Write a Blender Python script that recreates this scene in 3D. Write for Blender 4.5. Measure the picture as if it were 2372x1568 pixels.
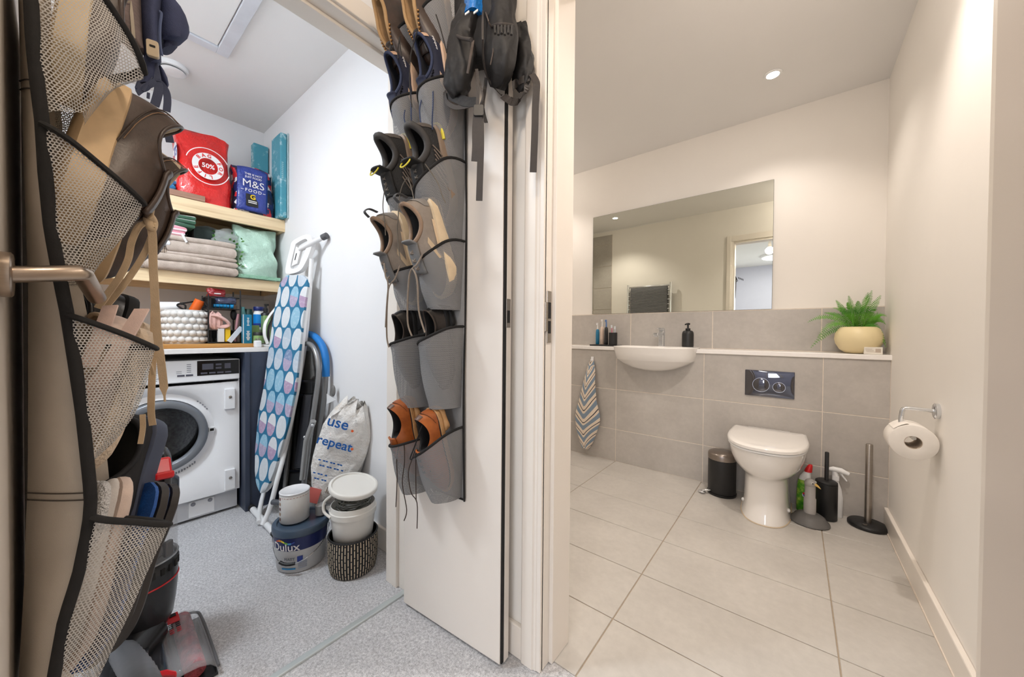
import bpy, bmesh, math, random
from mathutils import Vector, Matrix, Euler
R = math.radians
PI = math.pi
random.seed(7)
SC = bpy.context.scene
for o in list(bpy.data.objects):
    bpy.data.objects.remove(o)
COL = SC.collection

# ------------------------------------------------------------------ camera
CAMH = 0.98
F, YAW, PITCH, ROLL = 823.3, R(38.5787), R(0.7519), R(-0.4933)

def ray(px, py):
    x = (px - 1186) / F; u = -(py - 784) / F
    c, s = math.cos(ROLL), math.sin(ROLL); r = x*c + u*s; u2 = u*c - x*s
    c, s = math.cos(PITCH), math.sin(PITCH); f = c + u2*s; U = u2*c - s
    c, s = math.cos(YAW), math.sin(YAW)
    return Vector((r*c - f*s, r*s + f*c, U))

def at(px, py, x=None, y=None, z=None):
    """point of the world seen at a photograph pixel on a known real plane"""
    d = ray(px, py)
    t = x/d.x if x is not None else (y/d.y if y is not None else (z - CAMH)/d.z)
    return Vector((d.x*t, d.y*t, CAMH + d.z*t))

cam = bpy.data.cameras.new('camera')
co = bpy.data.objects.new('camera', cam); COL.objects.link(co)
fw = ray(1186, 784); rt = ray(1186+F, 784) - fw; up = ray(1186, 784-F) - fw
m = Matrix((rt.normalized(), up.normalized(), -fw.normalized())).transposed().to_4x4()
m.translation = (0, 0, CAMH)
co.matrix_world = m
cam.sensor_width = 36; cam.lens = F/2372*36; cam.clip_start = 0.02
SC.camera = co

# ------------------------------------------------------------------ view, world, lights
SC.view_settings.view_transform = 'Standard'
SC.view_settings.look = 'None'
SC.view_settings.gamma = 1
SC.view_settings.use_curve_mapping = False
SC.view_settings.exposure = 0.11
w = bpy.data.worlds.new('world'); SC.world = w; w.use_nodes = True
w.node_tree.nodes['Background'].inputs[0].default_value = (0.75, 0.82, 1, 1)
w.node_tree.nodes['Background'].inputs[1].default_value = 0.3

def lamp(kind, name, loc, energy, col, size=0.1, rot=(0, 0, 0), **kw):
    l = bpy.data.lights.new(name, kind); l.energy = energy; l.color = col
    if kind == 'AREA':
        l.shape = kw.get('shape', 'DISK'); l.size = size
        if 'size_y' in kw: l.size_y = kw['size_y']
        if 'spread' in kw: l.spread = kw['spread']
    else:
        l.shadow_soft_size = size
    if kind == 'SPOT':
        l.spot_size = R(kw.get('cone', 110)); l.spot_blend = kw.get('blend', 0.6)
    o = bpy.data.objects.new(name, l); COL.objects.link(o)
    o.location = loc; o.rotation_euler = rot
    return o
WARM = (1.0, 0.905, 0.825); WARM2 = (1.0, 0.82, 0.64); COOL = (0.84, 0.92, 1.0)
# closet: its ceiling lamp (fixture built further down)
lamp('AREA', 'closet_lamp_light', (-1.75, -0.36, 2.335), 20.5, COOL, 0.30)
lamp('POINT', 'closet_lamp_glow', (-1.75, -0.36, 2.27), 3, COOL, 0.10)
# bathroom: recessed downlights
DOWN = [(-0.119, 2.43), (-1.76, 1.47), (0.09, 1.36), (-1.76, 2.43)]
for i, (x, y) in enumerate(DOWN):
    lamp('SPOT', 'downlight_beam', (x, y, 2.395), (13, 26, 42, 18)[i], WARM, 0.028, cone=118, blend=0.65)
    if i > 1: lamp('POINT', 'downlight_fill', (x, y, 2.36), (0, 0, 4.5, 2.0)[i], WARM, 0.03)  # added fill points under two of the downlights, to lift the ceiling
# hall: bare bulb on its pendant, and an added, unseen ceiling panel behind the camera
lamp('POINT', 'hall_bulb_light', (-0.27, 0.20, 2.05), 17, WARM2, 0.045)
lamp('AREA', 'hall_panel_fill', (-0.2, -2.2, 2.38), 16, (1, 0.95, 0.9), 0.6)
# added soft fill from behind the camera, tinted as the hall's bluish daylight
lamp('AREA', 'back_fill_light', (0.68, -3.12, 1.5), 30, (0.90, 0.95, 1.0), 1.0, rot=(R(90), 0, 0), shape='RECTANGLE', size_y=1.2)

# ------------------------------------------------------------------ materials
def lin(c):
    return tuple((v/255/12.92 if v/255 <= 0.04045 else ((v/255+0.055)/1.055)**2.4) for v in c) + (1,)

class NT:
    def __init__(s, name):
        s.m = bpy.data.materials.new(name); s.m.use_nodes = True
        s.t = s.m.node_tree; s.b = s.t.nodes['Principled BSDF']; s.out = s.t.nodes['Material Output']
    def n(s, kind, **kw):
        nd = s.t.nodes.new(kind)
        for k, v in kw.items():
            setattr(nd, k, v)
        return nd
    def put(s, sock, v):
        if isinstance(v, bpy.types.NodeSocket): s.t.links.new(v, sock)
        elif v is not None: sock.default_value = v
    def math(s, op, a, b=None, c=None):
        nd = s.n('ShaderNodeMath', operation=op)
        s.put(nd.inputs[0], a); s.put(nd.inputs[1], b)
        if c is not None: s.put(nd.inputs[2], c)
        return nd.outputs[0]
    def coord(s, kind='Object', scale=(1, 1, 1), rot=(0, 0, 0)):
        tc = s.n('ShaderNodeTexCoord'); mp = s.n('ShaderNodeMapping')
        s.t.links.new(tc.outputs[kind], mp.inputs[0])
        mp.inputs['Scale'].default_value = scale; mp.inputs['Rotation'].default_value = rot
        return mp.outputs[0]
    def xyz(s, v):
        nd = s.n('ShaderNodeSeparateXYZ'); s.t.links.new(v, nd.inputs[0]); return nd.outputs
    def noise(s, vec, scale=5, detail=3, rough=0.55):
        nd = s.n('ShaderNodeTexNoise'); s.t.links.new(vec, nd.inputs['Vector'])
        nd.inputs['Scale'].default_value = scale; nd.inputs['Detail'].default_value = detail
        nd.inputs['Roughness'].default_value = rough
        return nd.outputs['Fac']
    def mix(s, f, a, b):
        nd = s.n('ShaderNodeMix', data_type='RGBA')
        s.put(nd.inputs[0], f); s.put(nd.inputs[6], a); s.put(nd.inputs[7], b)
        return nd.outputs[2]
    def ramp(s, f, stops, interp='LINEAR'):
        nd = s.n('ShaderNodeValToRGB'); s.t.links.new(f, nd.inputs[0]); cr = nd.color_ramp
        cr.interpolation = interp
        while len(cr.elements) < len(stops): cr.elements.new(0.5)
        for e, (p, c) in zip(cr.elements, stops): e.position = p; e.color = c
        return nd.outputs[0]
    def bump(s, h, strength=0.2, dist=0.01):
        nd = s.n('ShaderNodeBump'); s.put(nd.inputs['Height'], h)
        nd.inputs['Strength'].default_value = strength; nd.inputs['Distance'].default_value = dist
        s.t.links.new(nd.outputs[0], s.b.inputs['Normal'])
    def base(s, v): s.put(s.b.inputs['Base Color'], v)
    def set(s, rough=None, metal=None, **kw):
        if rough is not None: s.b.inputs['Roughness'].default_value = rough
        if metal is not None: s.b.inputs['Metallic'].default_value = metal
        for k, v in kw.items(): s.b.inputs[k].default_value = v

def mat(name, c, rough=0.5, metal=0.0, var=0.06, vs=8, bump=0, bs=200, bd=0.002, stretch=(1, 1, 1), c2=None, **kw):
    """plain procedural material: colour with slight noise variation and fine relief"""
    n = NT(name); v = n.coord('Object', stretch)
    a = lin(c); b = lin(c2) if c2 else tuple(max(0, x*(1-var*2.2)) for x in a[:3]) + (1,)
    f = n.noise(v, vs, 4)
    f = n.ramp(f, [(0.32, (0, 0, 0, 1)), (0.68, (1, 1, 1, 1))])
    n.base(n.mix(f, b, a)); n.set(rough, metal, **kw)
    if bump: n.bump(n.noise(v, bs, 2), bump, bd)
    return n.m

# ------------------------------------------------------------------ geometry helpers: geo = (verts, faces)
def join(*gs):
    V, Fc = [], []
    for g in gs:
        k = len(V); V += list(g[0]); Fc += [tuple(i+k for i in f) for f in g[1]]
    return V, Fc
def xf(g, M):
    return [M @ Vector(v) for v in g[0]], g[1]
def mv(g, d):
    d = Vector(d); return [Vector(v)+d for v in g[0]], g[1]
def rot(g, e):
    return xf(g, Euler([R(a) for a in e]).to_matrix().to_4x4())
def frame(o, x, z):
    """matrix with origin o, x axis x, z axis near z"""
    x = Vector(x).normalized(); z = Vector(z); y = z.cross(x).normalized(); z = x.cross(y).normalized()
    M = Matrix((x, y, z)).transposed().to_4x4(); M.translation = Vector(o); return M
def box(a, b):
    x0, y0, z0 = a; x1, y1, z1 = b
    x0, x1 = sorted((x0, x1)); y0, y1 = sorted((y0, y1)); z0, z1 = sorted((z0, z1))
    V = [(x0,y0,z0),(x1,y0,z0),(x1,y1,z0),(x0,y1,z0),(x0,y0,z1),(x1,y0,z1),(x1,y1,z1),(x0,y1,z1)]
    return [Vector(v) for v in V], [(0,3,2,1),(4,5,6,7),(0,1,5,4),(1,2,6,5),(2,3,7,6),(3,0,4,7)]
def cbox(c, s):
    return box([c[i]-s[i]/2 for i in range(3)], [c[i]+s[i]/2 for i in range(3)])
def loft(rings, cap0=False, cap1=False, closed=True):
    n = len(rings[0]); V = [Vector(p) for r in rings for p in r]; Fc = []
    for i in range(len(rings)-1):
        for j in range(n if closed else n-1):
            k = (j+1) % n
            Fc.append((i*n+j, i*n+k, (i+1)*n+k, (i+1)*n+j))
    if cap0: Fc.append(tuple(range(n-1, -1, -1)))
    if cap1: Fc.append(tuple((len(rings)-1)*n+j for j in range(n)))
    return V, Fc
def lathe(prof, n=32, cap0=False, cap1=False):
    rings = [[(r*math.cos(2*PI*k/n), r*math.sin(2*PI*k/n), z) for k in range(n)] for r, z in prof]
    return loft(rings, cap0, cap1)
def spline(P, k=6, closed=False):
    P = [Vector(p) for p in P]; n = len(P); out = []
    rng = range(n if closed else n-1)
    for i in rng:
        if closed: a, b, c, d = P[(i-1) % n], P[i], P[(i+1) % n], P[(i+2) % n]
        else: a, b, c, d = P[max(i-1, 0)], P[i], P[i+1], P[min(i+2, n-1)]
        for j in range(k):
            t = j/k
            out.append(0.5*((2*b)+(c-a)*t+(2*a-5*b+4*c-d)*t*t+(3*b-a-3*c+d)*t**3))
    if not closed: out.append(P[-1].copy())
    return out
def tube(P, r, n=8, closed=False, flat=1.0, up0=None):
    """tube along points; r number or list; flat <1 squashes it along its normal"""
    P = [Vector(p) for p in P]; N = len(P); rings = []
    u = Vector(up0) if up0 else None
    for i in range(N):
        if closed: t = P[(i+1) % N]-P[i-1]
        else: t = P[min(i+1, N-1)]-P[max(i-1, 0)]
        if t.length < 1e-9: t = Vector((0, 0, 1))
        t.normalize()
        if u is None:
            u = Vector((0, 0, 1)) if abs(t.z) < 0.9 else Vector((1, 0, 0))
        u = (u - t*u.dot(t))
        if u.length < 1e-6: u = t.orthogonal()
        u.normalize(); w_ = t.cross(u)
        rr = r[i] if isinstance(r, (list, tuple)) else r
        rings.append([P[i] + w_*(rr*math.cos(2*PI*k/n)) + u*(rr*flat*math.sin(2*PI*k/n)) for k in range(n)])
    if closed:
        g = loft(rings+[rings[0]])
        return g
    return loft(rings, True, True)
def strap(P, wdir, wid, th=0.0015):
    """flat webbing along points, wdir = direction of its width (vector or list)"""
    P = [Vector(p) for p in P]; rings = []
    for i, p in enumerate(P):
        t = (P[min(i+1, len(P)-1)]-P[max(i-1, 0)]).normalized()
        wd = Vector(wdir[i] if isinstance(wdir, list) else wdir)
        wd = (wd - t*wd.dot(t)).normalized(); nn = t.cross(wd)
        ww = wid[i] if isinstance(wid, (list, tuple)) else wid
        rings.append([p+wd*ww/2+nn*th/2, p-wd*ww/2+nn*th/2, p-wd*ww/2-nn*th/2, p+wd*ww/2-nn*th/2])
    return loft(rings, True, True)
def prism(pts, z0, z1):
    n = len(pts); V = [Vector((x, y, z0)) for x, y in pts]+[Vector((x, y, z1)) for x, y in pts]
    Fc = [tuple(range(n-1, -1, -1)), tuple(range(n, 2*n))] + [(i, (i+1) % n, n+(i+1) % n, n+i) for i in range(n)]
    return V, Fc
def grid(fn, nu, nv, cu=False):
    V = [Vector(fn(i/(nu if cu else nu-1), j/(nv-1))) for j in range(nv) for i in range(nu)]; Fc = []
    for j in range(nv-1):
        for i in range(nu if cu else nu-1):
            k = (i+1) % nu
            Fc.append((j*nu+i, j*nu+k, (j+1)*nu+k, (j+1)*nu+i))
    return V, Fc
def ball(c, r, nu=12, nv=8):
    rx, ry, rz = r if isinstance(r, (list, tuple)) else (r, r, r)
    rings = []
    for j in range(nv+1):
        a = PI*(j/nv)*0.998+0.001
        rings.append([(c[0]+rx*math.sin(a)*math.cos(2*PI*k/nu), c[1]+ry*math.sin(a)*math.sin(2*PI*k/nu), c[2]-rz*math.cos(a)) for k in range(nu)])
    return loft(rings, True, True)
def rrect(w_, h_, r, n=5):
    out = []
    for cx, cy, a0 in ((w_/2-r, h_/2-r, 0), (-w_/2+r, h_/2-r, 90), (-w_/2+r, -h_/2+r, 180), (w_/2-r, -h_/2+r, 270)):
        for k in range(n+1):
            a = R(a0+90*k/n); out.append((cx+r*math.cos(a), cy+r*math.sin(a)))
    return out
def disc(r, n=32):
    return [(r*math.cos(2*PI*k/n), r*math.sin(2*PI*k/n)) for k in range(n)]
def text(s, size, bold=0.0, ext=0.0004, align='CENTER', sx=1.0, space=1.0):
    """lettering as mesh in its own XY plane, centred at the origin"""
    cu = bpy.data.curves.new('lettering', 'FONT'); cu.body = s; cu.size = size
    cu.align_x = align; cu.align_y = 'CENTER'; cu.extrude = ext; cu.offset = 0 if 'M' in s else bold; cu.resolution_u = 3
    cu.space_character = space
    o = bpy.data.objects.new('lettering', cu)
    me = bpy.data.meshes.new_from_object(o)
    V = [Vector((v.co.x*sx, v.co.y, v.co.z)) for v in me.vertices]; Fc = [tuple(p.vertices) for p in me.polygons]
    bpy.data.objects.remove(o); bpy.data.curves.remove(cu); bpy.data.meshes.remove(me)
    return V, Fc
def bend(g, fn):
    return [Vector(fn(v)) for v in g[0]], g[1]

def mk(name, g, m, parent=None, smooth=False, bevel=0, seg=2, sub=0, solid=0, uv=None, angle=40):
    """link a geo as ONE mesh object (world coordinates, origin moved to its middle-bottom)"""
    V = [Vector(v) for v in g[0]]
    lo = [min(v[i] for v in V) for i in range(3)]; hi = [max(v[i] for v in V) for i in range(3)]
    c = Vector(((lo[0]+hi[0])/2, (lo[1]+hi[1])/2, lo[2]))
    me = bpy.data.meshes.new(name)
    me.from_pydata([v-c for v in V], [], g[1]); me.validate()
    if uv:
        ul = me.uv_layers.new(name='UVMap')
        for l in me.loops: ul.data[l.index].uv = uv[l.vertex_index]
    bm = bmesh.new(); bm.from_mesh(me); bmesh.ops.recalc_face_normals(bm, faces=bm.faces); bm.to_mesh(me); bm.free()
    for mm in (m if isinstance(m, (list, tuple)) else [m]): me.materials.append(mm)
    if smooth:
        for p in me.polygons: p.use_smooth = True
    o = bpy.data.objects.new(name, me); COL.objects.link(o)
    o.location = c
    if parent:
        o.parent = parent
        o.matrix_parent_inverse = parent_inv(parent)
    if solid:
        s = o.modifiers.new('solid', 'SOLIDIFY'); s.thickness = solid; s.offset = 0
    if bevel:
        b = o.modifiers.new('bevel', 'BEVEL'); b.width = bevel; b.segments = seg; b.limit_method = 'ANGLE'; b.angle_limit = R(angle)
        b.harden_normals = False
    if sub:
        s = o.modifiers.new('sub', 'SUBSURF'); s.levels = sub; s.render_levels = sub
    if smooth and not sub:
        try: me.set_sharp_from_angle(angle=R(50))
        except Exception: pass
    return o
def wm(o):
    """world matrix without waiting for the depsgraph (no rotation or scale is used on roots)"""
    p = Vector(o.location)
    M = Matrix.Translation(p)
    return M if not o.parent else wm(o.parent) @ o.matrix_parent_inverse @ M
def parent_inv(p):
    return wm(p).inverted()
def tag(o, label, cat, group=None):
    o['label'] = label; o['category'] = cat
    if group: o['group'] = group
    return o
def thing(name, loc, label, cat, group=None):
    o = bpy.data.objects.new(name, None); COL.objects.link(o); o.location = loc
    o.empty_display_size = 0.05
    return tag(o, label, cat, group)
def struct(name, g, m, **kw):
    o = mk(name, g, m, **kw); o['kind'] = 'structure'; return o
def copyof(o, d, parent):
    c = o.copy(); COL.objects.link(c); c.parent = parent
    c.matrix_parent_inverse = parent_inv(parent) if parent else Matrix()
    c.location = Vector(o.location)+Vector(d); return c
# ------------------------------------------------------------------ shared materials
M = {}
M['wall'] = mat('wall_paint', (240, 239, 239), 0.75, var=0.01, vs=3, bump=0.06, bs=350, bd=0.0008)
M['wall_warm'] = mat('bath_wall_paint', (246, 241, 234), 0.65, var=0.01, vs=3, bump=0.05, bs=350, bd=0.0008)
M['ceil'] = mat('ceiling_paint', (238, 236, 234), 0.8, var=0.01, vs=2)
M['gloss'] = mat('white_satin_woodwork', (240, 232, 222), 0.32, var=0.012, vs=6, bump=0.03, bs=120, bd=0.0006)
M['door'] = mat('painted_door', (236, 228, 219), 0.36, var=0.02, vs=3, bump=0.04, bs=260, bd=0.0005)
M['white'] = mat('white_plastic', (240, 240, 240), 0.3, var=0.01)
M['ceramic'] = mat('glazed_ceramic', (244, 240, 235), 0.08, var=0.01, **{'Coat Weight': 0.4})
M['chrome'] = mat('chrome', (225, 228, 232), 0.08, 1.0, var=0.02)
M['steel'] = mat('brushed_steel', (170, 163, 155), 0.32, 1.0, var=0.06, vs=40, stretch=(1, 1, 12))
M['black'] = mat('matt_black', (30, 30, 31), 0.45, var=0.1)
M['blackgloss'] = mat('black_gloss', (18, 18, 20), 0.15, var=0.1)
M['seal'] = mat('black_seal', (22, 20, 19), 0.8, var=0.1)
M['quartz'] = mat('white_worktop', (244, 240, 236), 0.25, var=0.015, vs=60)
M['grout'] = mat('light_grout', (232, 220, 206), 0.8, var=0.05, vs=60)
M['floorgrout'] = mat('floor_grout', (176, 160, 140), 0.85, var=0.06, vs=60)
M['carpet'] = None

def mk_carpet():
    n = NT('grey_carpet'); v = n.coord('Object')
    f0 = n.noise(v, 420, 2, 0.7); f = n.math('ADD', n.math('MULTIPLY', f0, 0.55), n.math('MULTIPLY', n.noise(v, 130, 2, 0.6), 0.45)); g = n.noise(v, 9, 3)
    c = n.ramp(f, [(0.33, lin((150, 149, 151))), (0.5, lin((206, 205, 207))), (0.67, lin((248, 247, 248)))])
    c = n.mix(n.math('MULTIPLY', n.ramp(g, [(0.35, (0, 0, 0, 1)), (0.7, (1, 1, 1, 1))]), 0.18), c, lin((162, 160, 163)))
    n.base(c); n.set(0.95); n.b.inputs['Sheen Weight'].default_value = 0.25
    n.bump(f, 0.9, 0.006)
    return n.m
M['carpet'] = mk_carpet()

def mk_tile(name, ca, cb, rough, sc=2.2):
    n = NT(name); v = n.coord('Object', (1, 1, 1)); oi = n.n('ShaderNodeObjectInfo')
    av = n.n('ShaderNodeVectorMath', operation='ADD'); n.t.links.new(v, av.inputs[0]); n.t.links.new(oi.outputs['Location'], av.inputs[1])
    f = n.noise(av.outputs[0], sc, 7, 0.62); g = n.noise(av.outputs[0], 38, 3, 0.6)
    c = n.ramp(f, [(0.3, lin(ca)), (0.72, lin(cb))])
    c2 = n.ramp(g, [(0.35, (0.93, 0.93, 0.93, 1)), (0.7, (1, 1, 1, 1))])
    mm = n.n('ShaderNodeMix', data_type='RGBA', blend_type='MULTIPLY'); mm.inputs[0].default_value = 1
    n.t.links.new(c, mm.inputs[6]); n.t.links.new(c2, mm.inputs[7])
    n.base(mm.outputs[2]); n.set(rough)
    n.bump(g, 0.06, 0.001)
    return n.m
M['walltile'] = mk_tile('grey_wall_tile', (176, 170, 163), (200, 194, 187), 0.38)
M['floortile'] = mk_tile('pale_floor_tile', (190, 185, 178), (210, 205, 198), 0.33)

def mk_wood(name, ca, cb, axis=(3, 0.35, 9), rough=0.5):
    n = NT(name); v = n.coord('Object', axis)
    f = n.noise(v, 9, 5, 0.6); w_ = n.n('ShaderNodeTexWave', wave_type='BANDS'); n.t.links.new(v, w_.inputs[0])
    w_.inputs['Scale'].default_value = 5; w_.inputs['Distortion'].default_value = 5; w_.inputs['Detail'].default_value = 3
    h = n.math('ADD', n.math('MULTIPLY', f, 0.7), n.math('MULTIPLY', w_.outputs['Fac'], 0.3))
    n.base(n.ramp(h, [(0.3, lin(ca)), (0.68, lin(cb))])); n.set(rough)
    return n.m
M['pine'] = mk_wood('pine_shelf', (208, 176, 132), (238, 214, 174))
M['oak'] = mk_wood('oak_strip', (176, 122, 58), (200, 150, 84))
M['brownwood'] = mk_wood('brown_offcut', (150, 112, 92), (178, 140, 118))

# ------------------------------------------------------------------ setting: geometry of the rooms
XC, YC, XCB = -1.14, 0.895, -3.02     # closet opening plane, closet right wall, closet back wall
YH = 0.858                            # hall face of the bathroom wall
YB, YU, XR, ZC = 2.657, 2.86, 0.388, 2.42
XBL = -2.40                           # far left end of the bathroom
# floors
o = struct('floor', box((-3.1, -3.2, -0.03), (XC-0.012, YC+0.02, 0.0)), M['carpet'])
o = struct('floor', box((XC+0.012, -3.2, -0.03), (1.3, 0.905, -0.001)), M['carpet'])
thr = struct('trim_1', box((XC-0.012, -0.02, -0.02), (XC+0.012, 0.80, 0.006)), mat('silver_threshold_strip', (205, 212, 212), 0.35, 0.4), bevel=0.004)
bf = struct('floor', box((XBL, 0.905, -0.03), (XR+0.02, YB+0.02, -0.003)), M['floorgrout'])
def tiles(parent, m, fn, us, vs, gap, jit=0.0006):
    """single tiles between the joint lines us x vs; fn(u0,u1,v0,v1) gives the box"""
    cache = {}
    for i in range(len(us)-1):
        for j in range(len(vs)-1):
            k = (round(us[i+1]-us[i], 3), round(vs[j+1]-vs[j], 3))
            a, b = fn(us[i]+gap/2, us[i+1]-gap/2, vs[j]+gap/2, vs[j+1]-gap/2)
            if k in cache:
                t = cache[k].copy(); COL.objects.link(t)
                lo = Vector([min(a[q], b[q]) for q in range(3)]); hi = Vector([max(a[q], b[q]) for q in range(3)])
                t.location = Vector(((lo.x+hi.x)/2, (lo.y+hi.y)/2, lo.z))
                t.parent = parent; t.matrix_parent_inverse = parent_inv(parent)
            else:
                cache[k] = mk('tile', box(a, b), m, parent, bevel=0.0012, seg=1)
xs = [XBL, -2.277, -1.68, -1.078, -0.479, 0.118, XR]
ys = [0.905, 1.172, 1.467, 1.767, 2.062, 2.359, YB]
tiles(bf, M['floortile'], lambda a, b, c, d: ((a, c, -0.012), (b, d, 0.0)), xs, ys, 0.004)
# bathroom walls
bw = struct('wall_back', box((XBL-0.1, YB-0.0085, 0), (XR+0.1, YB+0.12, 0.86)), M['grout'])
tiles(bw, M['walltile'], lambda a, b, c, d: ((a, YB-0.010, c), (b, YB+0.004, d)), [XBL, -2.277, -1.68, -1.078, -0.474, 0.124, XR], [0.0, 0.248, 0.557, 0.86], 0.004)
wb = struct('wall_back', box((XBL-0.1, YU+0.003, 0.8), (XR+0.1, YU+0.2, ZC)), M['wall_warm'])
st = struct('trim_2', box((XBL, YU-0.0088, 0.885), (XR+0.05, YU+0.01, 1.1545)), M['grout'])
tiles(st, M['walltile'], lambda a, b, c, d: ((a, YU-0.010, c), (b, YU+0.004, d)), [XBL, -2.25, -1.65, -1.045, -0.46, 0.122, XR+0.002], [0.888, 1.152], 0.005)
struct('wall_right', box((XR, 0.99, 0), (XR+0.1, YU+0.2, ZC)), M['wall_warm'])
bb = struct('baseboard_right', join(box((XR-0.016, 0.99, 0.002), (XR, YB-0.012, 0.098))), M['gloss'], bevel=0.004)
struct('trim_3', box((XR-0.019, 0.99, 0), (XR-0.015, YB-0.012, 0.006)), M['grout'])
struct('wall_left', box((XBL-0.1, 0.9, 0), (XBL, YU+0.2, ZC)), M['wall_warm'])
struct('ceiling', box((XBL-0.1, 0.80, ZC), (XR+0.1, YU+0.2, ZC+0.08)), M['ceil'])
# wall between hall and bathroom with its doorway
DL, DR, DH = -0.556, 0.262, 2.03
def wallpiece(name, a, b, m): return struct(name, box(a, b), m)
for a, b in (((XBL-0.1, YC+0.001, 0), (DL-0.02, 0.99, ZC)), ((XC-0.05, YH, 0), (DL-0.02, YC+0.001, ZC)), ((DR+0.02, YH, 0), (1.3, 0.99, ZC)), ((DL-0.02, YH, DH+0.02), (DR+0.02, 0.99, ZC))):
    struct('wall_front', box(a, b), M['wall_warm'])
# bath-side tiled shower end (seen in the mirror)
sh = struct('trim_4', box((XBL, 0.988, 0), (-1.995, 0.995, 2.36)), M['grout'])
tiles(sh, M['walltile'], lambda a, b, c, d: ((a, 0.990, c), (b, 1.001, d)), [XBL, -2.27, -1.995], [0, 0.13, 0.43, 0.73, 1.03, 1.33, 1.63, 1.93, 2.23, 2.36], 0.005)
# door lining: left jamb, right jamb, head, each with a rebate for the door
lin_ = [box((DL-0.02, YH-0.012, 0), (DL-0.006, 0.992, DH)), box((DL-0.007, YH+0.035, 0), (DL+0.006, 0.993, DH-0.012)),
        box((DR, YH-0.012, 0), (DR+0.02, 0.992, DH)), box((DR-0.006, YH+0.04, 0), (DR+0.005, 0.993, DH-0.012)),
        box((DL-0.02, YH-0.012, DH), (DR+0.02, 0.992, DH+0.02)), box((DL-0.007, YH+0.035, DH-0.012), (DR+0.005, 0.993, DH+0.005))]
fr = struct('door_2', join(*lin_), M['gloss'], bevel=0.002)
def architrave(x0, x1, y, s, zt, par, inner):
    """moulded strip standing on the wall face y, thickness towards s*y"""
    d = (inner-x0) if abs(inner-x0) > abs(inner-x1) else (inner-x1)
    w_ = abs(x1-x0); sg = 1 if inner == x1 else -1; a = x0 if inner == x1 else x1
    prof = [(0, 0), (0, .016), (.004, .018), (.036*w_/.06, .018), (.040*w_/.06, .014), (.046*w_/.06, .013), (.05*w_/.06, .009), (w_-.003, .007), (w_, .004), (w_, 0)]
    pts = [(a+sg*u, y+s*v) for u, v in prof]
    return mk('architrave', prism(pts, 0.0, zt), M['gloss'], par)
architrave(-0.628, DL-0.006, YH, -1, DH+0.075, fr, DL-0.006)
architrave(-0.628, DL-0.006, 0.99, 1, DH+0.075, fr, DL-0.006)
architrave(DR+0.006, DR+0.072, YH, -1, DH+0.075, fr, DR+0.006)
architrave(DR+0.006, XR-0.01, 0.99, 1, DH+0.075, fr, DR+0.006)
for yy, s in ((YH, -1), (0.99, 1)):
    mk('architrave', box((-0.628, yy, DH+0.012), (0.33, yy+s*0.016, DH+0.075)), M['gloss'], fr, bevel=0.003)
# strike plate let into the left jamb
sp = mk('strike_plate', prism(rrect(0.022, 0.155, 0.004), 0, 0.002), M['steel'], None)
def place(o, loc, e, parent):
    o.location = loc; o.rotation_euler = [R(a) for a in e]
    if parent: o.parent = parent; o.matrix_parent_inverse = parent_inv(parent)
zst = 1.03
bpy.data.objects.remove(sp)
sp = mk('strike_plate', join(box((DL-0.007, YH+0.006, zst-0.075), (DL-0.003, YH+0.027, zst+0.075)), box((DL-0.007, YH-0.004, zst-0.042), (DL-0.002, YH+0.008, zst+0.042))), M['steel'], fr, bevel=0.001)
mk('keep', box((DL-0.0035, YH+0.010, zst-0.005), (DL-0.0022, YH+0.023, zst+0.042)), M['seal'], sp)
mk('keep', box((DL-0.0035, YH+0.010, zst-0.048), (DL-0.0022, YH+0.023, zst-0.012)), M['seal'], sp)
# bathroom door, standing open into the hall on the right
bd = struct('door_3', box((0.224, 0.035, 0.008), (0.262, YH-0.004, DH-0.006)), mat('bath_door_paint', (222, 212, 202), 0.4, var=0.015, vs=2), bevel=0.002)
mk('door_handle', join(tube([(0.224, 0.10, 1.04), (0.165, 0.10, 1.04)], 0.0095, 12), tube([(0.17, 0.10, 1.04), (0.17, 0.21, 1.04)], 0.0095, 12), mv(rot(lathe([(0.026, 0), (0.026, 0.008)], 20, True, True), (0, -90, 0)), (0.224, 0.10, 1.04))), M['steel'], bd, smooth=True)
for z in (0.25, 1.02, 1.78):
    mk('hinge', tube([(0.264, YH-0.006, z-0.05), (0.264, YH-0.006, z+0.05)], 0.005, 10), M['steel'], bd, smooth=True)

# closet shell
struct('wall_right', box((XCB-0.1, YC, 0), (XC+0.10, YC+0.09, ZC)), M['wall'])
struct('wall_back', box((XCB-0.1, -0.7, 0), (XCB, YC+0.1, ZC)), M['wall'])
struct('wall_left', box((XCB-0.1, -0.7, 0), (XC-0.1, -0.6, ZC)), M['wall'])
struct('ceiling', box((XCB-0.1, -0.7, ZC-0.01), (XC-0.05, YC+0.1, ZC+0.08)), M['ceil'])
struct('baseboard_right', box((XCB, YC-0.014, 0), (XC-0.1, YC, 0.10)), M['gloss'], bevel=0.004)
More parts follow.
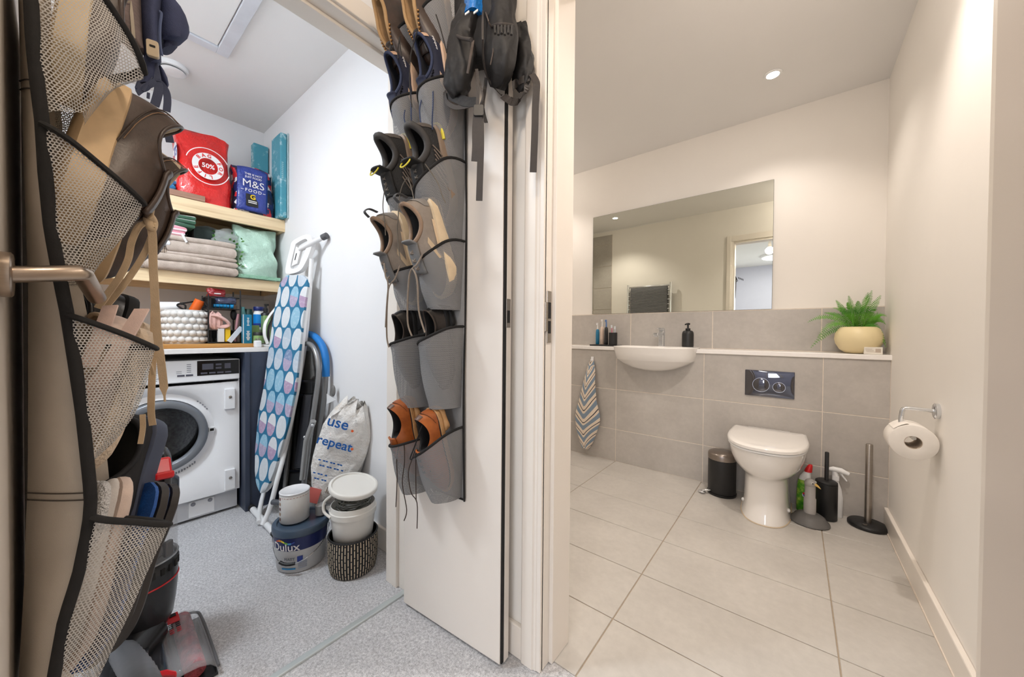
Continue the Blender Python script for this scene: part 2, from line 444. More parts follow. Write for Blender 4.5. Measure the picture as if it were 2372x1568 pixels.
# wall holding the closet doorway (plane XC) and hall shell
CL, CR, CH = -0.030, 0.795, 1.995
struct('wall_left', join(box((XC-0.1, -3.3, 0), (XC, CL-0.03, ZC)), box((XC-0.1, CR+0.03, 0), (XC, YC+0.02, ZC)), box((XC-0.1, CL-0.03, CH+0.03), (XC, CR+0.03, ZC))), M['wall'])
d1 = struct('door_1', join(box((XC-0.11, CR, 0), (XC+0.004, CR+0.03, CH)), box((XC-0.11, CL-0.03, 0), (XC+0.004, CL, CH)), box((XC-0.11, CL-0.03, CH), (XC+0.004, CR+0.03, CH+0.03)),
        box((XC-0.112, CR-0.012, 0), (XC-0.045, CR+0.001, CH-0.012)), box((XC-0.112, CL-0.001, 0), (XC-0.045, CL+0.012, CH-0.012)), box((XC-0.112, CL-0.001, CH-0.012), (XC-0.045, CR+0.001, CH+0.001))), M['gloss'], bevel=0.002)
mk('architrave', box((XC, CR+0.008, 0), (XC+0.016, CR+0.058, CH+0.008)), M['gloss'], d1, bevel=0.003)
mk('architrave', box((XC, CL-0.07, 0), (XC+0.016, CL-0.008, CH+0.008)), M['gloss'], d1, bevel=0.003)
mk('architrave', box((XC, CL-0.07, CH+0.008), (XC+0.016, CR+0.058, CH+0.07)), M['gloss'], d1, bevel=0.003)
M['hallblue'] = mat('hall_far_paint', (222, 224, 240), 0.75, var=0.01)
struct('wall_south', box((-1.3, -3.3, 0), (1.4, -3.2, ZC)), M['hallblue'])
wd_ = struct('fill_window_1', join(box((0.06, -3.2, 0.85), (0.12, -3.14, 2.15)), box((1.22, -3.2, 0.85), (1.28, -3.14, 2.15)), box((0.12, -3.2, 2.09), (1.22, -3.14, 2.15)), box((0.12, -3.2, 0.85), (1.22, -3.14, 0.91)), box((0.64, -3.2, 0.91), (0.70, -3.14, 2.09))), M['gloss'], bevel=0.003)  # unseen window frame made up around the added fill light
struct('wall_east', box((1.3, -3.3, 0), (1.4, 1.0, ZC)), M['wall'])
struct('ceiling', box((XC-0.1, -3.3, ZC), (1.4, 0.90, ZC+0.08)), M['ceil'])
struct('baseboard_hall', box((XC+0.02, YH-0.015, 0), (-0.62, YH, 0.10)), M['gloss'], bevel=0.004)
# loft hatch on the closet ceiling: a slim raised frame and the panel inside
hx, hy = -2.325, 0.53
ht = struct('trim_5', join(box((hx, hy-0.05, ZC-0.026), (hx+0.70, hy, ZC-0.01)), box((hx, hy-0.57, ZC-0.026), (hx+0.05, hy-0.05, ZC-0.01)),
        box((hx+0.65, hy-0.57, ZC-0.026), (hx+0.70, hy-0.05, ZC-0.01)), box((hx, hy-0.62, ZC-0.026), (hx+0.70, hy-0.57, ZC-0.01))), mat('hatch_frame', (222, 224, 230), 0.5), bevel=0.002)
mk('hatch_panel', box((hx+0.055, hy-0.565, ZC-0.018), (hx+0.645, hy-0.055, ZC-0.008)), M['ceil'], ht)
# ------------------------------------------------------------------ bathroom furniture
# ledge / worktop
lg = struct('trim_6', box((XBL, YB-0.02, 0.860), (XR+0.003, YU-0.008, 0.887)), M['quartz'], bevel=0.003)

# mirror
mt = NT('mirror_silver'); mt.base(lin((222, 224, 214))); mt.set(0.0, 1.0)
mr = mk('mirror', box((-1.382, YU-0.012, 1.156), (-0.124, YU-0.004, 1.990)), mt.m)
mk('glass_edge', join(box((-1.3825, YU-0.0115, 1.9895), (-0.1235, YU-0.003, 1.991)), box((-0.1240, YU-0.0115, 1.156), (-0.1225, YU-0.003, 1.99)), box((-1.3835, YU-0.0115, 1.156), (-1.382, YU-0.003, 1.99))), mat('mirror_edge', (96, 104, 100), 0.3), mr)
tag(mr, 'large frameless wall mirror resting on the grey splashback tiles above the basin', 'mirror')

# basin: semi recessed
def basin():
    cx, y1 = -0.795, YB+0.055
    t = thing('basin', (cx, YB, 0.70), 'white ceramic semi recessed wash basin set into the white ledge', 'basin')
    def outline(w_, front, back, y0, n=24, sq=2.6):
        pts = []
        for k in range(n+1):
            a = PI*k/n; c, s = math.cos(a), math.sin(a)
            pts.append((cx+w_/2*math.copysign(abs(c)**(2/sq), c), y0-front*abs(s)**(2/sq)))
        pts += [(cx-w_/2, y0+back*0.5), (cx-w_/2+0.02, y0+back), (cx, y0+back), (cx+w_/2-0.02, y0+back), (cx+w_/2, y0+back*0.5)]
        return pts
    rings = []
    for z, w_, fr_, bk in ((0.726, 0.10, 0.045, 0.012), (0.731, 0.19, 0.085, 0.012), (0.748, 0.32, 0.122, 0.012), (0.778, 0.45, 0.158, 0.02), (0.800, 0.515, 0.178, 0.03), (0.806, 0.528, 0.185, 0.04), (0.85, 0.545, 0.200, 0.1), (0.886, 0.562, 0.212, 0.14), (0.893, 0.566, 0.214, 0.15), (0.897, 0.560, 0.211, 0.15)):
        rings.append([(x, y, z) for x, y in outline(w_, fr_, bk, YB-0.012)])
    for z, w_, fr_, bk in ((0.897, 0.52, 0.192, 0.06), (0.889, 0.505, 0.186, 0.052), (0.85, 0.47, 0.165, 0.04), (0.80, 0.36, 0.12, 0.03), (0.775, 0.2, 0.06, 0.02)):
        rings.append([(x, y, z) for x, y in outline(w_, fr_, bk, YB-0.012)])
    mk('bowl', loft(rings, True, True), M['ceramic'], t, smooth=True)
    # tap on the back deck
    return t
basin()
tx, ty = -0.775, YB+0.09
tp = thing('mixer_tap', (tx, ty, 0.897), 'chrome mixer tap standing behind the basin', 'tap')
mk('body', join(prism([(tx+x, ty+y) for x, y in rrect(0.040, 0.040, 0.008)], 0.893, 1.012), prism([(tx+x, ty+y) for x, y in disc(0.027, 24)], 0.889, 0.895)), M['chrome'], tp, bevel=0.002)
mk('spout', join(prism([(tx+x, ty-0.075+y) for x, y in rrect(0.036, 0.15, 0.006)], 0.978, 0.996), box((tx-0.010, ty-0.145, 0.968), (tx+0.010, ty-0.125, 0.98))), M['chrome'], tp, bevel=0.002)
mk('lever', join(box((tx-0.015, ty-0.07, 1.026), (tx+0.015, ty+0.018, 1.034)), box((tx-0.018, ty-0.018, 1.012), (tx+0.018, ty+0.02, 1.028))), M['chrome'], tp, bevel=0.002)
wp = mk('waste_plug', mv(lathe([(0.001, 0.006), (0.028, 0.004), (0.032, 0)], 24, True, True), (-0.79, 2.58, 0.775)), M['chrome'], bpy.data.objects['basin'])

# soap dispenser
sx, sy = -0.598, 2.752
sd = thing('soap_dispenser', (sx, sy, 0.887), 'matt black soap dispenser bottle with pump beside the tap', 'soap dispenser')
mk('bottle', mv(lathe([(0.030, 0), (0.036, 0.004), (0.038, 0.02), (0.038, 0.10), (0.035, 0.116), (0.028, 0.124), (0.012, 0.128)], 32, True, True), (sx, sy, 0.888)), M['black'], sd, smooth=True)
mk('pump', join(mv(lathe([(0.014, 0), (0.016, 0.003), (0.016, 0.016), (0.006, 0.018), (0.006, 0.040), (0.013, 0.042), (0.014, 0.052), (0.006, 0.055)], 20, True, True), (sx, sy, 1.013)), tube([(sx, sy, 1.060), (sx-0.005, sy-0.03, 1.060), (sx-0.008, sy-0.042, 1.055)], 0.005, 8)), M['black'], sd, smooth=True)

# toothbrush tray with tumblers
tyx, tyy = -1.215, 2.752
tr = tag(mk('tray', mv(prism(rrect(0.235, 0.11, 0.006), 0.888, 0.898), (tyx, tyy, 0)), M['black'], bevel=0.002), 'black rectangular tray under the toothbrushes beside the basin', 'tray')
cup_t = thing('tumbler', (tyx+0.07, tyy, 0.899), 'black tumbler with pink and white toothbrushes beside the basin', 'tumbler')
mk('cup', mv(lathe([(0.030, 0), (0.033, 0.002), (0.033, 0.098), (0.030, 0.098), (0.030, 0.006)], 28, True, True), (tyx+0.065, tyy-0.005, 0.899)), M['black'], cup_t, smooth=True)
def brush(x0, y0, z0, x1, y1, z1, c, nm, lab):
    a, b = Vector((x0, y0, z0)), Vector((x1, y1, z1)); d = (b-a)
    t = thing('toothbrush', a, lab, 'toothbrush')
    mk('handle', tube([a, a+d*0.4, a+d*0.75, b], [0.0055, 0.006, 0.0035, 0.004], 8), mat('brush_'+nm, c, 0.35), t, smooth=True)
    mk('bristles', mv(cbox((0, -0.006, 0), (0.009, 0.010, 0.024)), b-d.normalized()*0.012), mat('bristle_'+nm, (235, 240, 245), 0.8), t)
brush(tyx+0.055, tyy, 0.906, tyx+0.05, tyy+0.005, 1.058, (236, 130, 165), 'pink', 'pink toothbrush standing in the black tumbler')
brush(tyx+0.078, tyy-0.005, 0.906, tyx+0.085, tyy-0.01, 1.048, (214, 222, 236), 'white', 'pale blue toothbrush leaning in the black tumbler')
def ebrush(x, y, h, c, cc, lab, nm):
    t = thing('electric_toothbrush', (x, y, 0.899), lab, 'electric toothbrush')
    mk('handle', mv(lathe([(0.013, 0), (0.016, 0.004), (0.015, h*0.55), (0.013, h*0.68), (0.006, h*0.72)], 20, True, True), (x, y, 0.899)), mat('eb_'+nm, c, 0.35), t, smooth=True)
    mk('brush_head', join(mv(lathe([(0.006, 0), (0.005, h*0.2), (0.004, h*0.26)], 12, True, True), (x, y, 0.899+h*0.72)), cbox((x, y-0.008, 0.899+h*0.965), (0.011, 0.013, 0.018))), mat('ebh_'+nm, cc, 0.4), t, smooth=True)
ebrush(tyx-0.035, tyy+0.01, 0.205, (228, 205, 188), (245, 242, 240), 'pale pink electric toothbrush on the black tray', 'pink')
ebrush(tyx+0.008, tyy-0.008, 0.200, (36, 36, 38), (90, 130, 190), 'black electric toothbrush on the black tray', 'black')
ebrush(tyx-0.078, tyy+0.015, 0.175, (30, 120, 160), (245, 245, 245), 'teal based electric toothbrush at the left of the tray', 'teal')

# fern in its pot
fx, fy = 0.272, 2.742
pot = thing('potted_fern', (fx, fy, 0.888), 'green fern in a round cream pot at the right end of the ledge', 'plant')
M['pot'] = mat('cream_pot', (236, 218, 172), 0.42, var=0.02)
mk('pot', mv(lathe([(0.040, 0), (0.052, 0.002), (0.078, 0.022), (0.095, 0.055), (0.100, 0.080), (0.097, 0.108), (0.086, 0.134), (0.074, 0.146), (0.066, 0.147), (0.064, 0.140), (0.066, 0.125)], 40, True, True), (fx, fy, 0.888)), M['pot'], pot, smooth=True)
mk('soil', mv(lathe([(0.067, 0), (0.03, 0.006), (0.001, 0.008)], 24, True, True), (fx, fy, 1.012)), mat('soil', (58, 44, 32), 0.95, bump=0.6, bs=150, bd=0.004), pot)
M['fern'] = mat('fern_leaf', (126, 190, 62), 0.5, c2=(58, 128, 34), vs=14)
M['fern'].node_tree.nodes['Principled BSDF'].inputs['Transmission Weight'].default_value = 0.0
def frond(base, tip, sag, wid, npair=20):
    base, tip = Vector(base), Vector(tip); mid = (base+tip)/2+Vector((0, 0, sag))
    P = [base*(1-t)**2+mid*2*t*(1-t)+tip*t*t for t in [i/npair for i in range(npair+1)]]
    g = [tube(P, [0.0016*(1-0.6*i/npair) for i in range(npair+1)], 5)]
    V, Fc = [], []
    for i in range(2, npair+1):
        t = (P[i]-P[i-1]).normalized(); s = t.cross(Vector((0.3, -0.7, 0.6)))
        if s.length < 0.1: s = t.orthogonal()
        s.normalize(); nn = s.cross(t)
        L = wid*(math.sin(PI*(0.14+0.82*i/npair))**0.8)*random.uniform(0.85, 1.1)
        for sg in (-1, 1):
            d = (s*sg+t*0.35-nn*0.12*random.random()).normalized(); w2 = L*0.15+0.0012
            q = P[i]; k = len(V)
            V += [q-t*w2*0.5, q+t*w2*0.5, q+d*L*0.6+t*w2*0.6+nn*0.002, q+d*L+nn*0.0, q+d*L*0.6-t*w2*0.45]
            Fc += [(k, k+1, k+2, k+3, k+4)]
    g.append((V, Fc)); return join(*g)
tips = [(-0.20, -0.02, -0.115, 0.10), (-0.215, 0.0, 0.035, 0.10), (-0.17, -0.06, -0.05, 0.11), (-0.09, 0.05, 0.16, 0.03), (-0.05, -0.03, 0.14, 0.05), (0.0, 0.03, 0.15, 0.04), (0.035, 0.0, 0.19, 0.02), (0.055, 0.05, 0.205, 0.01), (0.088, 0.04, 0.175, 0.01), (-0.11, -0.06, 0.11, 0.06), (0.1, -0.05, 0.06, 0.07), (0.108, -0.01, -0.08, 0.13), (0.100, -0.05, -0.10, 0.12), (-0.02, -0.1, 0.08, 0.07), (0.05, -0.09, 0.09, 0.06), (-0.07, 0.08, 0.12, 0.04), (-0.14, 0.06, 0.09, 0.05), (0.105, 0.0, 0.02, 0.08), (-0.04, 0.02, 0.18, 0.02)]
for tx_, ty_, tz_, sg_ in tips:
    a = math.atan2(ty_, tx_)
    b0 = (fx+0.03*math.cos(a)*random.random(), fy+0.03*math.sin(a)*random.random(), 1.02)
    mk('frond', frond(b0, (min(fx+tx_, XR-0.012), min(fy+ty_, YU-0.03), 1.03+tz_), sg_, 0.0235, 24), M['fern'], pot)
sb = thing('soap_box', (0.328, 2.645, 0.888), 'small white printed box in front of the cream fern pot', 'box')
mk('carton', cbox((0.322, 2.672, 0.907), (0.070, 0.030, 0.038)), mat('white_card', (240, 234, 222), 0.6), sb, bevel=0.001)
mk('printed_label', join(*[cbox((0.305+0.004*k, 2.6566, 0.915-0.007*k), (0.026+0.004*k, 0.0006, 0.002)) for k in range(3)], cbox((0.34, 2.6566, 0.908), (0.02, 0.0006, 0.02))), mat('label_print', (196, 180, 164), 0.6), sb)

# flush plate
fp = thing('flush_plate', (-0.121, YB-0.012, 0.61), 'polished chrome flush plate with two round buttons above the toilet', 'flush plate')
M['darkchrome'] = mat('flush_mirror_chrome', (104, 104, 110), 0.03, 1.0, var=0.02)  # chrome darkened to stand for the dark hall it would mirror
mk('plate', box((-0.242, YB-0.0175, 0.612), (0.0, YB-0.009, 0.770)), M['darkchrome'], fp, bevel=0.002)
mk('plate_face', grid(lambda u, v: (-0.239+0.236*u, YB-0.0178-0.006*(math.sin(PI*u)*math.sin(PI*v))**0.6-0.002*math.sin(2*PI*u), 0.615+0.152*v), 25, 17), M['darkchrome'], fp, smooth=True)
for bx, br in ((-0.160, 0.042), (-0.072, 0.030)):
    b = mk('button', mv(rot(lathe([(br, 0), (br, 0.003), (br*0.9, 0.005), (0.001, 0.005)], 36, True), (90, 0, 0)), (bx, YB-0.0235, 0.684-(0.008 if br < 0.04 else 0))), M['darkchrome'], fp, smooth=True)
    mk('button_ring', mv(rot(tube([(br*math.cos(2*PI*k/36), br*math.sin(2*PI*k/36), 0) for k in range(36)], 0.0022, 6, True), (90, 0, 0)), (bx, YB-0.0265, 0.684-(0.008 if br < 0.04 else 0))), M['chrome'], b, smooth=True)

# toilet
def toilet():
    cx = -0.118; t = thing('toilet', (cx, 2.45, 0), 'white back to wall toilet with closed lid under the flush plate', 'toilet')
    yb = YB-0.012
    def ring(z, w_, yf, sq=2.5, yback=yb, wb=None):
        wb = wb or w_; pts = []
        n = 28
        for k in range(n+1):
            a = PI*k/n; c, s = math.cos(a), math.sin(a)
            L = (yback-yf)*0.62
            pts.append((cx+w_/2*math.copysign(abs(c)**(2/sq), c), yf+L-L*abs(s)**(2/sq), z))
        pts += [(cx-(w_*0.4+wb*0.6)/2, (yback+yf)/2+0.08, z), (cx-wb/2, yback, z), (cx, yback, z), (cx+wb/2, yback, z), (cx+(w_*0.4+wb*0.6)/2, (yback+yf)/2+0.08, z)]
        return pts
    rings = [ring(0.001, 0.226, 2.236), ring(0.01, 0.226, 2.236), ring(0.03, 0.214, 2.250), ring(0.10, 0.204, 2.258), ring(0.18, 0.200, 2.260), ring(0.222, 0.203, 2.256), ring(0.236, 0.216, 2.246, 2.4),
             ring(0.246, 0.240, 2.228, 2.2), ring(0.262, 0.276, 2.206, 2.15), ring(0.29, 0.312, 2.184, 2.15), ring(0.33, 0.338, 2.168, 2.2), ring(0.37, 0.348, 2.161, 2.3), ring(0.388, 0.350, 2.159, 2.3)]
    mk('pan', loft(rings, True, True), M['ceramic'], t, smooth=True)
    def lidring(z, w_, yf, yk, r=0.02):
        n = 32; pts = []
        L = 0.29
        for k in range(n+1):
            a = PI*k/n; c, s = math.cos(a), math.sin(a)
            pts.append((cx+w_/2*math.copysign(abs(c)**(2/2.7), c), yf+L-L*abs(s)**(2/2.2), z))
        pts += [(cx-w_/2*0.975, yk-0.02, z), (cx-w_/2*0.95, yk, z), (cx, yk, z), (cx+w_/2*0.95, yk, z), (cx+w_/2*0.975, yk-0.02, z)]
        return pts
    yk = yb-0.03
    mk('seat', loft([lidring(0.390, 0.352, 2.158, yk), lidring(0.392, 0.36, 2.152, yk), lidring(0.400, 0.362, 2.151, yk), lidring(0.402, 0.356, 2.154, yk)], True, True), M['white'], t, smooth=True)
    mk('lid', loft([lidring(0.4025, 0.358, 2.153, yk), lidring(0.405, 0.366, 2.148, yk), lidring(0.418, 0.366, 2.148, yk), lidring(0.424, 0.356, 2.156, yk-0.003), lidring(0.427, 0.33, 2.175, yk-0.015), lidring(0.429, 0.2, 2.26, yk-0.08)], True, True), M['ceramic'], t, smooth=True)
    mk('hinge_bar', tube([(cx-0.10, yk-0.006, 0.415), (cx+0.10, yk-0.006, 0.415)], 0.011, 10), M['white'], t, smooth=True)
    for sx_ in (-1, 1):
        mk('bolt_cap', mv(rot(lathe([(0.010, 0), (0.010, 0.006), (0.006, 0.010), (0.001, 0.011)], 14, True), (0, 90*sx_, 0)), (cx+sx_*0.099, 2.40, 0.05)), M['white'], t, smooth=True)
    mk('sealant_line', tube([(x, y, 0.002) for x, y, z in ring(0, 0.228, 2.235)], 0.003, 6, True), mat('sealant', (216, 196, 168), 0.6), t)
toilet()

# pedal bin
bx, by = -0.345, 2.535
pb = thing('pedal_bin', (bx, by, 0), 'small black pedal bin with steel lid left of the toilet', 'bin')
mk('body', mv(lathe([(0.073, 0.006), (0.076, 0.012), (0.076, 0.218)], 36, True, True), (bx, by, 0)), M['black'], pb, smooth=True)
mk('base', mv(lathe([(0.079, 0.001), (0.080, 0.004), (0.080, 0.014), (0.076, 0.016)], 36, True, True), (bx, by, 0)), M['blackgloss'], pb, smooth=True)
mk('lid', mv(lathe([(0.0775, 0.218), (0.078, 0.222), (0.078, 0.246), (0.074, 0.256), (0.060, 0.263), (0.03, 0.267), (0.001, 0.268)], 36, True), (bx, by, 0)), mat('bin_steel', (150, 140, 132), 0.3, 0.9), pb, smooth=True)
mk('pedal', join(tube([(bx-0.055, by-0.055, 0.024), (bx-0.085, by-0.075, 0.022), (bx-0.098, by-0.078, 0.012)], 0.006, 8), mv(ball((0, 0, 0), (0.022, 0.016, 0.008)), (bx-0.096, by-0.078, 0.012))), M['chrome'], pb, smooth=True)

# plunger with a goose head on its handle
px_, py_ = 0.072, 2.440
pg = thing('plunger', (px_, py_, 0), 'grey plunger with a bird head handle standing right of the toilet', 'plunger')
M['plg'] = mat('grey_rubber', (128, 126, 124), 0.5)
mk('rubber_cup', mv(lathe([(0.080, 0.002), (0.084, 0.005), (0.082, 0.012), (0.070, 0.022), (0.064, 0.034), (0.050, 0.044), (0.032, 0.050), (0.022, 0.054)], 36, True, True), (px_, py_, 0)), mat('dark_rubber', (104, 102, 100), 0.5), pg, smooth=True)
mk('handle', join(mv(lathe([(0.026, 0.052), (0.026, 0.128), (0.0225, 0.132), (0.0225, 0.2)], 24, True, True), (px_, py_, 0)), ball((px_, py_, 0.205), (0.025, 0.025, 0.026), 18, 12)), mat('grey_handle', (168, 164, 160), 0.45), pg, smooth=True)
hd = (ray(1877, 1105)*-1); hd.z = 0; hd.normalize(); sd_ = Vector((hd.y*-1, hd.x, 0)); sd_ = -sd_ if sd_.x < 0 else sd_
bk_d = (sd_*0.9+hd*0.45).normalized()
bpnt = Vector((px_, py_, 0.208))
mk('beak', tube([bpnt+bk_d*0.022, bpnt+bk_d*0.036+Vector((0, 0, -0.006)), bpnt+bk_d*0.047+Vector((0, 0, -0.014))], [0.008, 0.005, 0.001], 10), mat('beak', (214, 176, 96), 0.45), pg, smooth=True)
for q in (0.55, -0.9):
    ed = (hd*0.80+sd_*q*0.62).normalized() if q > 0 else (sd_*0.9-hd*0.45).normalized()
    e = mk('eye', ball(bpnt+ed*0.0225+Vector((0, 0, 0.006)), 0.0058, 12, 8), mat('eye_white', (220, 216, 206), 0.3), pg, smooth=True)
    mk('pupil', ball(bpnt+ed*0.0265+Vector((0, 0, 0.006)), 0.0036, 10, 6), M['blackgloss'], e, smooth=True)

# green cleaner bottle behind the plunger
gx, gy = 0.052, 2.575
gb = thing('cleaner_bottle', (gx, gy, 0), 'green toilet cleaner bottle with white neck and red cap beside the toilet', 'bottle')
n = NT('cleaner_sleeve'); v = n.coord('Object'); f = n.noise(v, 28, 4, 0.6)
n.base(n.ramp(f, [(0.3, lin((28, 110, 34))), (0.5, lin((92, 170, 36))), (0.68, lin((196, 222, 90)))])); n.set(0.3)
def oval(w_, d_, z, cx, cy, k=28): return [(cx+w_/2*math.cos(2*PI*i/k), cy+d_/2*math.sin(2*PI*i/k), z) for i in range(k)]
mk('sleeve', loft([oval(a, b, z, gx, gy) for a, b, z in ((0.066, 0.044, 0.001), (0.07, 0.048, 0.006), (0.07, 0.048, 0.10), (0.064, 0.044, 0.15), (0.056, 0.040, 0.178))], True, True), n.m, gb, smooth=True)
mk('neck', loft([oval(a, b, z, gx+dx, gy) for a, b, z, dx in ((0.054, 0.038, 0.177, 0), (0.05, 0.036, 0.195, 0.002), (0.032, 0.028, 0.222, 0.010), (0.026, 0.024, 0.23, 0.012))], True, True), M['white'], gb, smooth=True)
mk('cap', loft([oval(a, a, z, gx+0.014+dx, gy) for a, z, dx in ((0.034, 0.226, 0), (0.032, 0.24, 0.002), (0.022, 0.262, 0.008), (0.014, 0.268, 0.01))], True, True), mat('red_cap', (214, 30, 34), 0.35), gb, smooth=True)
emb = mk('emblem', mv(rot(join(prism(disc(0.017, 20), 0, 0.0006)), (90, 0, 0)), (gx+0.006, gy-0.0245, 0.10)), mat('emblem_white', (226, 230, 240), 0.4), gb)
mk('emblem_dot', mv(rot(prism(disc(0.011, 16), 0, 0.0008), (90, 0, 0)), (gx+0.004, gy-0.0248, 0.102)), mat('emblem_blue', (44, 70, 170), 0.4), emb)
mk('emblem_dot', mv(rot(prism(disc(0.006, 16), 0, 0.0012), (90, 0, 0)), (gx-0.003, gy-0.0248, 0.108)), mat('emblem_red', (214, 40, 40), 0.4), emb)

# toilet brush
ox, oy = 0.142, 2.553
tb = thing('toilet_brush', (ox, oy, 0), 'matt black toilet brush in a tall round black holder', 'toilet brush')
mk('holder', mv(lathe([(0.044, 0.001), (0.047, 0.004), (0.047, 0.190), (0.043, 0.193)], 36, True, True), (ox, oy, 0)), M['black'], tb, smooth=True)
mk('lid', mv(lathe([(0.0465, 0.193), (0.0465, 0.200), (0.040, 0.205), (0.012, 0.207)], 36, True, True), (ox, oy, 0)), M['black'], tb, smooth=True)
mk('handle', mv(lathe([(0.009, 0.2), (0.009, 0.355), (0.007, 0.358)], 16, True, True), (ox, oy, 0)), M['black'], tb, smooth=True)
# spray bottle behind the brush
vx, vy = 0.182, 2.612
sv = thing('spray_bottle', (vx, vy, 0), 'white trigger spray bottle standing behind the black toilet brush', 'bottle')
mk('bottle', loft([oval(a, b, z, vx, vy) for a, b, z in ((0.060, 0.040, 0.001), (0.064, 0.044, 0.006), (0.064, 0.044, 0.11), (0.050, 0.038, 0.155), (0.030, 0.028, 0.185), (0.026, 0.026, 0.2))], True, True), M['white'], sv, smooth=True)
mk('trigger_head', join(prism([(0, 0), (0, 0)][:0] or [(vx+x, vy+y) for x, y in rrect(0.03, 0.03, 0.008)], 0.199, 0.222), tube([(vx-0.03, vy-0.006, 0.252), (vx-0.01, vy-0.006, 0.258), (vx+0.02, vy-0.006, 0.256), (vx+0.052, vy-0.006, 0.244)], [0.009, 0.014, 0.015, 0.010], 12), tube([(vx, vy, 0.215), (vx-0.004, vy-0.003, 0.25)], [0.015, 0.013], 12)), M['white'], sv, smooth=True)
mk('trigger', tube([(vx+0.018, vy-0.006, 0.247), (vx+0.028, vy-0.008, 0.228), (vx+0.044, vy-0.01, 0.206)], [0.006, 0.005, 0.004], 8), M['white'], sv, smooth=True)
# spare-roll stand
kx, ky = 0.310, 2.578
rs = thing('paper_roll_stand', (kx, ky, 0), 'toilet roll stand with steel pole on a round black base', 'paper stand')
mk('base', mv(lathe([(0.076, 0.001), (0.079, 0.004), (0.079, 0.014), (0.074, 0.020), (0.02, 0.023)], 40, True, True), (kx-0.004, ky, 0)), M['black'], rs, smooth=True)
mk('pole', mv(lathe([(0.014, 0.022), (0.014, 0.425), (0.012, 0.428)], 24, True, True), (kx-0.004, ky, 0)), M['steel'], rs, smooth=True)
mk('badge', mv(prism(disc(0.009, 14), 0.0225, 0.0245), (kx-0.02, ky-0.045, 0)), M['steel'], rs)

# toilet roll and its holder on the right wall
hy_, hz_ = 1.862, 0.727
th = thing('toilet_roll_holder', (XR, hy_, hz_), 'chrome toilet roll holder fixed to the white right wall', 'roll holder')
mk('rosette', mv(rot(lathe([(0.026, 0), (0.027, 0.003), (0.027, 0.010), (0.022, 0.013), (0.012, 0.014)], 28, True, True), (0, -90, 0)), (XR, hy_, hz_)), M['chrome'], th, smooth=True)
rc = Vector((0.322, 1.862, 0.618))
mk('bar', tube(spline([(XR-0.008, hy_, hz_), (XR-0.05, hy_, hz_+0.001), (XR-0.078, hy_, hz_), (XR-0.086, hy_, hz_-0.012), (XR-0.088, hy_+0.006, hz_-0.055), (XR-0.08, hy_+0.012, hz_-0.078), (rc.x, hy_-0.02, rc.z+0.016), (rc.x, hy_-0.052, rc.z+0.016)], 5), 0.0065, 10), M['chrome'], th, smooth=True)
M['paper'] = mat('toilet_paper', (242, 236, 228), 0.9, bump=0.15, bs=400, bd=0.0008)
tr_ = thing('toilet_roll', (rc.x, rc.y, rc.z-0.07), 'white toilet roll hanging on the chrome wall holder', 'toilet roll')
prof = [(0.022, -0.048), (0.058, -0.048), (0.060, -0.046), (0.060, 0.046), (0.058, 0.048), (0.022, 0.048)]
mk('roll', mv(rot(lathe(prof+[prof[0]], 44), (90, 0, 0)), rc), M['paper'], tr_, smooth=True)
mk('core', mv(rot(lathe([(0.0222, -0.0475), (0.0222, 0.0475), (0.0205, 0.0475), (0.0205, -0.0475), (0.0222, -0.0475)], 30), (90, 0, 0)), rc), mat('card_core', (188, 172, 154), 0.9), tr_, smooth=True)
mk('loose_sheet', grid(lambda u, v: (rc.x-0.0615*math.cos(R(40+40*v))-0.0*v, rc.y-0.046+0.092*u, rc.z+0.0615*math.sin(R(40+40*v))+0.004*v*v), 6, 8), M['paper'], tr_, smooth=True)

# towel on its hook
hx_, hz2 = -1.278, 0.79
hk = tag(mk('towel_hook', join(box((hx_-0.010, YB-0.018, hz2-0.05), (hx_+0.010, YB-0.010, hz2+0.012)), tube(spline([(hx_, YB-0.016, hz2-0.012), (hx_, YB-0.035, hz2-0.022), (hx_, YB-0.040, hz2-0.008)], 4), 0.005, 8)), M['white'], bevel=0.001), 'white adhesive towel hook on the grey tiles holding the striped towel', 'hook')
def mk_striped():
    n = NT('striped_towel'); uv = n.n('ShaderNodeUVMap'); s = n.xyz(uv.outputs[0])
    d = n.math('FRACT', n.math('ADD', n.math('MULTIPLY', s[1], 7.3), n.math('MULTIPLY', n.noise(n.coord('Object'), 6, 1), 0.25)))
    c = n.ramp(d, [(0, lin((232, 216, 196))), (0.3, lin((232, 216, 196))), (0.31, lin((54, 54, 62))), (0.39, lin((54, 54, 62))), (0.40, lin((232, 216, 196))), (0.58, lin((232, 216, 196))), (0.6, lin((128, 146, 164))), (0.96, lin((128, 146, 164)))], 'CONSTANT')
    n.base(c); n.set(0.95); n.b.inputs['Sheen Weight'].default_value = 0.4
    n.bump(n.noise(n.coord('Object'), 500, 2), 0.5, 0.003)
    return n.m
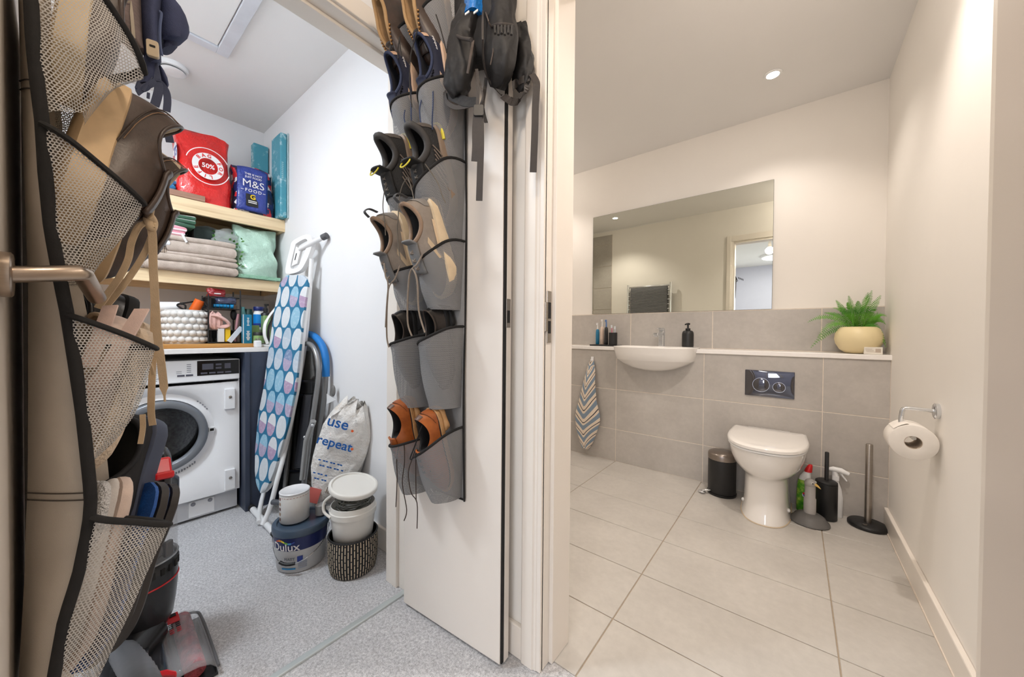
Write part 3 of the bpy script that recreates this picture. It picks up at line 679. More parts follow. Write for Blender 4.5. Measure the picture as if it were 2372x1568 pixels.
def htowel():
    # a gathered towel: narrow at the hook, widening to about 0.2 m, folds running down
    zt, zb = hz2-0.02, 0.065; V = []; UV = []
    nu, nv = 40, 46
    lw = [(0, -0.018, 0.018), (0.1, -0.038, 0.034), (0.25, -0.060, 0.040), (0.45, -0.095, 0.055), (0.6, -0.125, 0.085), (0.68, -0.130, 0.088), (0.8, -0.118, 0.060), (0.92, -0.088, 0.030), (1, -0.062, -0.002)]
    def edges(t):
        for a, b in zip(lw, lw[1:]):
            if t <= b[0]+1e-9:
                f = (t-a[0])/(b[0]-a[0]); return a[1]+(b[1]-a[1])*f, a[2]+(b[2]-a[2])*f
    for j in range(nv):
        t = j/(nv-1); l, r_ = edges(t)
        for i in range(nu):
            a = 2*PI*i/nu; c = math.cos(a); s = math.sin(a)
            x = hx_+(l+r_)/2+(r_-l)/2*c
            depth = 0.012+0.022*min(1, t*4)
            fold = 0.010*math.sin(3*a+2.4*t)*min(1, t*5)
            y = YB-0.012-depth-depth*0.9*s*0.9+fold*max(0, s)
            V.append((x, min(y, YB-0.012), zt+(zb-zt)*t)); 
            ck = (c+0.25)
            UV.append((c, t+0.11*abs(ck)*1.3*(1 if t > 0.05 else 0.4)))
    g = ([Vector(v) for v in V], [(j*nu+i, j*nu+(i+1) % nu, (j+1)*nu+(i+1) % nu, (j+1)*nu+i) for j in range(nv-1) for i in range(nu)]+[tuple(range(nu)), tuple((nv-1)*nu+i for i in range(nu-1, -1, -1))])
    return tag(mk('hand_towel', g, mk_striped(), smooth=True, uv=UV), 'blue cream and black striped hand towel hanging on the tiled wall', 'towel')
htowel()

# towel radiator on the far wall, seen in the mirror
rx0, rx1, rzt = -1.74, -1.21, 1.635
rad = thing('towel_radiator', ((rx0+rx1)/2, 1.05, 0.6), 'chrome ladder towel radiator seen reflected in the mirror', 'radiator')
for x in (rx0, rx1):
    mk('upright', tube([(x, 1.055, 0.62), (x, 1.055, rzt)], 0.016, 12), M['chrome'], rad, smooth=True)
for k in range(16):
    z = 0.68+k*0.058+(0.05 if k > 8 else 0)
    mk('rung', tube([(rx0, 1.055, z), (rx1, 1.055, z)], 0.011, 10), M['chrome'], rad, smooth=True)
for z in (0.72, 1.5):
    for x in (rx0, rx1):
        mk('bracket', tube([(x, 1.055, z), (x, 0.99, z)], 0.008, 8), M['chrome'], rad, smooth=True)
n = NT('grey_ribbed_towel'); v = n.coord('Object'); s = n.xyz(v)
wv = n.math('SINE', n.math('MULTIPLY', s[2], 420)); n.base(n.ramp(wv, [(0, lin((96, 96, 98))), (1, lin((140, 140, 142)))])); n.set(0.95); n.bump(wv, 0.6, 0.003)
tag(mk('bath_towel', grid(lambda u, t: (rx0+0.035+(rx1-rx0-0.07)*u, 1.055+(0.017 if True else 0)*math.copysign(min(1, abs(t-0.5)*14), t-0.5)+0.002*math.sin(u*30), 1.603-abs(t-0.5)*2*(0.36+0.05*math.sin(u*PI))), 24, 40), n.m, smooth=True, solid=0.008), 'grey ribbed bath towel hung over the chrome towel radiator', 'towel')

# downlights
M['lampglow'] = NT('lamp_glow').m
bb_ = M['lampglow'].node_tree.nodes['Principled BSDF']; bb_.inputs['Emission Color'].default_value = (1, 0.93, 0.82, 1); bb_.inputs['Emission Strength'].default_value = 30
labs = ['recessed downlight in the bathroom ceiling above the toilet', 'recessed downlight over the bath seen reflected at the top left of the mirror', 'recessed bathroom downlight just inside the doorway', 'recessed bathroom downlight at the far end above the bath']
for (x, y), lb in zip(DOWN, labs):
    d = thing('downlight', (x, y, ZC), lb, 'downlight')
    mk('bezel', mv(lathe([(0.030, -0.006), (0.041, -0.005), (0.043, -0.001), (0.030, -0.001)], 32), (x, y, ZC)), M['white'], d, smooth=True)
    mk('bulb_face', mv(prism(disc(0.029, 28), -0.012, -0.009), (x, y, ZC+0.006)), M['lampglow'], d)
# hall pendant with a bare bulb
hp = thing('pendant_lamp', (-0.27, 0.20, 2.01), 'bare bulb hanging in the hall and seen reflected in the mirror', 'lamp')
mk('cord', tube([(-0.27, 0.20, ZC), (-0.27, 0.20, 2.15)], 0.003, 6), M['white'], hp)
mk('holder', mv(lathe([(0.012, 0.195-0.04), (0.018, 0.15-0.03), (0.019, 0.085)], 16, True, True), (-0.27, 0.20, 2.01)), M['white'], hp, smooth=True)
gl = NT('bulb_glow'); gl.b.inputs['Emission Color'].default_value = (1, 0.85, 0.62, 1); gl.b.inputs['Emission Strength'].default_value = 25
bo = mk('bulb', ball((-0.27, 0.20, 2.05), 0.032, 16, 12), gl.m, hp, smooth=True)
# added hall fill panel and closet lamp fixtures
cp = thing('fill_panel', (-0.2, -2.2, ZC), 'unseen round flush ceiling lamp added in the hall behind the viewpoint', 'lamp')
mk('rim', mv(lathe([(0.31, -0.03), (0.32, -0.02), (0.32, 0)], 36), (-0.2, -2.2, ZC)), M['white'], cp, smooth=True)
# ------------------------------------------------------------------ closet: shelves, worktop, washing machine
XS = -2.62
def slab(c, s, r=0.01, n=3, jit=0.0, nx=10, ny=10, seed=1):
    """soft rounded slab (cloth stack layer) with a little unevenness"""
    rnd = random.Random(seed)
    w_, d_, h_ = s; rings = []
    prof = [(r, 0)] + [(r*(1-math.sin(a)), h_/2-(h_/2)*math.cos(a)) for a in [PI/2*k/n*1.0 for k in range(1, n+1)]]
    lev = [(0.6*r, 0.0), (0.2*r, 0.15*h_), (0, 0.35*h_), (0, 0.65*h_), (0.2*r, 0.85*h_), (0.6*r, 1.0*h_)]
    ph = [rnd.uniform(0, 6) for _ in range(4)]
    for ins, z in lev:
        pts = []
        W, D = w_-2*ins, d_-2*ins
        o = []
        for k in range(nx): o.append((-W/2+W*k/nx, -D/2))
        for k in range(ny): o.append((W/2, -D/2+D*k/ny))
        for k in range(nx): o.append((W/2-W*k/nx, D/2))
        for k in range(ny): o.append((-W/2, D/2-D*k/ny))
        for (x, y) in o:
            jx = jit*(math.sin(9*y/D*2+ph[0])+0.5*math.sin(23*x+31*y+ph[1]))
            jz = jit*math.sin(7*x/W+5*y/D+ph[2])*(0.3+z/h_)
            pts.append((c[0]+x+jx*0.5, c[1]+y+jit*math.sin(11*x/W+ph[3])*0.5, c[2]+z+jz))
        rings.append(pts)
    return loft(rings, True, True)

def shelf(z0, z1, lb, nm):
    t = thing('shelf', (XCB, 0.15, z0), lb, 'shelf')
    mk('board', box((XCB, -0.58, z1-0.022), (XS-0.022, YC, z1)), M['pine'], t, bevel=0.001)
    mk('front_rail', box((XS-0.022, -0.58, z0), (XS, YC, z1)), M['pine'], t, bevel=0.002)
    mk('batten', box((XCB, YC-0.022, z0+0.0), (XS-0.03, YC, z1-0.023)), M['pine'], t, bevel=0.001)
    mk('batten', box((XCB, -0.58, z0+0.0), (XCB+0.022, YC-0.03, z1-0.023)), M['pine'], t, bevel=0.001)
shelf(1.632, 1.708, 'upper pine shelf holding the red and blue carrier bags', 'u')
shelf(1.236, 1.303, 'lower pine shelf holding the folded towels and mint bag', 'l')
tag(mk('wood_offcut', box((-2.70, -0.50, 1.7085), (XS+0.004, 0.492, 1.740)), M['brownwood'], bevel=0.001), 'brown timber offcut lying along the front of the upper shelf', 'plank')

# worktop and side panel
M['navy'] = mat('navy_panel', (58, 66, 84), 0.45, var=0.05)
wt = tag(mk('worktop', box((XCB, -0.58, 0.868), (-2.33, YC, 0.892)), M['quartz'], bevel=0.002), 'white worktop running over the washing machine', 'worktop')
mk('oak_strip', box((-2.86, -0.45, 0.8925), (-2.40, 0.695, 0.912)), M['oak'], wt, bevel=0.0015)
np_ = tag(mk('side_panel', box((XCB+0.02, 0.600, 0.001), (-2.318, 0.622, 0.867)), M['navy'], bevel=0.0015), 'navy blue end panel between washing machine and ironing board', 'panel')
np2 = tag(mk('filler_panel', box((-2.345, 0.623, 0.001), (-2.326, YC-0.001, 0.867)), M['navy'], bevel=0.0015), 'navy blue filler panel behind the ironing board', 'panel')
tag(mk('side_panel', box((XCB+0.02, -0.045, 0.001), (-2.318, -0.023, 0.867)), M['navy'], bevel=0.0015), 'navy blue end panel left of the washing machine, behind the shoe organiser', 'panel')

def washer():
    X = -2.385; y0, y1, zt = -0.010, 0.591, 0.832; cy, cz = 0.283, 0.466
    t = thing('washing_machine', (X-0.28, (y0+y1)/2, 0), 'white built in washing machine with round glass door under the worktop', 'washing machine')
    W = mat('machine_white', (250, 250, 251), 0.28, var=0.008)
    # body with the round opening in its front
    N = 64; fr = []
    circ = [(cy+0.228*math.cos(2*PI*k/N), cz+0.228*math.sin(2*PI*k/N)) for k in range(N)]
    def sq(k):
        a = 2*PI*k/N; c, s = math.cos(a), math.sin(a)
        lim = []
        if c > 1e-9: lim.append((y1-cy)/c)
        if c < -1e-9: lim.append((y0-cy)/c)
        if s > 1e-9: lim.append((0.708-cz)/s)
        if s < -1e-9: lim.append((0.118-cz)/s)
        q = min(lim); return (cy+c*q, cz+s*q)
    r0 = [(X, *sq(k)) for k in range(N)]; r1 = [(X, *c) for c in circ]
    r2 = [(X-0.022, cy+0.205*math.cos(2*PI*k/N), cz+0.205*math.sin(2*PI*k/N)) for k in range(N)]
    r3 = [(X-0.014, cy+0.178*math.cos(2*PI*k/N), cz+0.178*math.sin(2*PI*k/N)) for k in range(N)]
    r4 = [(X-0.05, cy+0.16*math.cos(2*PI*k/N), cz+0.16*math.sin(2*PI*k/N)) for k in range(N)]
    mk('front_panel', loft([r0, r1, r2, r3, r4]), W, t, smooth=True)
    corners = join(box((X-0.54, y0, 0.118), (X-0.52, y1, 0.83)), box((X-0.52, y0, 0.118), (X-0.06, y0+0.003, 0.83)), box((X-0.52, y1-0.003, 0.118), (X-0.06, y1, 0.83)), box((X-0.52, y0, 0.118), (X-0.06, y1, 0.121)), box((X-0.52, y0, 0.827), (X-0.06, y1, 0.83)), box((X-0.06, y0, 0.118), (X-0.001, y0+0.003, 0.83)), box((X-0.06, y1-0.003, 0.118), (X-0.001, y1, 0.83)))
    mk('body', corners, W, t)
    # fill the four corner triangles of the front
    def tri(ys, zs):
        return [Vector((X-0.0005, y, z)) for y, z in zip(ys, zs)], [(0, 1, 2, 3)]
    for a_, b_ in ((y0, cy-0.233), (cy+0.233, y1)):
        mk('front_frame', box((X-0.012, a_, 0.118), (X-0.002, b_, 0.708)), W, t)
    # grey door ring, glass bowl, drum
    def ring(r0_, r1_, x0, x1, n=56):
        prof = [(r0_, x0), (r0_, x1-0.004), (r0_+0.004, x1), (r1_-0.006, x1), (r1_, x1-0.006), (r1_, x0)]
        return [[(X+x, cy+r*math.cos(2*PI*k/n), cz+r*math.sin(2*PI*k/n)) for k in range(n)] for r, x in prof]
    d = mk('door', loft(ring(0.140, 0.174, -0.02, 0.018)), mat('door_ring_grey', (132, 136, 142), 0.3, 0.25), t, smooth=True)
    g = NT('door_glass'); g.base((0.9, 0.92, 0.95, 1)); g.set(0.03); g.b.inputs['Transmission Weight'].default_value = 1.0; g.b.inputs['IOR'].default_value = 1.2
    n = 48
    bowl = [(0.141, -0.004), (0.120, -0.010), (0.09, -0.03), (0.05, -0.05), (0.001, -0.058)]
    mk('glass', loft([[(X+x, cy+r*math.cos(2*PI*k/n), cz+r*math.sin(2*PI*k/n)) for k in range(n)] for r, x in bowl]), g.m, d, smooth=True)
    dm = mat('drum_steel', (120, 122, 124), 0.28, 0.95, var=0.2, vs=90)
    dr = [(0.158, -0.05), (0.165, -0.07), (0.23, -0.075), (0.23, -0.36), (0.20, -0.39), (0.001, -0.40)]
    mk('drum', loft([[(X+x, cy+r*math.cos(2*PI*k/n), cz+r*math.sin(2*PI*k/n)) for k in range(n)] for r, x in dr]), dm, t, smooth=True)
    for a in (35, 155, 275):
        c, s = math.cos(R(a)), math.sin(R(a))
        mk('drum_paddle', tube([(X-0.09, cy+0.20*c, cz+0.20*s), (X-0.35, cy+0.20*c, cz+0.20*s)], 0.04, 10), dm, t, smooth=True)
    mk('door_gasket', loft([[(X+x, cy+r*math.cos(2*PI*k/n), cz+r*math.sin(2*PI*k/n)) for k in range(n)] for r, x in ((0.172, -0.015), (0.162, -0.03), (0.150, -0.045), (0.158, -0.06))]), mat('gasket', (70, 72, 76), 0.6), t, smooth=True)
    # control panel, display, print
    cp = mk('control_panel', box((X-0.05, y0, 0.722), (X+0.010, y1, zt)), W, t, bevel=0.005)
    mk('display', box((X+0.008, 0.413, 0.752), (X+0.012, y1-0.004, zt-0.004)), M['blackgloss'], t, bevel=0.0015)
    P1 = mat('panel_print', (150, 152, 160), 0.5); P2 = mat('panel_keys', (92, 92, 104), 0.4)
    scr = [cbox((X+0.0122, y, z), (0.001, w_, h)) for y, z, w_, h in ((0.455, 0.797, 0.045, 0.030), (0.499, 0.806, 0.024, 0.010), (0.499, 0.788, 0.024, 0.010), (0.537, 0.797, 0.026, 0.028))]
    for q in scr: mk('screen_segment', q, P2, t)
    for k in range(4):
        mk('key', cbox((X+0.0128, 0.440+0.033*k, 0.764), (0.002, 0.026, 0.008)), P2, t)
    for k in range(2):
        mk('key', cbox((X+0.0108, 0.352+0.032*k, 0.758), (0.002, 0.027, 0.009)), P2, t)
    bars = []
    rnd = random.Random(3)
    for k in range(9): bars.append(cbox((X+0.0104, 0.255, 0.818-0.0098*k), (0.0008, 0.022+0.02*rnd.random(), 0.0028)))
    for k in range(9): bars.append(cbox((X+0.0104, 0.12, 0.818-0.0098*k), (0.0008, 0.022+0.02*rnd.random(), 0.0028)))
    for k in range(5): bars.append(cbox((X+0.0104, 0.382, 0.812-0.0095*k), (0.0008, 0.016, 0.0035)))
    for k in range(2): bars.append(cbox((X+0.0104, 0.345, 0.778-0.008*k), (0.0008, 0.020, 0.002)))
    mk('printed_scale', join(*bars), P1, t)['kind'] = 'stuff'
    mk('dial', mv(rot(lathe([(0.036, 0), (0.036, 0.004), (0.031, 0.008), (0.030, 0.022), (0.027, 0.026), (0.001, 0.026)], 40, True), (0, 90, 0)), (X+0.010, 0.19, 0.777)), M['white'], t, smooth=True)
    # hinge mounts, catch, plinth with its filter flap
    for z in (0.617, 0.181):
        h = mk('hinge_mount', box((X-0.001, 0.524, z-0.055), (X+0.014, 0.570, z+0.055)), W, t, bevel=0.003)
        mk('screw', mv(rot(lathe([(0.008, 0), (0.007, 0.004), (0.001, 0.005)], 12, True), (0, 90, 0)), (X+0.0135, 0.548, z+0.01)), M['steel'], h)
    cb = mk('catch', box((X-0.02, 0.462, 0.452), (X-0.004, 0.486, 0.476)), M['white'], t, bevel=0.001)
    mk('catch_slot', box((X-0.0045, 0.466, 0.457), (X-0.0035, 0.482, 0.470)), M['seal'], cb)
    marks = []
    for k in range(12):
        a = R(-52-3.2*k); r = 0.203
        marks.append(cbox((X-0.0195, cy+r*math.cos(a), cz+r*math.sin(a)), (0.0012, 0.004+0.003*rnd.random(), 0.012*rnd.uniform(0.6, 1.2))))
    for k in range(5):
        a = R(48-4*k); r = 0.205
        marks.append(cbox((X-0.0195, cy+r*math.cos(a), cz+r*math.sin(a)), (0.0012, 0.006, 0.006)))
    mk('printed_symbols', join(*marks), P1, t)['kind'] = 'stuff'
    pl = mk('plinth', box((X-0.50, y0+0.004, 0.014), (X-0.028, y1-0.004, 0.116)), mat('plinth_white', (220, 221, 224), 0.4), t, bevel=0.002)
    mk('filter_flap', box((X-0.029, 0.385, 0.022), (X-0.025, 0.488, 0.102)), W, t, bevel=0.002)
    for y in (0.402, 0.47):
        mk('flap_catch', mv(rot(lathe([(0.010, 0), (0.009, 0.004), (0.001, 0.004)], 16, True), (0, 90, 0)), (X-0.025, y, 0.088)), P1, t)
    for y in (y0+0.06, y1-0.06):
        mk('foot', box((X-0.46, y-0.02, 0.0), (X-0.06, y+0.02, 0.015)), M['seal'], t)
washer()

# ceiling vent and smoke alarm disc
vt = thing('ceiling_vent', (-2.648, 0.366, ZC-0.05), 'round white plastic extractor vent on the closet ceiling', 'vent')
mk('collar', mv(lathe([(0.062, 0), (0.064, -0.012), (0.060, -0.022), (0.052, -0.024), (0.05, -0.006)], 36, False, True), (-2.648, 0.366, ZC-0.010)), M['white'], vt, smooth=True)
mk('centre_disc', mv(lathe([(0.052, -0.040), (0.048, -0.044), (0.03, -0.047), (0.001, -0.048)], 32, True), (-2.648, 0.366, ZC-0.002)), M['white'], vt, smooth=True)
# closet lamp (its light is set at the top of the script)
cl = thing('ceiling_lamp', (-1.75, -0.36, ZC-0.07), 'round white flush lamp on the closet ceiling, hidden above the shoe organiser', 'lamp')
mk('base_ring', mv(lathe([(0.135, 0), (0.14, -0.01), (0.14, -0.03), (0.13, -0.035)], 40), (-1.75, -0.36, ZC-0.010)), M['white'], cl, smooth=True)

# ------------------------------------------------------------------ things on the upper shelf
def bag(base, w_, d_, h, lean=0.0, pinch=0.25, seed=1, nu=44, nv=22, rough=0.004, yaw=0, power=4):
    """upright filled bag: rounded rectangle at the foot, pinched flat at the top; width along y, depth along x"""
    rnd = random.Random(seed); ph = [rnd.uniform(0, 7) for _ in range(8)]
    rings = []
    for j in range(nv):
        t = j/(nv-1); dd = d_*(1-(1-pinch)*max(0, (t-0.35)/0.65)**1.3)*(0.93+0.07*min(1, t*8)); ww = w_*(1.0-0.05*math.sin(PI*t)+0.02*math.sin(5*t+ph[0]))
        pts = []
        for i in range(nu):
            a = 2*PI*i/nu; c, s = math.cos(a), math.sin(a)
            x = dd/2*math.copysign(abs(c)**(2/power), c); y = ww/2*math.copysign(abs(s)**(2/power), s)
            k = rough*min(1, t*6)
            x += k*(math.sin(5*a+9*t+ph[1])+0.7*math.sin(3*a-14*t+ph[2])+0.5*math.sin(11*a+23*t+ph[3]))
            y += k*(math.sin(4*a+8*t+ph[4])+0.5*math.sin(17*t+ph[5]))
            z = h*t + (0.012*math.sin(3.2*y/w_*2+ph[6])*(t > 0.999) if t > 0.9 else 0)
            x += lean*t*t
            q = Vector((x, y, z)); q.rotate(Euler((0, 0, R(yaw)))); pts.append(q+Vector(base))
        rings.append(pts)
    return loft(rings, True, True)
def decal_x(g, x, y, z, tilt=0, yaw=0, rollx=0):
    """lettering plane turned to face +x: its own x goes along +y, its own y goes up"""
    Mt = Matrix(((0, 0, 1), (1, 0, 0), (0, 1, 0))).to_4x4()
    Mr = Matrix.Rotation(R(yaw), 4, 'Z') @ Matrix.Rotation(R(tilt), 4, 'Y') @ Matrix.Rotation(R(rollx), 4, 'X')
    return mv(xf(xf(g, Mt), Mr), (x, y, z))
def plastic(name, c, rough=0.28, c2=None):
    n = NT(name); v = n.coord('Object')
    f = n.noise(v, 16, 5, 0.6); n.base(n.mix(n.math('MULTIPLY', f, 0.5), lin(c), lin(c2 or tuple(int(q*0.78) for q in c))))
    n.set(rough); n.bump(n.noise(v, 26, 4, 0.65), 0.55, 0.02)
    n.b.inputs['Coat Weight'].default_value = 0.3
    return n.m
zs = 1.709
by0, bx0 = 0.500, -2.728
rb = thing('carrier_bag', (bx0, by0, zs), 'full red plastic carrier bag with a round white print on the upper shelf', 'bag')
mk('bag', bag((bx0, by0, zs+0.002), 0.250, 0.205, 0.425, lean=-0.03, pinch=0.16, seed=4, rough=0.0045), plastic('red_plastic', (226, 34, 30)), rb, smooth=True)
WI = mat('white_print', (238, 234, 232), 0.4); RI = mat('red_print', (222, 40, 34), 0.4); BI = mat('blue_print', (40, 62, 150), 0.4)
def annulus(r0_, r1_, a0=0, a1=360, n=48, e=0.0006):
    o = [(r1_*math.cos(R(a0+(a1-a0)*k/n)), r1_*math.sin(R(a0+(a1-a0)*k/n))) for k in range(n+1)]
    i = [(r0_*math.cos(R(a0+(a1-a0)*k/n)), r0_*math.sin(R(a0+(a1-a0)*k/n))) for k in range(n+1)]
    return grid(lambda u, v: (*(o[int(round(u*n))] if v < 0.5 else i[int(round(u*n))]), e), n+1, 2)
def ringtext(s, r, size, a0, step, bold=0.0):
    gs = []
    for k, ch in enumerate(s):
        if ch == ' ': continue
        a = a0-step*k
        g = text(ch, size, bold, 0.0004); g = xf(g, Matrix.Rotation(R(a-90), 4, 'Z'))
        gs.append(mv(g, (r*math.cos(R(a)), r*math.sin(R(a)), 0.0012)))
    return join(*gs)
fx_ = bx0+0.101
DX = lambda g, dz=0: decal_x(xf(g, Matrix.Diagonal((1, 1.08, 1, 1))), fx_+0.010, by0+0.006, zs+0.205+dz, tilt=-7)
for q in (annulus(0.043, 0.070), annulus(0.094, 0.098, 25, 165), annulus(0.094, 0.098, 205, 345)): mk('printed_ring', DX(q), WI, rb)
for w_, a_ in (('BAG', 138), ('FOR', 30), ('LIFE', 282)): mk('printed_words', DX(ringtext(w_, 0.056, 0.026, a_, 27, 0.0006)), RI, rb)
mk('printed_words', DX(mv(text('50%', 0.034, 0.0006), (0, 0, 0.001))), WI, rb)
# white badge on the bag's left side
def decal_my(g, x, y, z):
    return mv(xf(g, Matrix(((1, 0, 0), (0, 0, -1), (0, 1, 0))).to_4x4()), (x, y, z))
mk('printed_badge', decal_my(xf(prism(disc(0.07, 32), 0, 0.001), Matrix.Diagonal((0.85, 1.2, 1, 1))), bx0+0.015, by0-0.1185, zs+0.235), WI, rb)
mk('printed_words', decal_my(mv(text("TS", 0.075, 0.002), (0.01, 0.025, 0.0015)), bx0+0.02, by0-0.1185, zs+0.235), BI, rb)

# blue grocery bag with patterned sides
my0, mx0 = 0.738, -2.712
def patterned():
    n = NT('red_black_pattern'); v = n.coord('Object'); vo = n.n('ShaderNodeTexVoronoi', feature='F1', distance='CHEBYCHEV')
    n.t.links.new(v, vo.inputs['Vector']); vo.inputs['Scale'].default_value = 34
    s = n.xyz(vo.outputs['Color'])
    n.base(n.ramp(s[0], [(0, lin((26, 28, 54))), (0.36, lin((206, 44, 52))), (0.62, lin((232, 226, 226))), (0.78, lin((30, 40, 92)))], 'CONSTANT')); n.set(0.4)
    n.bump(n.noise(v, 30, 3), 0.4, 0.01); return n.m
mb = thing('grocery_bag', (mx0, my0, zs), 'dark blue grocery bag with red patterned sides beside the red bag', 'bag')
mk('bag', bag((mx0, my0, zs+0.002), 0.216, 0.185, 0.295, lean=-0.02, pinch=0.45, seed=8, rough=0.004), patterned(), mb, smooth=True)
bp = plastic('blue_print_panel', (44, 64, 150), 0.35)
fxm = mx0+0.098
def panelfn(u, v):
    y = my0-0.102+0.155*u+0.008*v; z = zs+0.006+0.262*v
    return (fxm+0.006-0.018*v**3-0.004*math.cos(PI*u)-0.01*abs(2*u-1)**4, y, z+0.008*math.sin(PI*u)*v)
mk('front_panel', grid(panelfn, 14, 14), bp, mb, smooth=True, solid=0.003)
DM = lambda g, y, z: decal_x(g, fxm+0.0085, my0-0.022+y, zs+z, tilt=-3)
for q in (DM(text('M&S', 0.062, 0.0004), 0.002, 0.168), DM(text('FOOD', 0.026, 0.0003, space=1.3), 0.002, 0.128), DM(text('THIS IS NOT', 0.0165, 0.0002), 0.002, 0.226), DM(text('JUST FOOD', 0.0165, 0.0002), 0.002, 0.208)):
    mk('printed_words', q, WI, mb)
for q in (-0.055, 0.058): mk('printed_dash', DM(cbox((0, 0, 0), (0.014, 0.003, 0.0008)), q, 0.128), WI, mb)
lab = mk('black_label', join(DM(cbox((0, 0, 0), (0.062, 0.075, 0.001)), -0.005, 0.070)), M['black'], mb)
mk('printed_words', DM(mv(text('G', 0.040, 0.001), (0, 0, 0.001)), -0.001, 0.090), mat('yellow_print', (240, 200, 30), 0.4), mb)
for q in (0.066, 0.056): mk('printed_line', DM(cbox((0, 0, 0.001), (0.044, 0.005, 0.0008)), -0.003, q), WI, mb)
mk('label_band', DM(cbox((0, 0, 0.0006), (0.060, 0.014, 0.0008)), -0.005, 0.040), mat('tan_band', (214, 186, 140), 0.5), mb)
mk('bag_top_knot', ball((mx0-0.015, my0+0.028, zs+0.295), (0.03, 0.042, 0.014), 14, 8), patterned(), mb, smooth=True)

# teal boards against the right wall, small blue packet
n = NT('teal_card'); v = n.coord('Object'); f = n.noise(v, 11, 6, 0.7)
n.base(n.ramp(f, [(0.0, lin((62, 138, 156))), (0.54, lin((72, 150, 168))), (0.62, lin((176, 208, 214)))])); n.set(0.5)
tbd = thing('teal_box', (-2.75, 0.87, zs), 'tall worn teal cardboard sleeve standing against the right wall on the upper shelf', 'box')
mk('front_sleeve', box((-2.72, 0.848, zs+0.001), (-2.560, 0.886, zs+0.535)), n.m, tbd, bevel=0.008, seg=3)
mk('edge_wrap', box((-2.725, 0.887, zs+0.0005), (-2.553, 0.892, zs+0.54)), mat('clear_wrap', (196, 222, 226), 0.3), tbd, bevel=0.002)
_o = mk('printed_spine', join(*[cbox((-2.5595, 0.860, zs+0.25+0.012*k), (0.0008, 0.010, 0.007)) for k in range(9)]), mat('teal_print', (150, 196, 204), 0.5), tbd); _o['kind'] = 'stuff'
tag(mk('teal_board', box((-2.96, 0.80, zs+0.001), (-2.90, 0.888, zs+0.56)), n.m, bevel=0.006), 'second teal cardboard sleeve standing deeper in the corner of the upper shelf', 'box')
tag(mk('blue_packet', bag((-2.68, 0.33, 1.742), 0.10, 0.06, 0.05, seed=21, rough=0.003, nv=10, pinch=0.5), plastic('blue_packet', (40, 120, 170)), smooth=True), 'small crumpled blue packet left of the red bag', 'packet')

# ------------------------------------------------------------------ things on the lower shelf
def terry(name, c, c2=None, bs=380, st=0.6):
    return mat(name, c, 0.95, var=0.06, vs=30, bump=st, bs=bs, bd=0.004, c2=c2, **{'Sheen Weight': 0.35})
def stripes_mat(name, cols, scale, axis=2, rough=0.95):
    n = NT(name); s = n.xyz(n.coord('Object')); d = n.math('FRACT', n.math('MULTIPLY', s[axis], scale))
    k = len(cols); n.base(n.ramp(d, [(i/k, lin(c)) for i, c in enumerate(cols)], 'CONSTANT')); n.set(rough)
    n.bump(n.noise(n.coord('Object'), 380, 2), 0.5, 0.003); return n.m
zl = 1.304
def towel(x0, x1, y0, y1, zs_, mtl, lb, group=None, nm='folded_towel', overhang=0):
    t = thing(nm, ((x0+x1)/2, (y0+y1)/2, zs_[0]), lb, 'towel', group)
    for k in range(len(zs_)-1):
        h = zs_[k+1]-zs_[k]
        mk('fold', slab(((x0+x1)/2+random.uniform(-0.004, 0.004), (y0+y1)/2+random.uniform(-0.005, 0.005), zs_[k]), (x1-x0, y1-y0, h*1.02), min(0.02, h*0.5), jit=0.0025, seed=int(zs_[k]*1000)), mtl, t, smooth=True)
    return t
beige = terry('beige_waffle', (206, 190, 176), (182, 164, 150))
towel(-2.93, -2.585, 0.245, 0.640, [zl, zl+0.048, zl+0.082], beige, 'thick folded beige towel at the bottom of the pile hanging over the lower shelf edge')
towel(-2.95, -2.61, 0.33, 0.632, [zl+0.086, zl+0.105, zl+0.165, zl+0.195], terry('beige_towel', (208, 192, 180), (190, 174, 160)), 'smaller folded beige towel on top of the thick beige towel')
towel(-2.90, -2.63, 0.275, 0.368, [zl+0.087, zl+0.112, zl+0.128], stripes_mat('brown_stripes', [(196, 178, 160), (92, 80, 72), (206, 190, 174), (120, 104, 92)], 75, 1), 'bunched brown striped cloth at the left end of the beige towels')
towel(-2.93, -2.60, 0.095, 0.262, [zl, zl+0.045, zl+0.075], terry('cream_towel', (214, 204, 196)), 'rolled cream towel at the left of the lower shelf')
n = NT('blue_white_towel'); s = n.xyz(n.coord('Object')); d = n.math('FRACT', n.math('ADD', n.math('MULTIPLY', s[1], 7.0), 0.15))
n.base(n.ramp(d, [(0, lin((44, 116, 176))), (0.45, lin((236, 238, 242)))], 'CONSTANT')); n.set(0.95); n.bump(n.noise(n.coord('Object'), 380, 2), 0.6, 0.004)
towel(-2.92, -2.605, 0.115, 0.345, [zl+0.128, zl+0.155, zl+0.19], n.m, 'blue and white towel folded above the cream towel')
towel(-2.90, -2.62, 0.20, 0.412, [zl+0.192, zl+0.215, zl+0.245], stripes_mat('pink_stripes', [(232, 170, 180), (244, 232, 232), (226, 150, 164)], 42, 2), 'pink and white striped cloth bag above the blue towel')
mk('drawstring', tube(spline([(-2.618, 0.395, zl+0.205), (-2.607, 0.405, zl+0.175), (-2.606, 0.412, zl+0.160)], 4), 0.006, 8), M['white'], bpy.data.objects['folded_towel.005'] if 'folded_towel.005' in bpy.data.objects else None, smooth=True)
towel(-2.94, -2.63, 0.18, 0.455, [zl+0.247, zl+0.268, zl+0.290, zl+0.312], stripes_mat('green_stripes', [(62, 96, 76), (226, 228, 222)], 24, 2), 'green and white striped towel at the top of the left pile under the upper shelf')
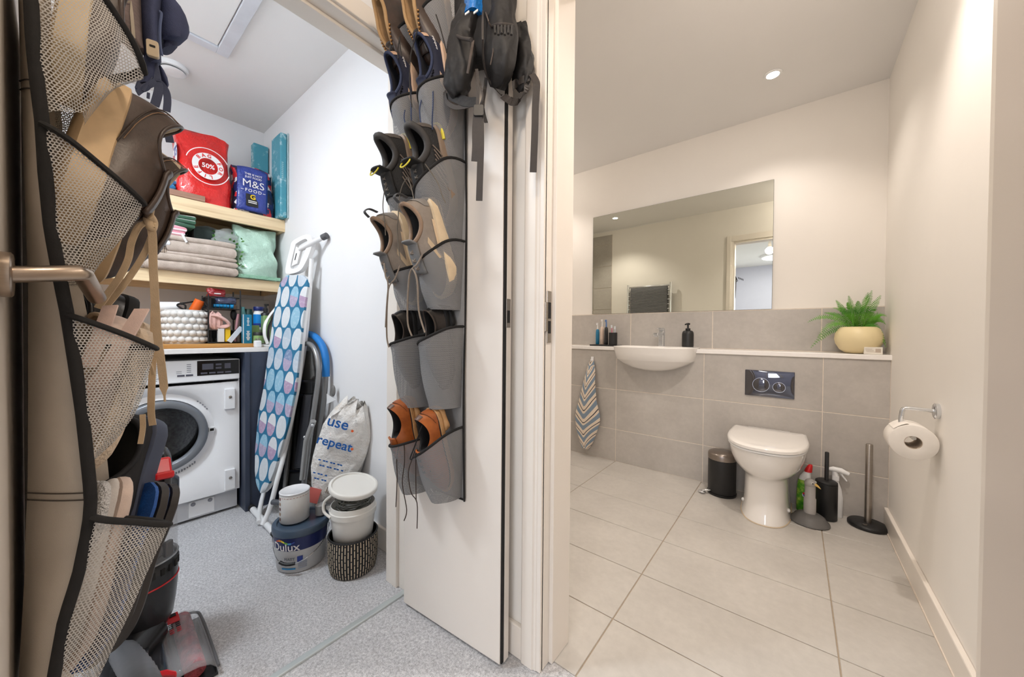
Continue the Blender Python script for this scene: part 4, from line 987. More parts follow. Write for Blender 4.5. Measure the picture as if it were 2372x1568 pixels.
tag(mk('dark_cloth', slab((-2.83, 0.535, zl+0.197), (0.26, 0.15, 0.09), 0.03, jit=0.006, seed=5), terry('dark_green_cloth', (46, 60, 58)), smooth=True), 'dark green cloth behind the beige towels in the shelf gap', 'cloth')
mint = plastic('mint_plastic', (190, 222, 204), 0.4, (168, 204, 186))
mg = thing('mint_bag', (-2.70, 0.755, zl), 'large pale mint plastic bag at the right end of the lower shelf', 'bag')
mk('bag', bag((-2.715, 0.752, zl+0.001), 0.225, 0.22, 0.318, lean=0.0, pinch=0.42, seed=14, rough=0.007, power=3), mint, mg, smooth=True)
mk('bottom_fold', box((-2.6045, 0.64, zl+0.001), (-2.598, 0.862, zl+0.022)), plastic('mint_fold', (150, 200, 170)), mg, bevel=0.002)
# clear bag of greenery between beige towels and mint bag
cg = thing('plant_bag', (-2.70, 0.645, zl+0.08), 'clear bag of green artificial leaves between the beige towels and mint bag', 'bag')
cm = NT('clear_film'); cm.base((0.9, 0.95, 0.93, 1)); cm.set(0.15); cm.b.inputs['Alpha'].default_value = 0.35
mk('film', bag((-2.76, 0.618, zl+0.197), 0.16, 0.20, 0.09, seed=31, rough=0.006, nv=12, pinch=0.6), cm.m, cg, smooth=True)
rnd = random.Random(11); lv = []
for k in range(90):
    q = Vector((-2.67+rnd.uniform(-0.03, 0.055), 0.640+rnd.uniform(-0.02, 0.022), zl+0.07+rnd.uniform(0, 0.20)))
    if k > 45: q = Vector((-2.70+rnd.uniform(-0.04, 0.02), 0.60+rnd.uniform(-0.06, 0.04), zl+0.215+rnd.uniform(0, 0.05)))
    d = Vector((rnd.uniform(0.1, 1), rnd.uniform(-1, 1), rnd.uniform(-1, 1))).normalized()*0.022; e = d.cross(Vector((1, 0.2, 0.3))).normalized()*0.007
    lv.append(([q, q+d*0.5+e, q+d, q+d*0.5-e], [(0, 1, 2, 3)]))
lo = mk('leaves', join(*lv), mat('green_leaves', (84, 140, 56), 0.5, c2=(40, 88, 34), vs=40), cg); lo['kind'] = 'stuff'

# ------------------------------------------------------------------ things on the worktop
zw = 0.9125
bbx, bby = -2.60, 0.405
bs_ = thing('bubble_basket', (bbx, bby, zw), 'white storage pot covered in round bobbles on the worktop', 'basket')
pm = mat('bobble_white', (226, 224, 220), 0.5, var=0.02)
mk('pot', mv(lathe([(0.082, 0), (0.084, 0.003), (0.084, 0.180), (0.079, 0.181), (0.078, 0.02), (0.001, 0.018)], 40, True), (bbx, bby, zw)), pm, bs_, smooth=True)
nb = 18; bm0 = None
for r_ in range(5):
    for k in range(nb):
        a = 2*PI*(k+0.5*(r_ % 2))/nb
        loc = (bbx+0.084*math.cos(a), bby+0.084*math.sin(a), zw+0.022+0.034*r_)
        if bm0 is None:
            bm0 = mk('bobble', ball((0, 0, 0), 0.0168, 12, 8), pm, bs_, smooth=True)
            bm0.location = Vector(loc)-Vector((0, 0, 0.0168))
        else:
            c = bm0.copy(); COL.objects.link(c); c.parent = bs_; c.matrix_parent_inverse = parent_inv(bs_); c.location = Vector(loc)-Vector((0, 0, 0.0168))
wr = tag(mk('white_roll', tube([(-2.63, 0.30, zw+0.195), (-2.60, 0.385, zw+0.198)], 0.026, 24), M['white'], smooth=True), 'white cylinder lying on top of the bobbled pot', 'roll')
to = thing('torch', (-2.575, 0.43, zw+0.17), 'orange torch with a black wrist cord sticking out of the bobbled pot', 'torch')
ta, tb2 = Vector((-2.59, 0.425, zw+0.150)), Vector((-2.575, 0.462, zw+0.238))
mk('body', tube([ta, tb2], 0.023, 20), mat('orange_plastic', (236, 104, 26), 0.4), to, smooth=True)
mk('cord', tube(spline([(-2.57, 0.462, zw+0.236), (-2.56, 0.485, zw+0.215), (-2.56, 0.492, zw+0.178), (-2.565, 0.470, zw+0.186)], 6), 0.0045, 6), M['seal'], to, smooth=True)
mk('cord', tube(spline([(-2.60, 0.435, zw+0.230), (-2.58, 0.41, zw+0.222), (-2.575, 0.375, zw+0.212), (-2.57, 0.37, zw+0.200), (-2.56, 0.395, zw+0.184), (-2.565, 0.398, zw+0.207), (-2.57, 0.375, zw+0.212)], 6), 0.0045, 6), M['seal'], to, smooth=True)

# black wire rack with two baskets
rx_, ry0, ry1 = -2.53, 0.488, 0.632
rk = thing('wire_rack', (-2.60, 0.56, zw), 'black two tier wire rack crowded with toiletries on the worktop', 'rack')
for x in (rx_, rx_-0.14):
    for y in (ry0, ry1):
        mk('post', tube([(x, y, zw+0.001), (x, y, zw+(0.305 if y == ry1 else 0.27))], 0.0035, 8), M['black'], rk, smooth=True)
for z0, h in ((zw+0.004, 0.07), (zw+0.195, 0.065)):
    bsk = mk('tier', join(*[tube([(rx_, ry0, z), (rx_, ry1, z), (rx_-0.14, ry1, z), (rx_-0.14, ry0, z), (rx_, ry0, z)], 0.0028, 6) for z in (z0, z0+h)]), M['black'], rk)
    mk('mesh_side', join(cbox((rx_-0.07, ry0+0.012, z0+h/2), (0.132, 0.002, h)), cbox((rx_-0.07, (ry0+ry1)/2, z0), (0.136, ry1-ry0, 0.002)), cbox((rx_-0.136, (ry0+ry1)/2, z0+h/2), (0.002, ry1-ry0, h)), *[tube([(rx_, ry0+(ry1-ry0)*k/9, z0), (rx_, ry0+(ry1-ry0)*k/9, z0+h*0.35)], 0.0012, 5) for k in range(1, 9)]), M['black'], bsk)
def small(nm, g, m, lb, cat, **kw): return tag(mk(nm, g, m, **kw), lb, cat)
o = thing('red_packet', (-2.60, 0.53, zw+0.26), 'dark red packet on top of the wire rack', 'packet')
mk('pouch', bag((-2.595, 0.535, zw+0.262), 0.085, 0.06, 0.038, seed=41, rough=0.002, nv=10, pinch=0.7, power=2.6), plastic('dark_red', (150, 16, 24)), o, smooth=True)
mk('printed_band', cbox((-2.563, 0.535, zw+0.281), (0.001, 0.03, 0.006)), WI, o)
small('silver_packet', bag((-2.575, 0.575, zw+0.225), 0.10, 0.06, 0.032, seed=42, rough=0.002, nv=8, pinch=0.6, power=2.6), plastic('navy_foil', (70, 74, 100), 0.2), 'crinkled navy foil packet in the upper basket of the wire rack', 'packet', smooth=True)
o = thing('blue_tube', (-2.555, 0.57, zw+0.2), 'bright blue tube lying in the upper basket of the wire rack', 'tube')
mk('tube_body', tube([(-2.56, 0.515, zw+0.212), (-2.56, 0.572, zw+0.212), (-2.56, 0.585, zw+0.212)], [0.009, 0.0125, 0.0125], 14), mat('cyan_tube', (30, 140, 196), 0.3), o, smooth=True)
mk('cap', tube([(-2.56, 0.588, zw+0.212), (-2.56, 0.606, zw+0.212)], 0.0135, 14), mat('cyan_cap', (20, 156, 220), 0.3), o, smooth=True)
pk = terry('pink_towelling', (232, 186, 176))
o = thing('pink_cloth', (-2.56, 0.53, zw+0.07), 'pink towelling cloth bunched in the lower basket of the wire rack', 'cloth')
mk('cloth', slab((-2.565, 0.522, zw+0.075), (0.09, 0.06, 0.10), 0.03, jit=0.006, seed=9), pk, o, smooth=True)
mk('loop', tube(spline([(-2.535, 0.500, zw+0.155), (-2.515, 0.53, zw+0.150), (-2.51, 0.562, zw+0.128), (-2.515, 0.575, zw+0.105), (-2.53, 0.545, zw+0.095), (-2.535, 0.51, zw+0.115)], 6), 0.014, 10, flat=0.6), pk, o, smooth=True)
small('white_carton', box((-2.545, 0.528, zw+0.008), (-2.52, 0.556, zw+0.082)), mat('white_carton', (228, 228, 226), 0.5), 'small white carton standing in the lower basket of the wire rack', 'box', bevel=0.001)
o = thing('yellow_tube', (-2.53, 0.572, zw), 'yellow tube standing in the lower basket of the wire rack', 'tube')
mk('body', box((-2.545, 0.560, zw+0.008), (-2.525, 0.586, zw+0.080)), mat('yellow_plastic', (240, 196, 24), 0.4), o, bevel=0.004)
mk('crimp', box((-2.538, 0.561, zw+0.080), (-2.533, 0.585, zw+0.096)), mat('yellow_crimp', (226, 184, 60), 0.4), o)
ga, gb_ = Vector((-2.512, 0.575, zw+0.008)), Vector((-2.505, 0.632, zw+0.092))
small('toothpaste_box', xf(cbox((0, 0, 0), ((gb_-ga).length, 0.022, 0.022)), frame((ga+gb_)/2, gb_-ga, (1, 0, 0.1))), mat('pale_blue_box', (216, 226, 236), 0.4), 'long pale blue carton leaning across the front of the wire rack', 'box', bevel=0.001)
small('pink_razor', tube(spline([(-2.55, 0.612, zw+0.01), (-2.55, 0.618, zw+0.09), (-2.552, 0.628, zw+0.17)], 4), [0.006]*4+[0.007]*5, 10), mat('dusty_pink', (190, 140, 146), 0.4), 'dusty pink handle standing at the right of the wire rack', 'handle', smooth=True)
small('black_brush', ball((-2.58, 0.612, zw+0.165), (0.014, 0.016, 0.032), 14, 10), M['black'], 'black oval brush between the tiers of the wire rack', 'brush', smooth=True)
small('teal_bottle', mv(lathe([(0.015, 0), (0.016, 0.004), (0.016, 0.17), (0.010, 0.20), (0.010, 0.215)], 20, True, True), (-2.60, 0.662, zw)), mat('teal_bottle', (92, 150, 150), 0.3), 'slim teal bottle just right of the wire rack', 'bottle', smooth=True)
# boxed and bottled toiletries right of the rack
o = thing('teal_carton', (-2.46, 0.648, zw), 'tall teal carton with white print right of the wire rack', 'box')
mk('carton', box((-2.49, 0.628, zw), (-2.455, 0.668, zw+0.165)), mat('teal_carton', (16, 122, 158), 0.45), o, bevel=0.001)
_o = mk('printed_marks', join(*[cbox((-2.4546, 0.650, zw+0.020+0.007*k), (0.0008, 0.010+0.004*((k*7) % 3), 0.0045)) for k in range(8)], *[cbox((-2.4546, 0.650, zw+0.104+0.008*k), (0.0008, 0.012-0.003*((k*5) % 3), 0.005)) for k in range(6)]), WI, o); _o['kind'] = 'stuff'
mk('carton_edge', box((-2.456, 0.6255, zw), (-2.4535, 0.629, zw+0.165)), WI, o)
o = thing('dark_bottle', (-2.62, 0.70, zw), 'dark teal bottle top standing behind the teal carton', 'bottle')
mk('bottle', mv(lathe([(0.024, 0), (0.025, 0.18), (0.02, 0.195), (0.02, 0.205)], 20, True, True), (-2.62, 0.695, zw)), mat('deep_green', (40, 74, 70), 0.35), o, smooth=True)
o = thing('blue_capped_jar', (-2.58, 0.74, zw), 'white jar with a navy cap and bright blue label', 'jar')
mk('jar', mv(lathe([(0.026, 0), (0.028, 0.004), (0.028, 0.175), (0.022, 0.195)], 24, True, True), (-2.57, 0.735, zw)), M['white'], o, smooth=True)
mk('label', mv(lathe([(0.0285, 0.11), (0.0285, 0.172)], 24), (-2.57, 0.735, zw)), mat('azure_label', (16, 140, 224), 0.4), o, smooth=True)
mk('navy_band', mv(lathe([(0.0287, 0.095), (0.0287, 0.118)], 24), (-2.57, 0.735, zw)), BI, o, smooth=True)
mk('cap', mv(lathe([(0.027, 0.195), (0.028, 0.198), (0.028, 0.216), (0.026, 0.219)], 24, True, True), (-2.57, 0.735, zw)), mat('navy_cap', (22, 38, 104), 0.35), o, smooth=True)
grn = mat('sage_green', (142, 178, 112), 0.4)
o = thing('green_pump_bottle', (-2.50, 0.735, zw), 'sage green bottle with a black pump', 'bottle')
mk('bottle', mv(prism(rrect(0.055, 0.04, 0.01), 0.0, 0.165), (-2.515, 0.755, zw)), grn, o, bevel=0.004)
mk('shoulder', mv(lathe([(0.026, 0.165), (0.024, 0.178), (0.012, 0.186)], 20, True, True), (-2.515, 0.755, zw)), M['black'], o, smooth=True)
mk('pump', join(mv(lathe([(0.012, 0.186), (0.013, 0.208), (0.006, 0.210), (0.006, 0.228)], 16, True, True), (-2.515, 0.755, zw)), tube([(-2.53, 0.755, zw+0.232), (-2.50, 0.755, zw+0.232), (-2.478, 0.755, zw+0.228)], 0.006, 8)), M['black'], o, smooth=True)
o = thing('green_jar', (-2.455, 0.70, zw), 'small sage green jar with black lid', 'jar')
mk('jar', mv(lathe([(0.024, 0), (0.026, 0.004), (0.026, 0.045)], 24, True, True), (-2.45, 0.70, zw)), grn, o, smooth=True)
mk('lid', mv(lathe([(0.0265, 0.045), (0.0265, 0.062), (0.025, 0.064)], 24, True, True), (-2.45, 0.70, zw)), M['black'], o, smooth=True)
small('green_box', box((-2.53, 0.672, zw), (-2.50, 0.718, zw+0.105)), grn, 'sage green carton behind the small jar', 'box', bevel=0.001)
small('grey_box', box((-2.86, 0.68, 0.8925), (-2.80, 0.86, 0.8925+0.30)), mat('grey_box', (170, 160, 150), 0.6), 'plain grey box at the back of the worktop', 'box', bevel=0.002)
o = thing('plug_adapter', (-2.36, 0.665, 0.893), 'white plug adapter on the front edge of the worktop', 'plug')
mk('housing', box((-2.385, 0.655, 0.8925), (-2.345, 0.685, 0.930)), M['white'], o, bevel=0.006, seg=3)
mk('pin', box((-2.37, 0.661, 0.930), (-2.364, 0.668, 0.942)), M['steel'], o)
mk('pin', box((-2.37, 0.674, 0.930), (-2.364, 0.681, 0.942)), M['steel'], o)
# ------------------------------------------------------------------ closet floor: ironing board, step ladder, bags and buckets
def frac(poly, t):
    """point at arc fraction t of a polyline"""
    L = [0]
    for a, b in zip(poly, poly[1:]): L.append(L[-1]+(Vector(b)-Vector(a)).length)
    d = t*L[-1]
    for i in range(len(poly)-1):
        if d <= L[i+1]+1e-9:
            f = (d-L[i])/max(1e-9, L[i+1]-L[i]); return Vector(poly[i]).lerp(Vector(poly[i+1]), f)
    return Vector(poly[-1])
def bypy(poly, y):
    for a, b in zip(poly, poly[1:]):
        if a[1] <= y <= b[1]:
            f = (y-a[1])/(b[1]-a[1]); return a[0]+(b[0]-a[0])*f
    return poly[-1][0] if y > poly[-1][1] else poly[0][0]
# board: plane leaning on the right wall; its outline measured along its length
IBL = [(664, 638), (650, 652), (644, 672), (635, 720), (625, 790), (610, 900), (598, 960), (591, 1040), (590, 1090), (593, 1120), (599, 1136), (606, 1142)]
IBR = [(700, 636), (710, 645), (713, 660), (708, 690), (700, 750), (692, 830), (684, 900), (667, 980), (650, 1040), (635, 1090), (622, 1122), (614, 1137), (607, 1142)]
ib_a = at(600, 1130, x=-2.16); ib_n = Vector((0.30, -0.95, 0.10))
pA, pB, pC = at(596, 1000, x=-2.29), at(667, 1000, x=-2.04), at(680, 650, x=-2.20)
ib_n = (pB-pA).cross(pC-pA).normalized(); ib_n = -ib_n if ib_n.y > 0 else ib_n
def onplane(px, py, p0=pA, n=ib_n):
    d = ray(px, py); o = Vector((0, 0, CAMH)); return o+d*((p0-o).dot(n)/d.dot(n))
ib_t = (onplane(685, 650)-onplane(600, 1130)).normalized(); ib_s = ib_t.cross(ib_n).normalized(); ib_s = ib_s if ib_s.x > 0 else -ib_s
def mk_ironing():
    ib = thing('ironing_board', (-2.12, 0.64, 0), 'folded ironing board with blue cover of pale oval spots leaning against the right closet wall', 'ironing board')
    n = NT('oval_spot_cover'); uv = n.n('ShaderNodeUVMap'); s = n.xyz(uv.outputs[0])
    a, b = 0.080, 0.116           # pitch across and along
    row = n.math('FLOOR', n.math('DIVIDE', s[1], b))
    off = n.math('MULTIPLY', n.math('FLOORED_MODULO', row, 2.0), 0.5)
    cu = n.math('ADD', n.math('DIVIDE', s[0], a), off); cid = n.math('FLOOR', cu)
    fx = n.math('SUBTRACT', n.math('FRACT', cu), 0.5); fy = n.math('SUBTRACT', n.math('FRACT', n.math('DIVIDE', s[1], b)), 0.5)
    d = n.math('ADD', n.math('POWER', n.math('DIVIDE', fx, 0.44), 2.0), n.math('POWER', n.math('DIVIDE', fy, 0.52), 2.0))
    mask = n.math('LESS_THAN', d, 1.0)
    cm = n.n('ShaderNodeCombineXYZ'); n.t.links.new(cid, cm.inputs[0]); n.t.links.new(row, cm.inputs[1])
    wn = n.n('ShaderNodeTexWhiteNoise', noise_dimensions='2D'); n.t.links.new(cm.outputs[0], wn.inputs['Vector'])
    top = n.ramp(wn.outputs['Value'], [(0, lin((206, 212, 216))), (0.28, lin((176, 192, 206))), (0.46, lin((142, 186, 208))), (0.64, lin((122, 142, 176))), (0.82, lin((216, 218, 220)))], 'CONSTANT')
    bot = n.ramp(wn.outputs['Value'], [(0, lin((206, 212, 216))), (0.28, lin((190, 200, 210))), (0.46, lin((142, 186, 208))), (0.55, lin((172, 160, 186))), (0.82, lin((176, 150, 178)))], 'CONSTANT')
    half = n.math('GREATER_THAN', n.math('ADD', fy, n.math('MULTIPLY', fx, 0.15)), 0.02)
    spot = n.mix(half, bot, top)
    vein = n.noise(uv.outputs[0], 60, 4, 0.7)
    spot = n.mix(n.math('MULTIPLY', n.ramp(vein, [(0.5, (0, 0, 0, 1)), (0.62, (1, 1, 1, 1))]), 0.22), spot, lin((236, 238, 240)))
    n.base(n.mix(mask, lin((40, 112, 148)), spot)); n.set(0.8); n.bump(n.noise(uv.outputs[0], 30, 3), 0.25, 0.006)
    ny_, nx_ = 60, 9; V = []; UV = []; back = []
    for j in range(ny_):
        t = j/(ny_-1); y = 638+(1142-638)*t
        l, r_ = bypy(IBL, y), bypy(IBR, y)
        for i in range(nx_):
            u = i/(nx_-1)
            p = onplane(l+(r_-l)*u, y+(0 if t < 1 else 0))
            edge = abs(2*u-1)**4
            q = p+ib_n*(0.006*(1-edge))
            V.append(q); w_ = (p-pA); UV.append((w_.dot(ib_s), w_.dot(ib_t)))
    Fc = [(j*nx_+i, j*nx_+i+1, (j+1)*nx_+i+1, (j+1)*nx_+i) for j in range(ny_-1) for i in range(nx_-1)]
    mk('cover', (V, Fc), n.m, ib, smooth=True, uv=UV)
    rim = [V[j*nx_] for j in range(ny_)]+[V[j*nx_+nx_-1] for j in range(ny_-1, -1, -1)]
    r2 = [p-ib_n*0.012 for p in rim]; r3 = [p-ib_n*0.026 for p in rim]
    mk('cover_edge', loft([rim, r2]), n.m, ib, smooth=True, uv=[((p-pA).dot(ib_s), (p-pA).dot(ib_t)) for p in rim+r2])
    mk('underside', loft([r2, r3], False, True), M['white'], ib)
    # iron rest above the square end, made of a plate with an opening
    o = onplane(697, 592); P = lambda px, py: onplane(px, py)
    def plate(pts, th, lift=0):
        a = [P(*q)+ib_n*(lift+th/2) for q in pts]; b = [P(*q)+ib_n*(lift-th/2) for q in pts]
        return loft([a, b], True, True)
    outer = spline([(716, 545), (684, 560), (678, 575), (668, 622), (671, 634), (698, 628), (712, 610), (724, 580), (727, 556)], 4, True)
    inner = spline([(713, 556), (690, 566), (687, 572), (677, 618), (680, 624), (694, 621), (703, 604), (716, 576), (718, 560)], 4, True)
    oo = [P(q.x, q.y) for q in [Vector((a[0], a[1], 0)) for a in [(p[0], p[1]) for p in outer]]] if False else None
    return ib, P
ib, PB = mk_ironing()
def sp2(pts, k=4, closed=True):
    return [(p.x, p.y) for p in spline([(a, b, 0) for a, b in pts], k, closed)]
oc = sp2([(716, 545), (684, 560), (677, 578), (667, 622), (671, 636), (698, 630), (712, 612), (725, 580), (728, 556)])
ic = sp2([(711, 556), (692, 566), (688, 574), (678, 616), (682, 624), (694, 620), (702, 604), (714, 576), (717, 561)])
A1 = [PB(*q)+ib_n*0.014 for q in oc]; A2 = [PB(*q)-ib_n*0.010 for q in oc]; B1 = [PB(*q)+ib_n*0.014 for q in ic]; B2 = [PB(*q)-ib_n*0.010 for q in ic]
mk('iron_rest', loft([A1, A2, B2, B1, A1]), M['white'], ib, bevel=0.003)
pl = [(689, 572), (700, 580), (692, 612), (679, 618)]
mk('rest_plate', loft([[PB(*q)+ib_n*0.010 for q in pl], [PB(*q)-ib_n*0.004 for q in pl]], True, True), M['white'], ib, bevel=0.002)
mk('plate_slot', loft([[PB(*q)+ib_n*0.0105 for q in ((690, 588), (692, 588), (688, 604), (686, 604))], [PB(*q)+ib_n*0.009 for q in ((690, 588), (692, 588), (688, 604), (686, 604))]], True, True), M['seal'], ib)
wl = M['white']
cap_p = at(748, 550, y=0.865); back = ib_n*-0.05
mk('leg_bar', tube([at(690, 575, y=0.80)-Vector((0.02, -0.02, 0)), at(722, 563, y=0.835), cap_p], 0.013, 14), wl, ib, smooth=True)
mk('rubber_cap', tube([cap_p-Vector((0.004, 0, 0)), cap_p+(cap_p-at(722, 563, y=0.835)).normalized()*0.028], 0.0165, 14), mat('grey_rubber_cap', (92, 92, 94), 0.6), ib, smooth=True)
fl = Vector((-2.30, 0.627, 0.016)); fr2 = at(637, 1236, z=0.016)
top1 = at(722, 600, y=0.84)
mk('leg_tube', tube(spline([at(608, 1216, z=0.02), at(624, 1180, y=0.635), at(640, 1120, y=0.665), at(668, 1010, y=0.735), at(706, 800, y=0.82), top1], 5), 0.0115, 12), wl, ib, smooth=True)
mk('leg_tube', tube(spline([at(600, 1210, z=0.02), at(606, 1160, y=0.66), at(640, 1040, y=0.75), at(690, 800, y=0.845), at(716, 640, y=0.86)], 5), 0.0115, 12), wl, ib, smooth=True)
mk('foot_bar', tube([fl, fr2], 0.0145, 14), wl, ib, smooth=True)
for a, b in ((fl, fr2), (fr2, fl)):
    mk('foot_cap', tube([a+(b-a).normalized()*0.012, a-(b-a).normalized()*0.022], 0.0165, 14), M['seal'], ib, smooth=True)
# white curved iron handle peeking out behind the board
ih = thing('iron', (-2.36, 0.70, 0.893), 'white plastic iron handle on the worktop peeking out left of the ironing board', 'iron')
mk('handle', tube(spline([at(640, 712, x=-2.40), at(624, 732, x=-2.39), at(614, 752, x=-2.385), at(613, 776, x=-2.385), at(620, 796, x=-2.385)], 5), [0.010]*8+[0.013]*13, 10, flat=0.5), M['white'], ih, smooth=True)
mk('grip', tube(spline([at(643, 722, x=-2.41), at(630, 742, x=-2.40), at(622, 762, x=-2.40), at(622, 790, x=-2.40)], 5), 0.009, 10, flat=0.6), mat('grip_grey', (70, 70, 74), 0.5), ih, smooth=True)
mk('soleplate', box((-2.45, 0.70, 0.8925), (-2.37, 0.84, 0.905)), M['white'], ih, bevel=0.003)

# step ladder folded against the wall
sl = thing('step_ladder', (-2.0, 0.80, 0), 'folded grey step ladder with blue foam top rail behind the ironing board', 'ladder')
M['ladder'] = mat('ladder_grey', (150, 150, 150), 0.35, 0.6, var=0.03)
foam = mat('blue_foam', (24, 122, 200), 0.55)
mk('foam_rail', tube(spline([at(690, 812, y=0.862), at(697, 786, y=0.862), at(712, 774, y=0.862), at(730, 780, y=0.862), at(746, 800, y=0.862), at(754, 830, y=0.862), at(755, 872, y=0.862)], 6), 0.0185, 16), foam, sl, smooth=True)
mk('rail_tube', tube(spline([at(755, 868, y=0.862), at(750, 930, y=0.862), at(738, 1000, y=0.855), at(728, 1100, y=0.84), at(722, 1190, y=0.82)], 5), 0.013, 12), M['ladder'], sl, smooth=True)
mk('rail_tube', tube(spline([at(690, 812, y=0.862), at(680, 900, y=0.862), at(664, 1000, y=0.855), at(650, 1100, y=0.84), at(644, 1190, y=0.82)], 5), 0.013, 12), M['ladder'], sl, smooth=True)
mk('front_arch', tube(spline([at(656, 1175, y=0.74), at(668, 1050, y=0.77), at(684, 900, y=0.80), at(694, 820, y=0.815), at(703, 800, y=0.82), at(716, 796, y=0.82), at(728, 808, y=0.82), at(736, 835, y=0.82), at(737, 880, y=0.815), at(722, 985, y=0.79), at(708, 1090, y=0.765), at(697, 1180, y=0.745)], 6), 0.0125, 12), M['ladder'], sl, smooth=True)
mk('latch_tube', tube([at(726, 975, y=0.765), at(710, 1020, y=0.755), at(700, 1110, y=0.745)], 0.0135, 12), mat('ladder_light', (176, 176, 174), 0.3, 0.5), sl, smooth=True)
def quad(pts, th, nrm=(0.25, -0.95, 0.1)):
    nn = Vector(nrm).normalized()
    return loft([[Vector(p)+nn*th/2 for p in pts], [Vector(p)-nn*th/2 for p in pts]], True, True)
mk('platform', quad([at(700, 812, y=0.84), at(722, 812, y=0.84), at(728, 872, y=0.835), at(722, 880, y=0.835), at(690, 880, y=0.835)], 0.012), mat('ladder_plate', (118, 116, 112), 0.4, 0.4), sl, bevel=0.004)
mk('tread', quad([at(688, 884, y=0.828), at(728, 884, y=0.828), at(727, 912, y=0.825), at(683, 912, y=0.825)], 0.03), M['black'], sl, bevel=0.004)
mk('tread', quad([at(679, 918, y=0.818), at(722, 914, y=0.818), at(704, 1088, y=0.785), at(654, 1088, y=0.785)], 0.02), M['blackgloss'], sl, bevel=0.006)
mk('tread_pad', quad([at(703, 916, y=0.803), at(722, 914, y=0.803), at(703, 1084, y=0.772), at(682, 1084, y=0.772), at(684, 1060, y=0.775)], 0.006), mat('tread_pad', (58, 58, 62), 0.35), sl, bevel=0.003)
mk('tread', quad([at(652, 1094, y=0.782), at(702, 1094, y=0.782), at(696, 1160, y=0.765), at(645, 1160, y=0.765)], 0.02), M['black'], sl, bevel=0.004)
for q in ((700, 812), (723, 985), (706, 1012)):
    mk('rivet', ball(at(*q, y=0.80 if q[1] < 900 else 0.752), 0.008, 10, 6), M['black'] if q[1] < 900 else M['chrome'], sl, smooth=True)
mk('knob', mv(ball((0, 0, 0), (0.016, 0.01, 0.03)), at(772, 905, y=0.868)), mat('ladder_knob', (120, 118, 116), 0.5), sl, smooth=True)
mk('foot_cap', tube([at(656, 1168, y=0.735), at(654, 1186, y=0.728)], 0.016, 12), M['seal'], sl, smooth=True)
tag(mk('white_pennant', quad([at(757, 912, y=0.845), at(757, 936, y=0.845), at(778, 926, y=0.85)], 0.002), M['white']), 'small white corner of card behind the white carrier bag', 'card')

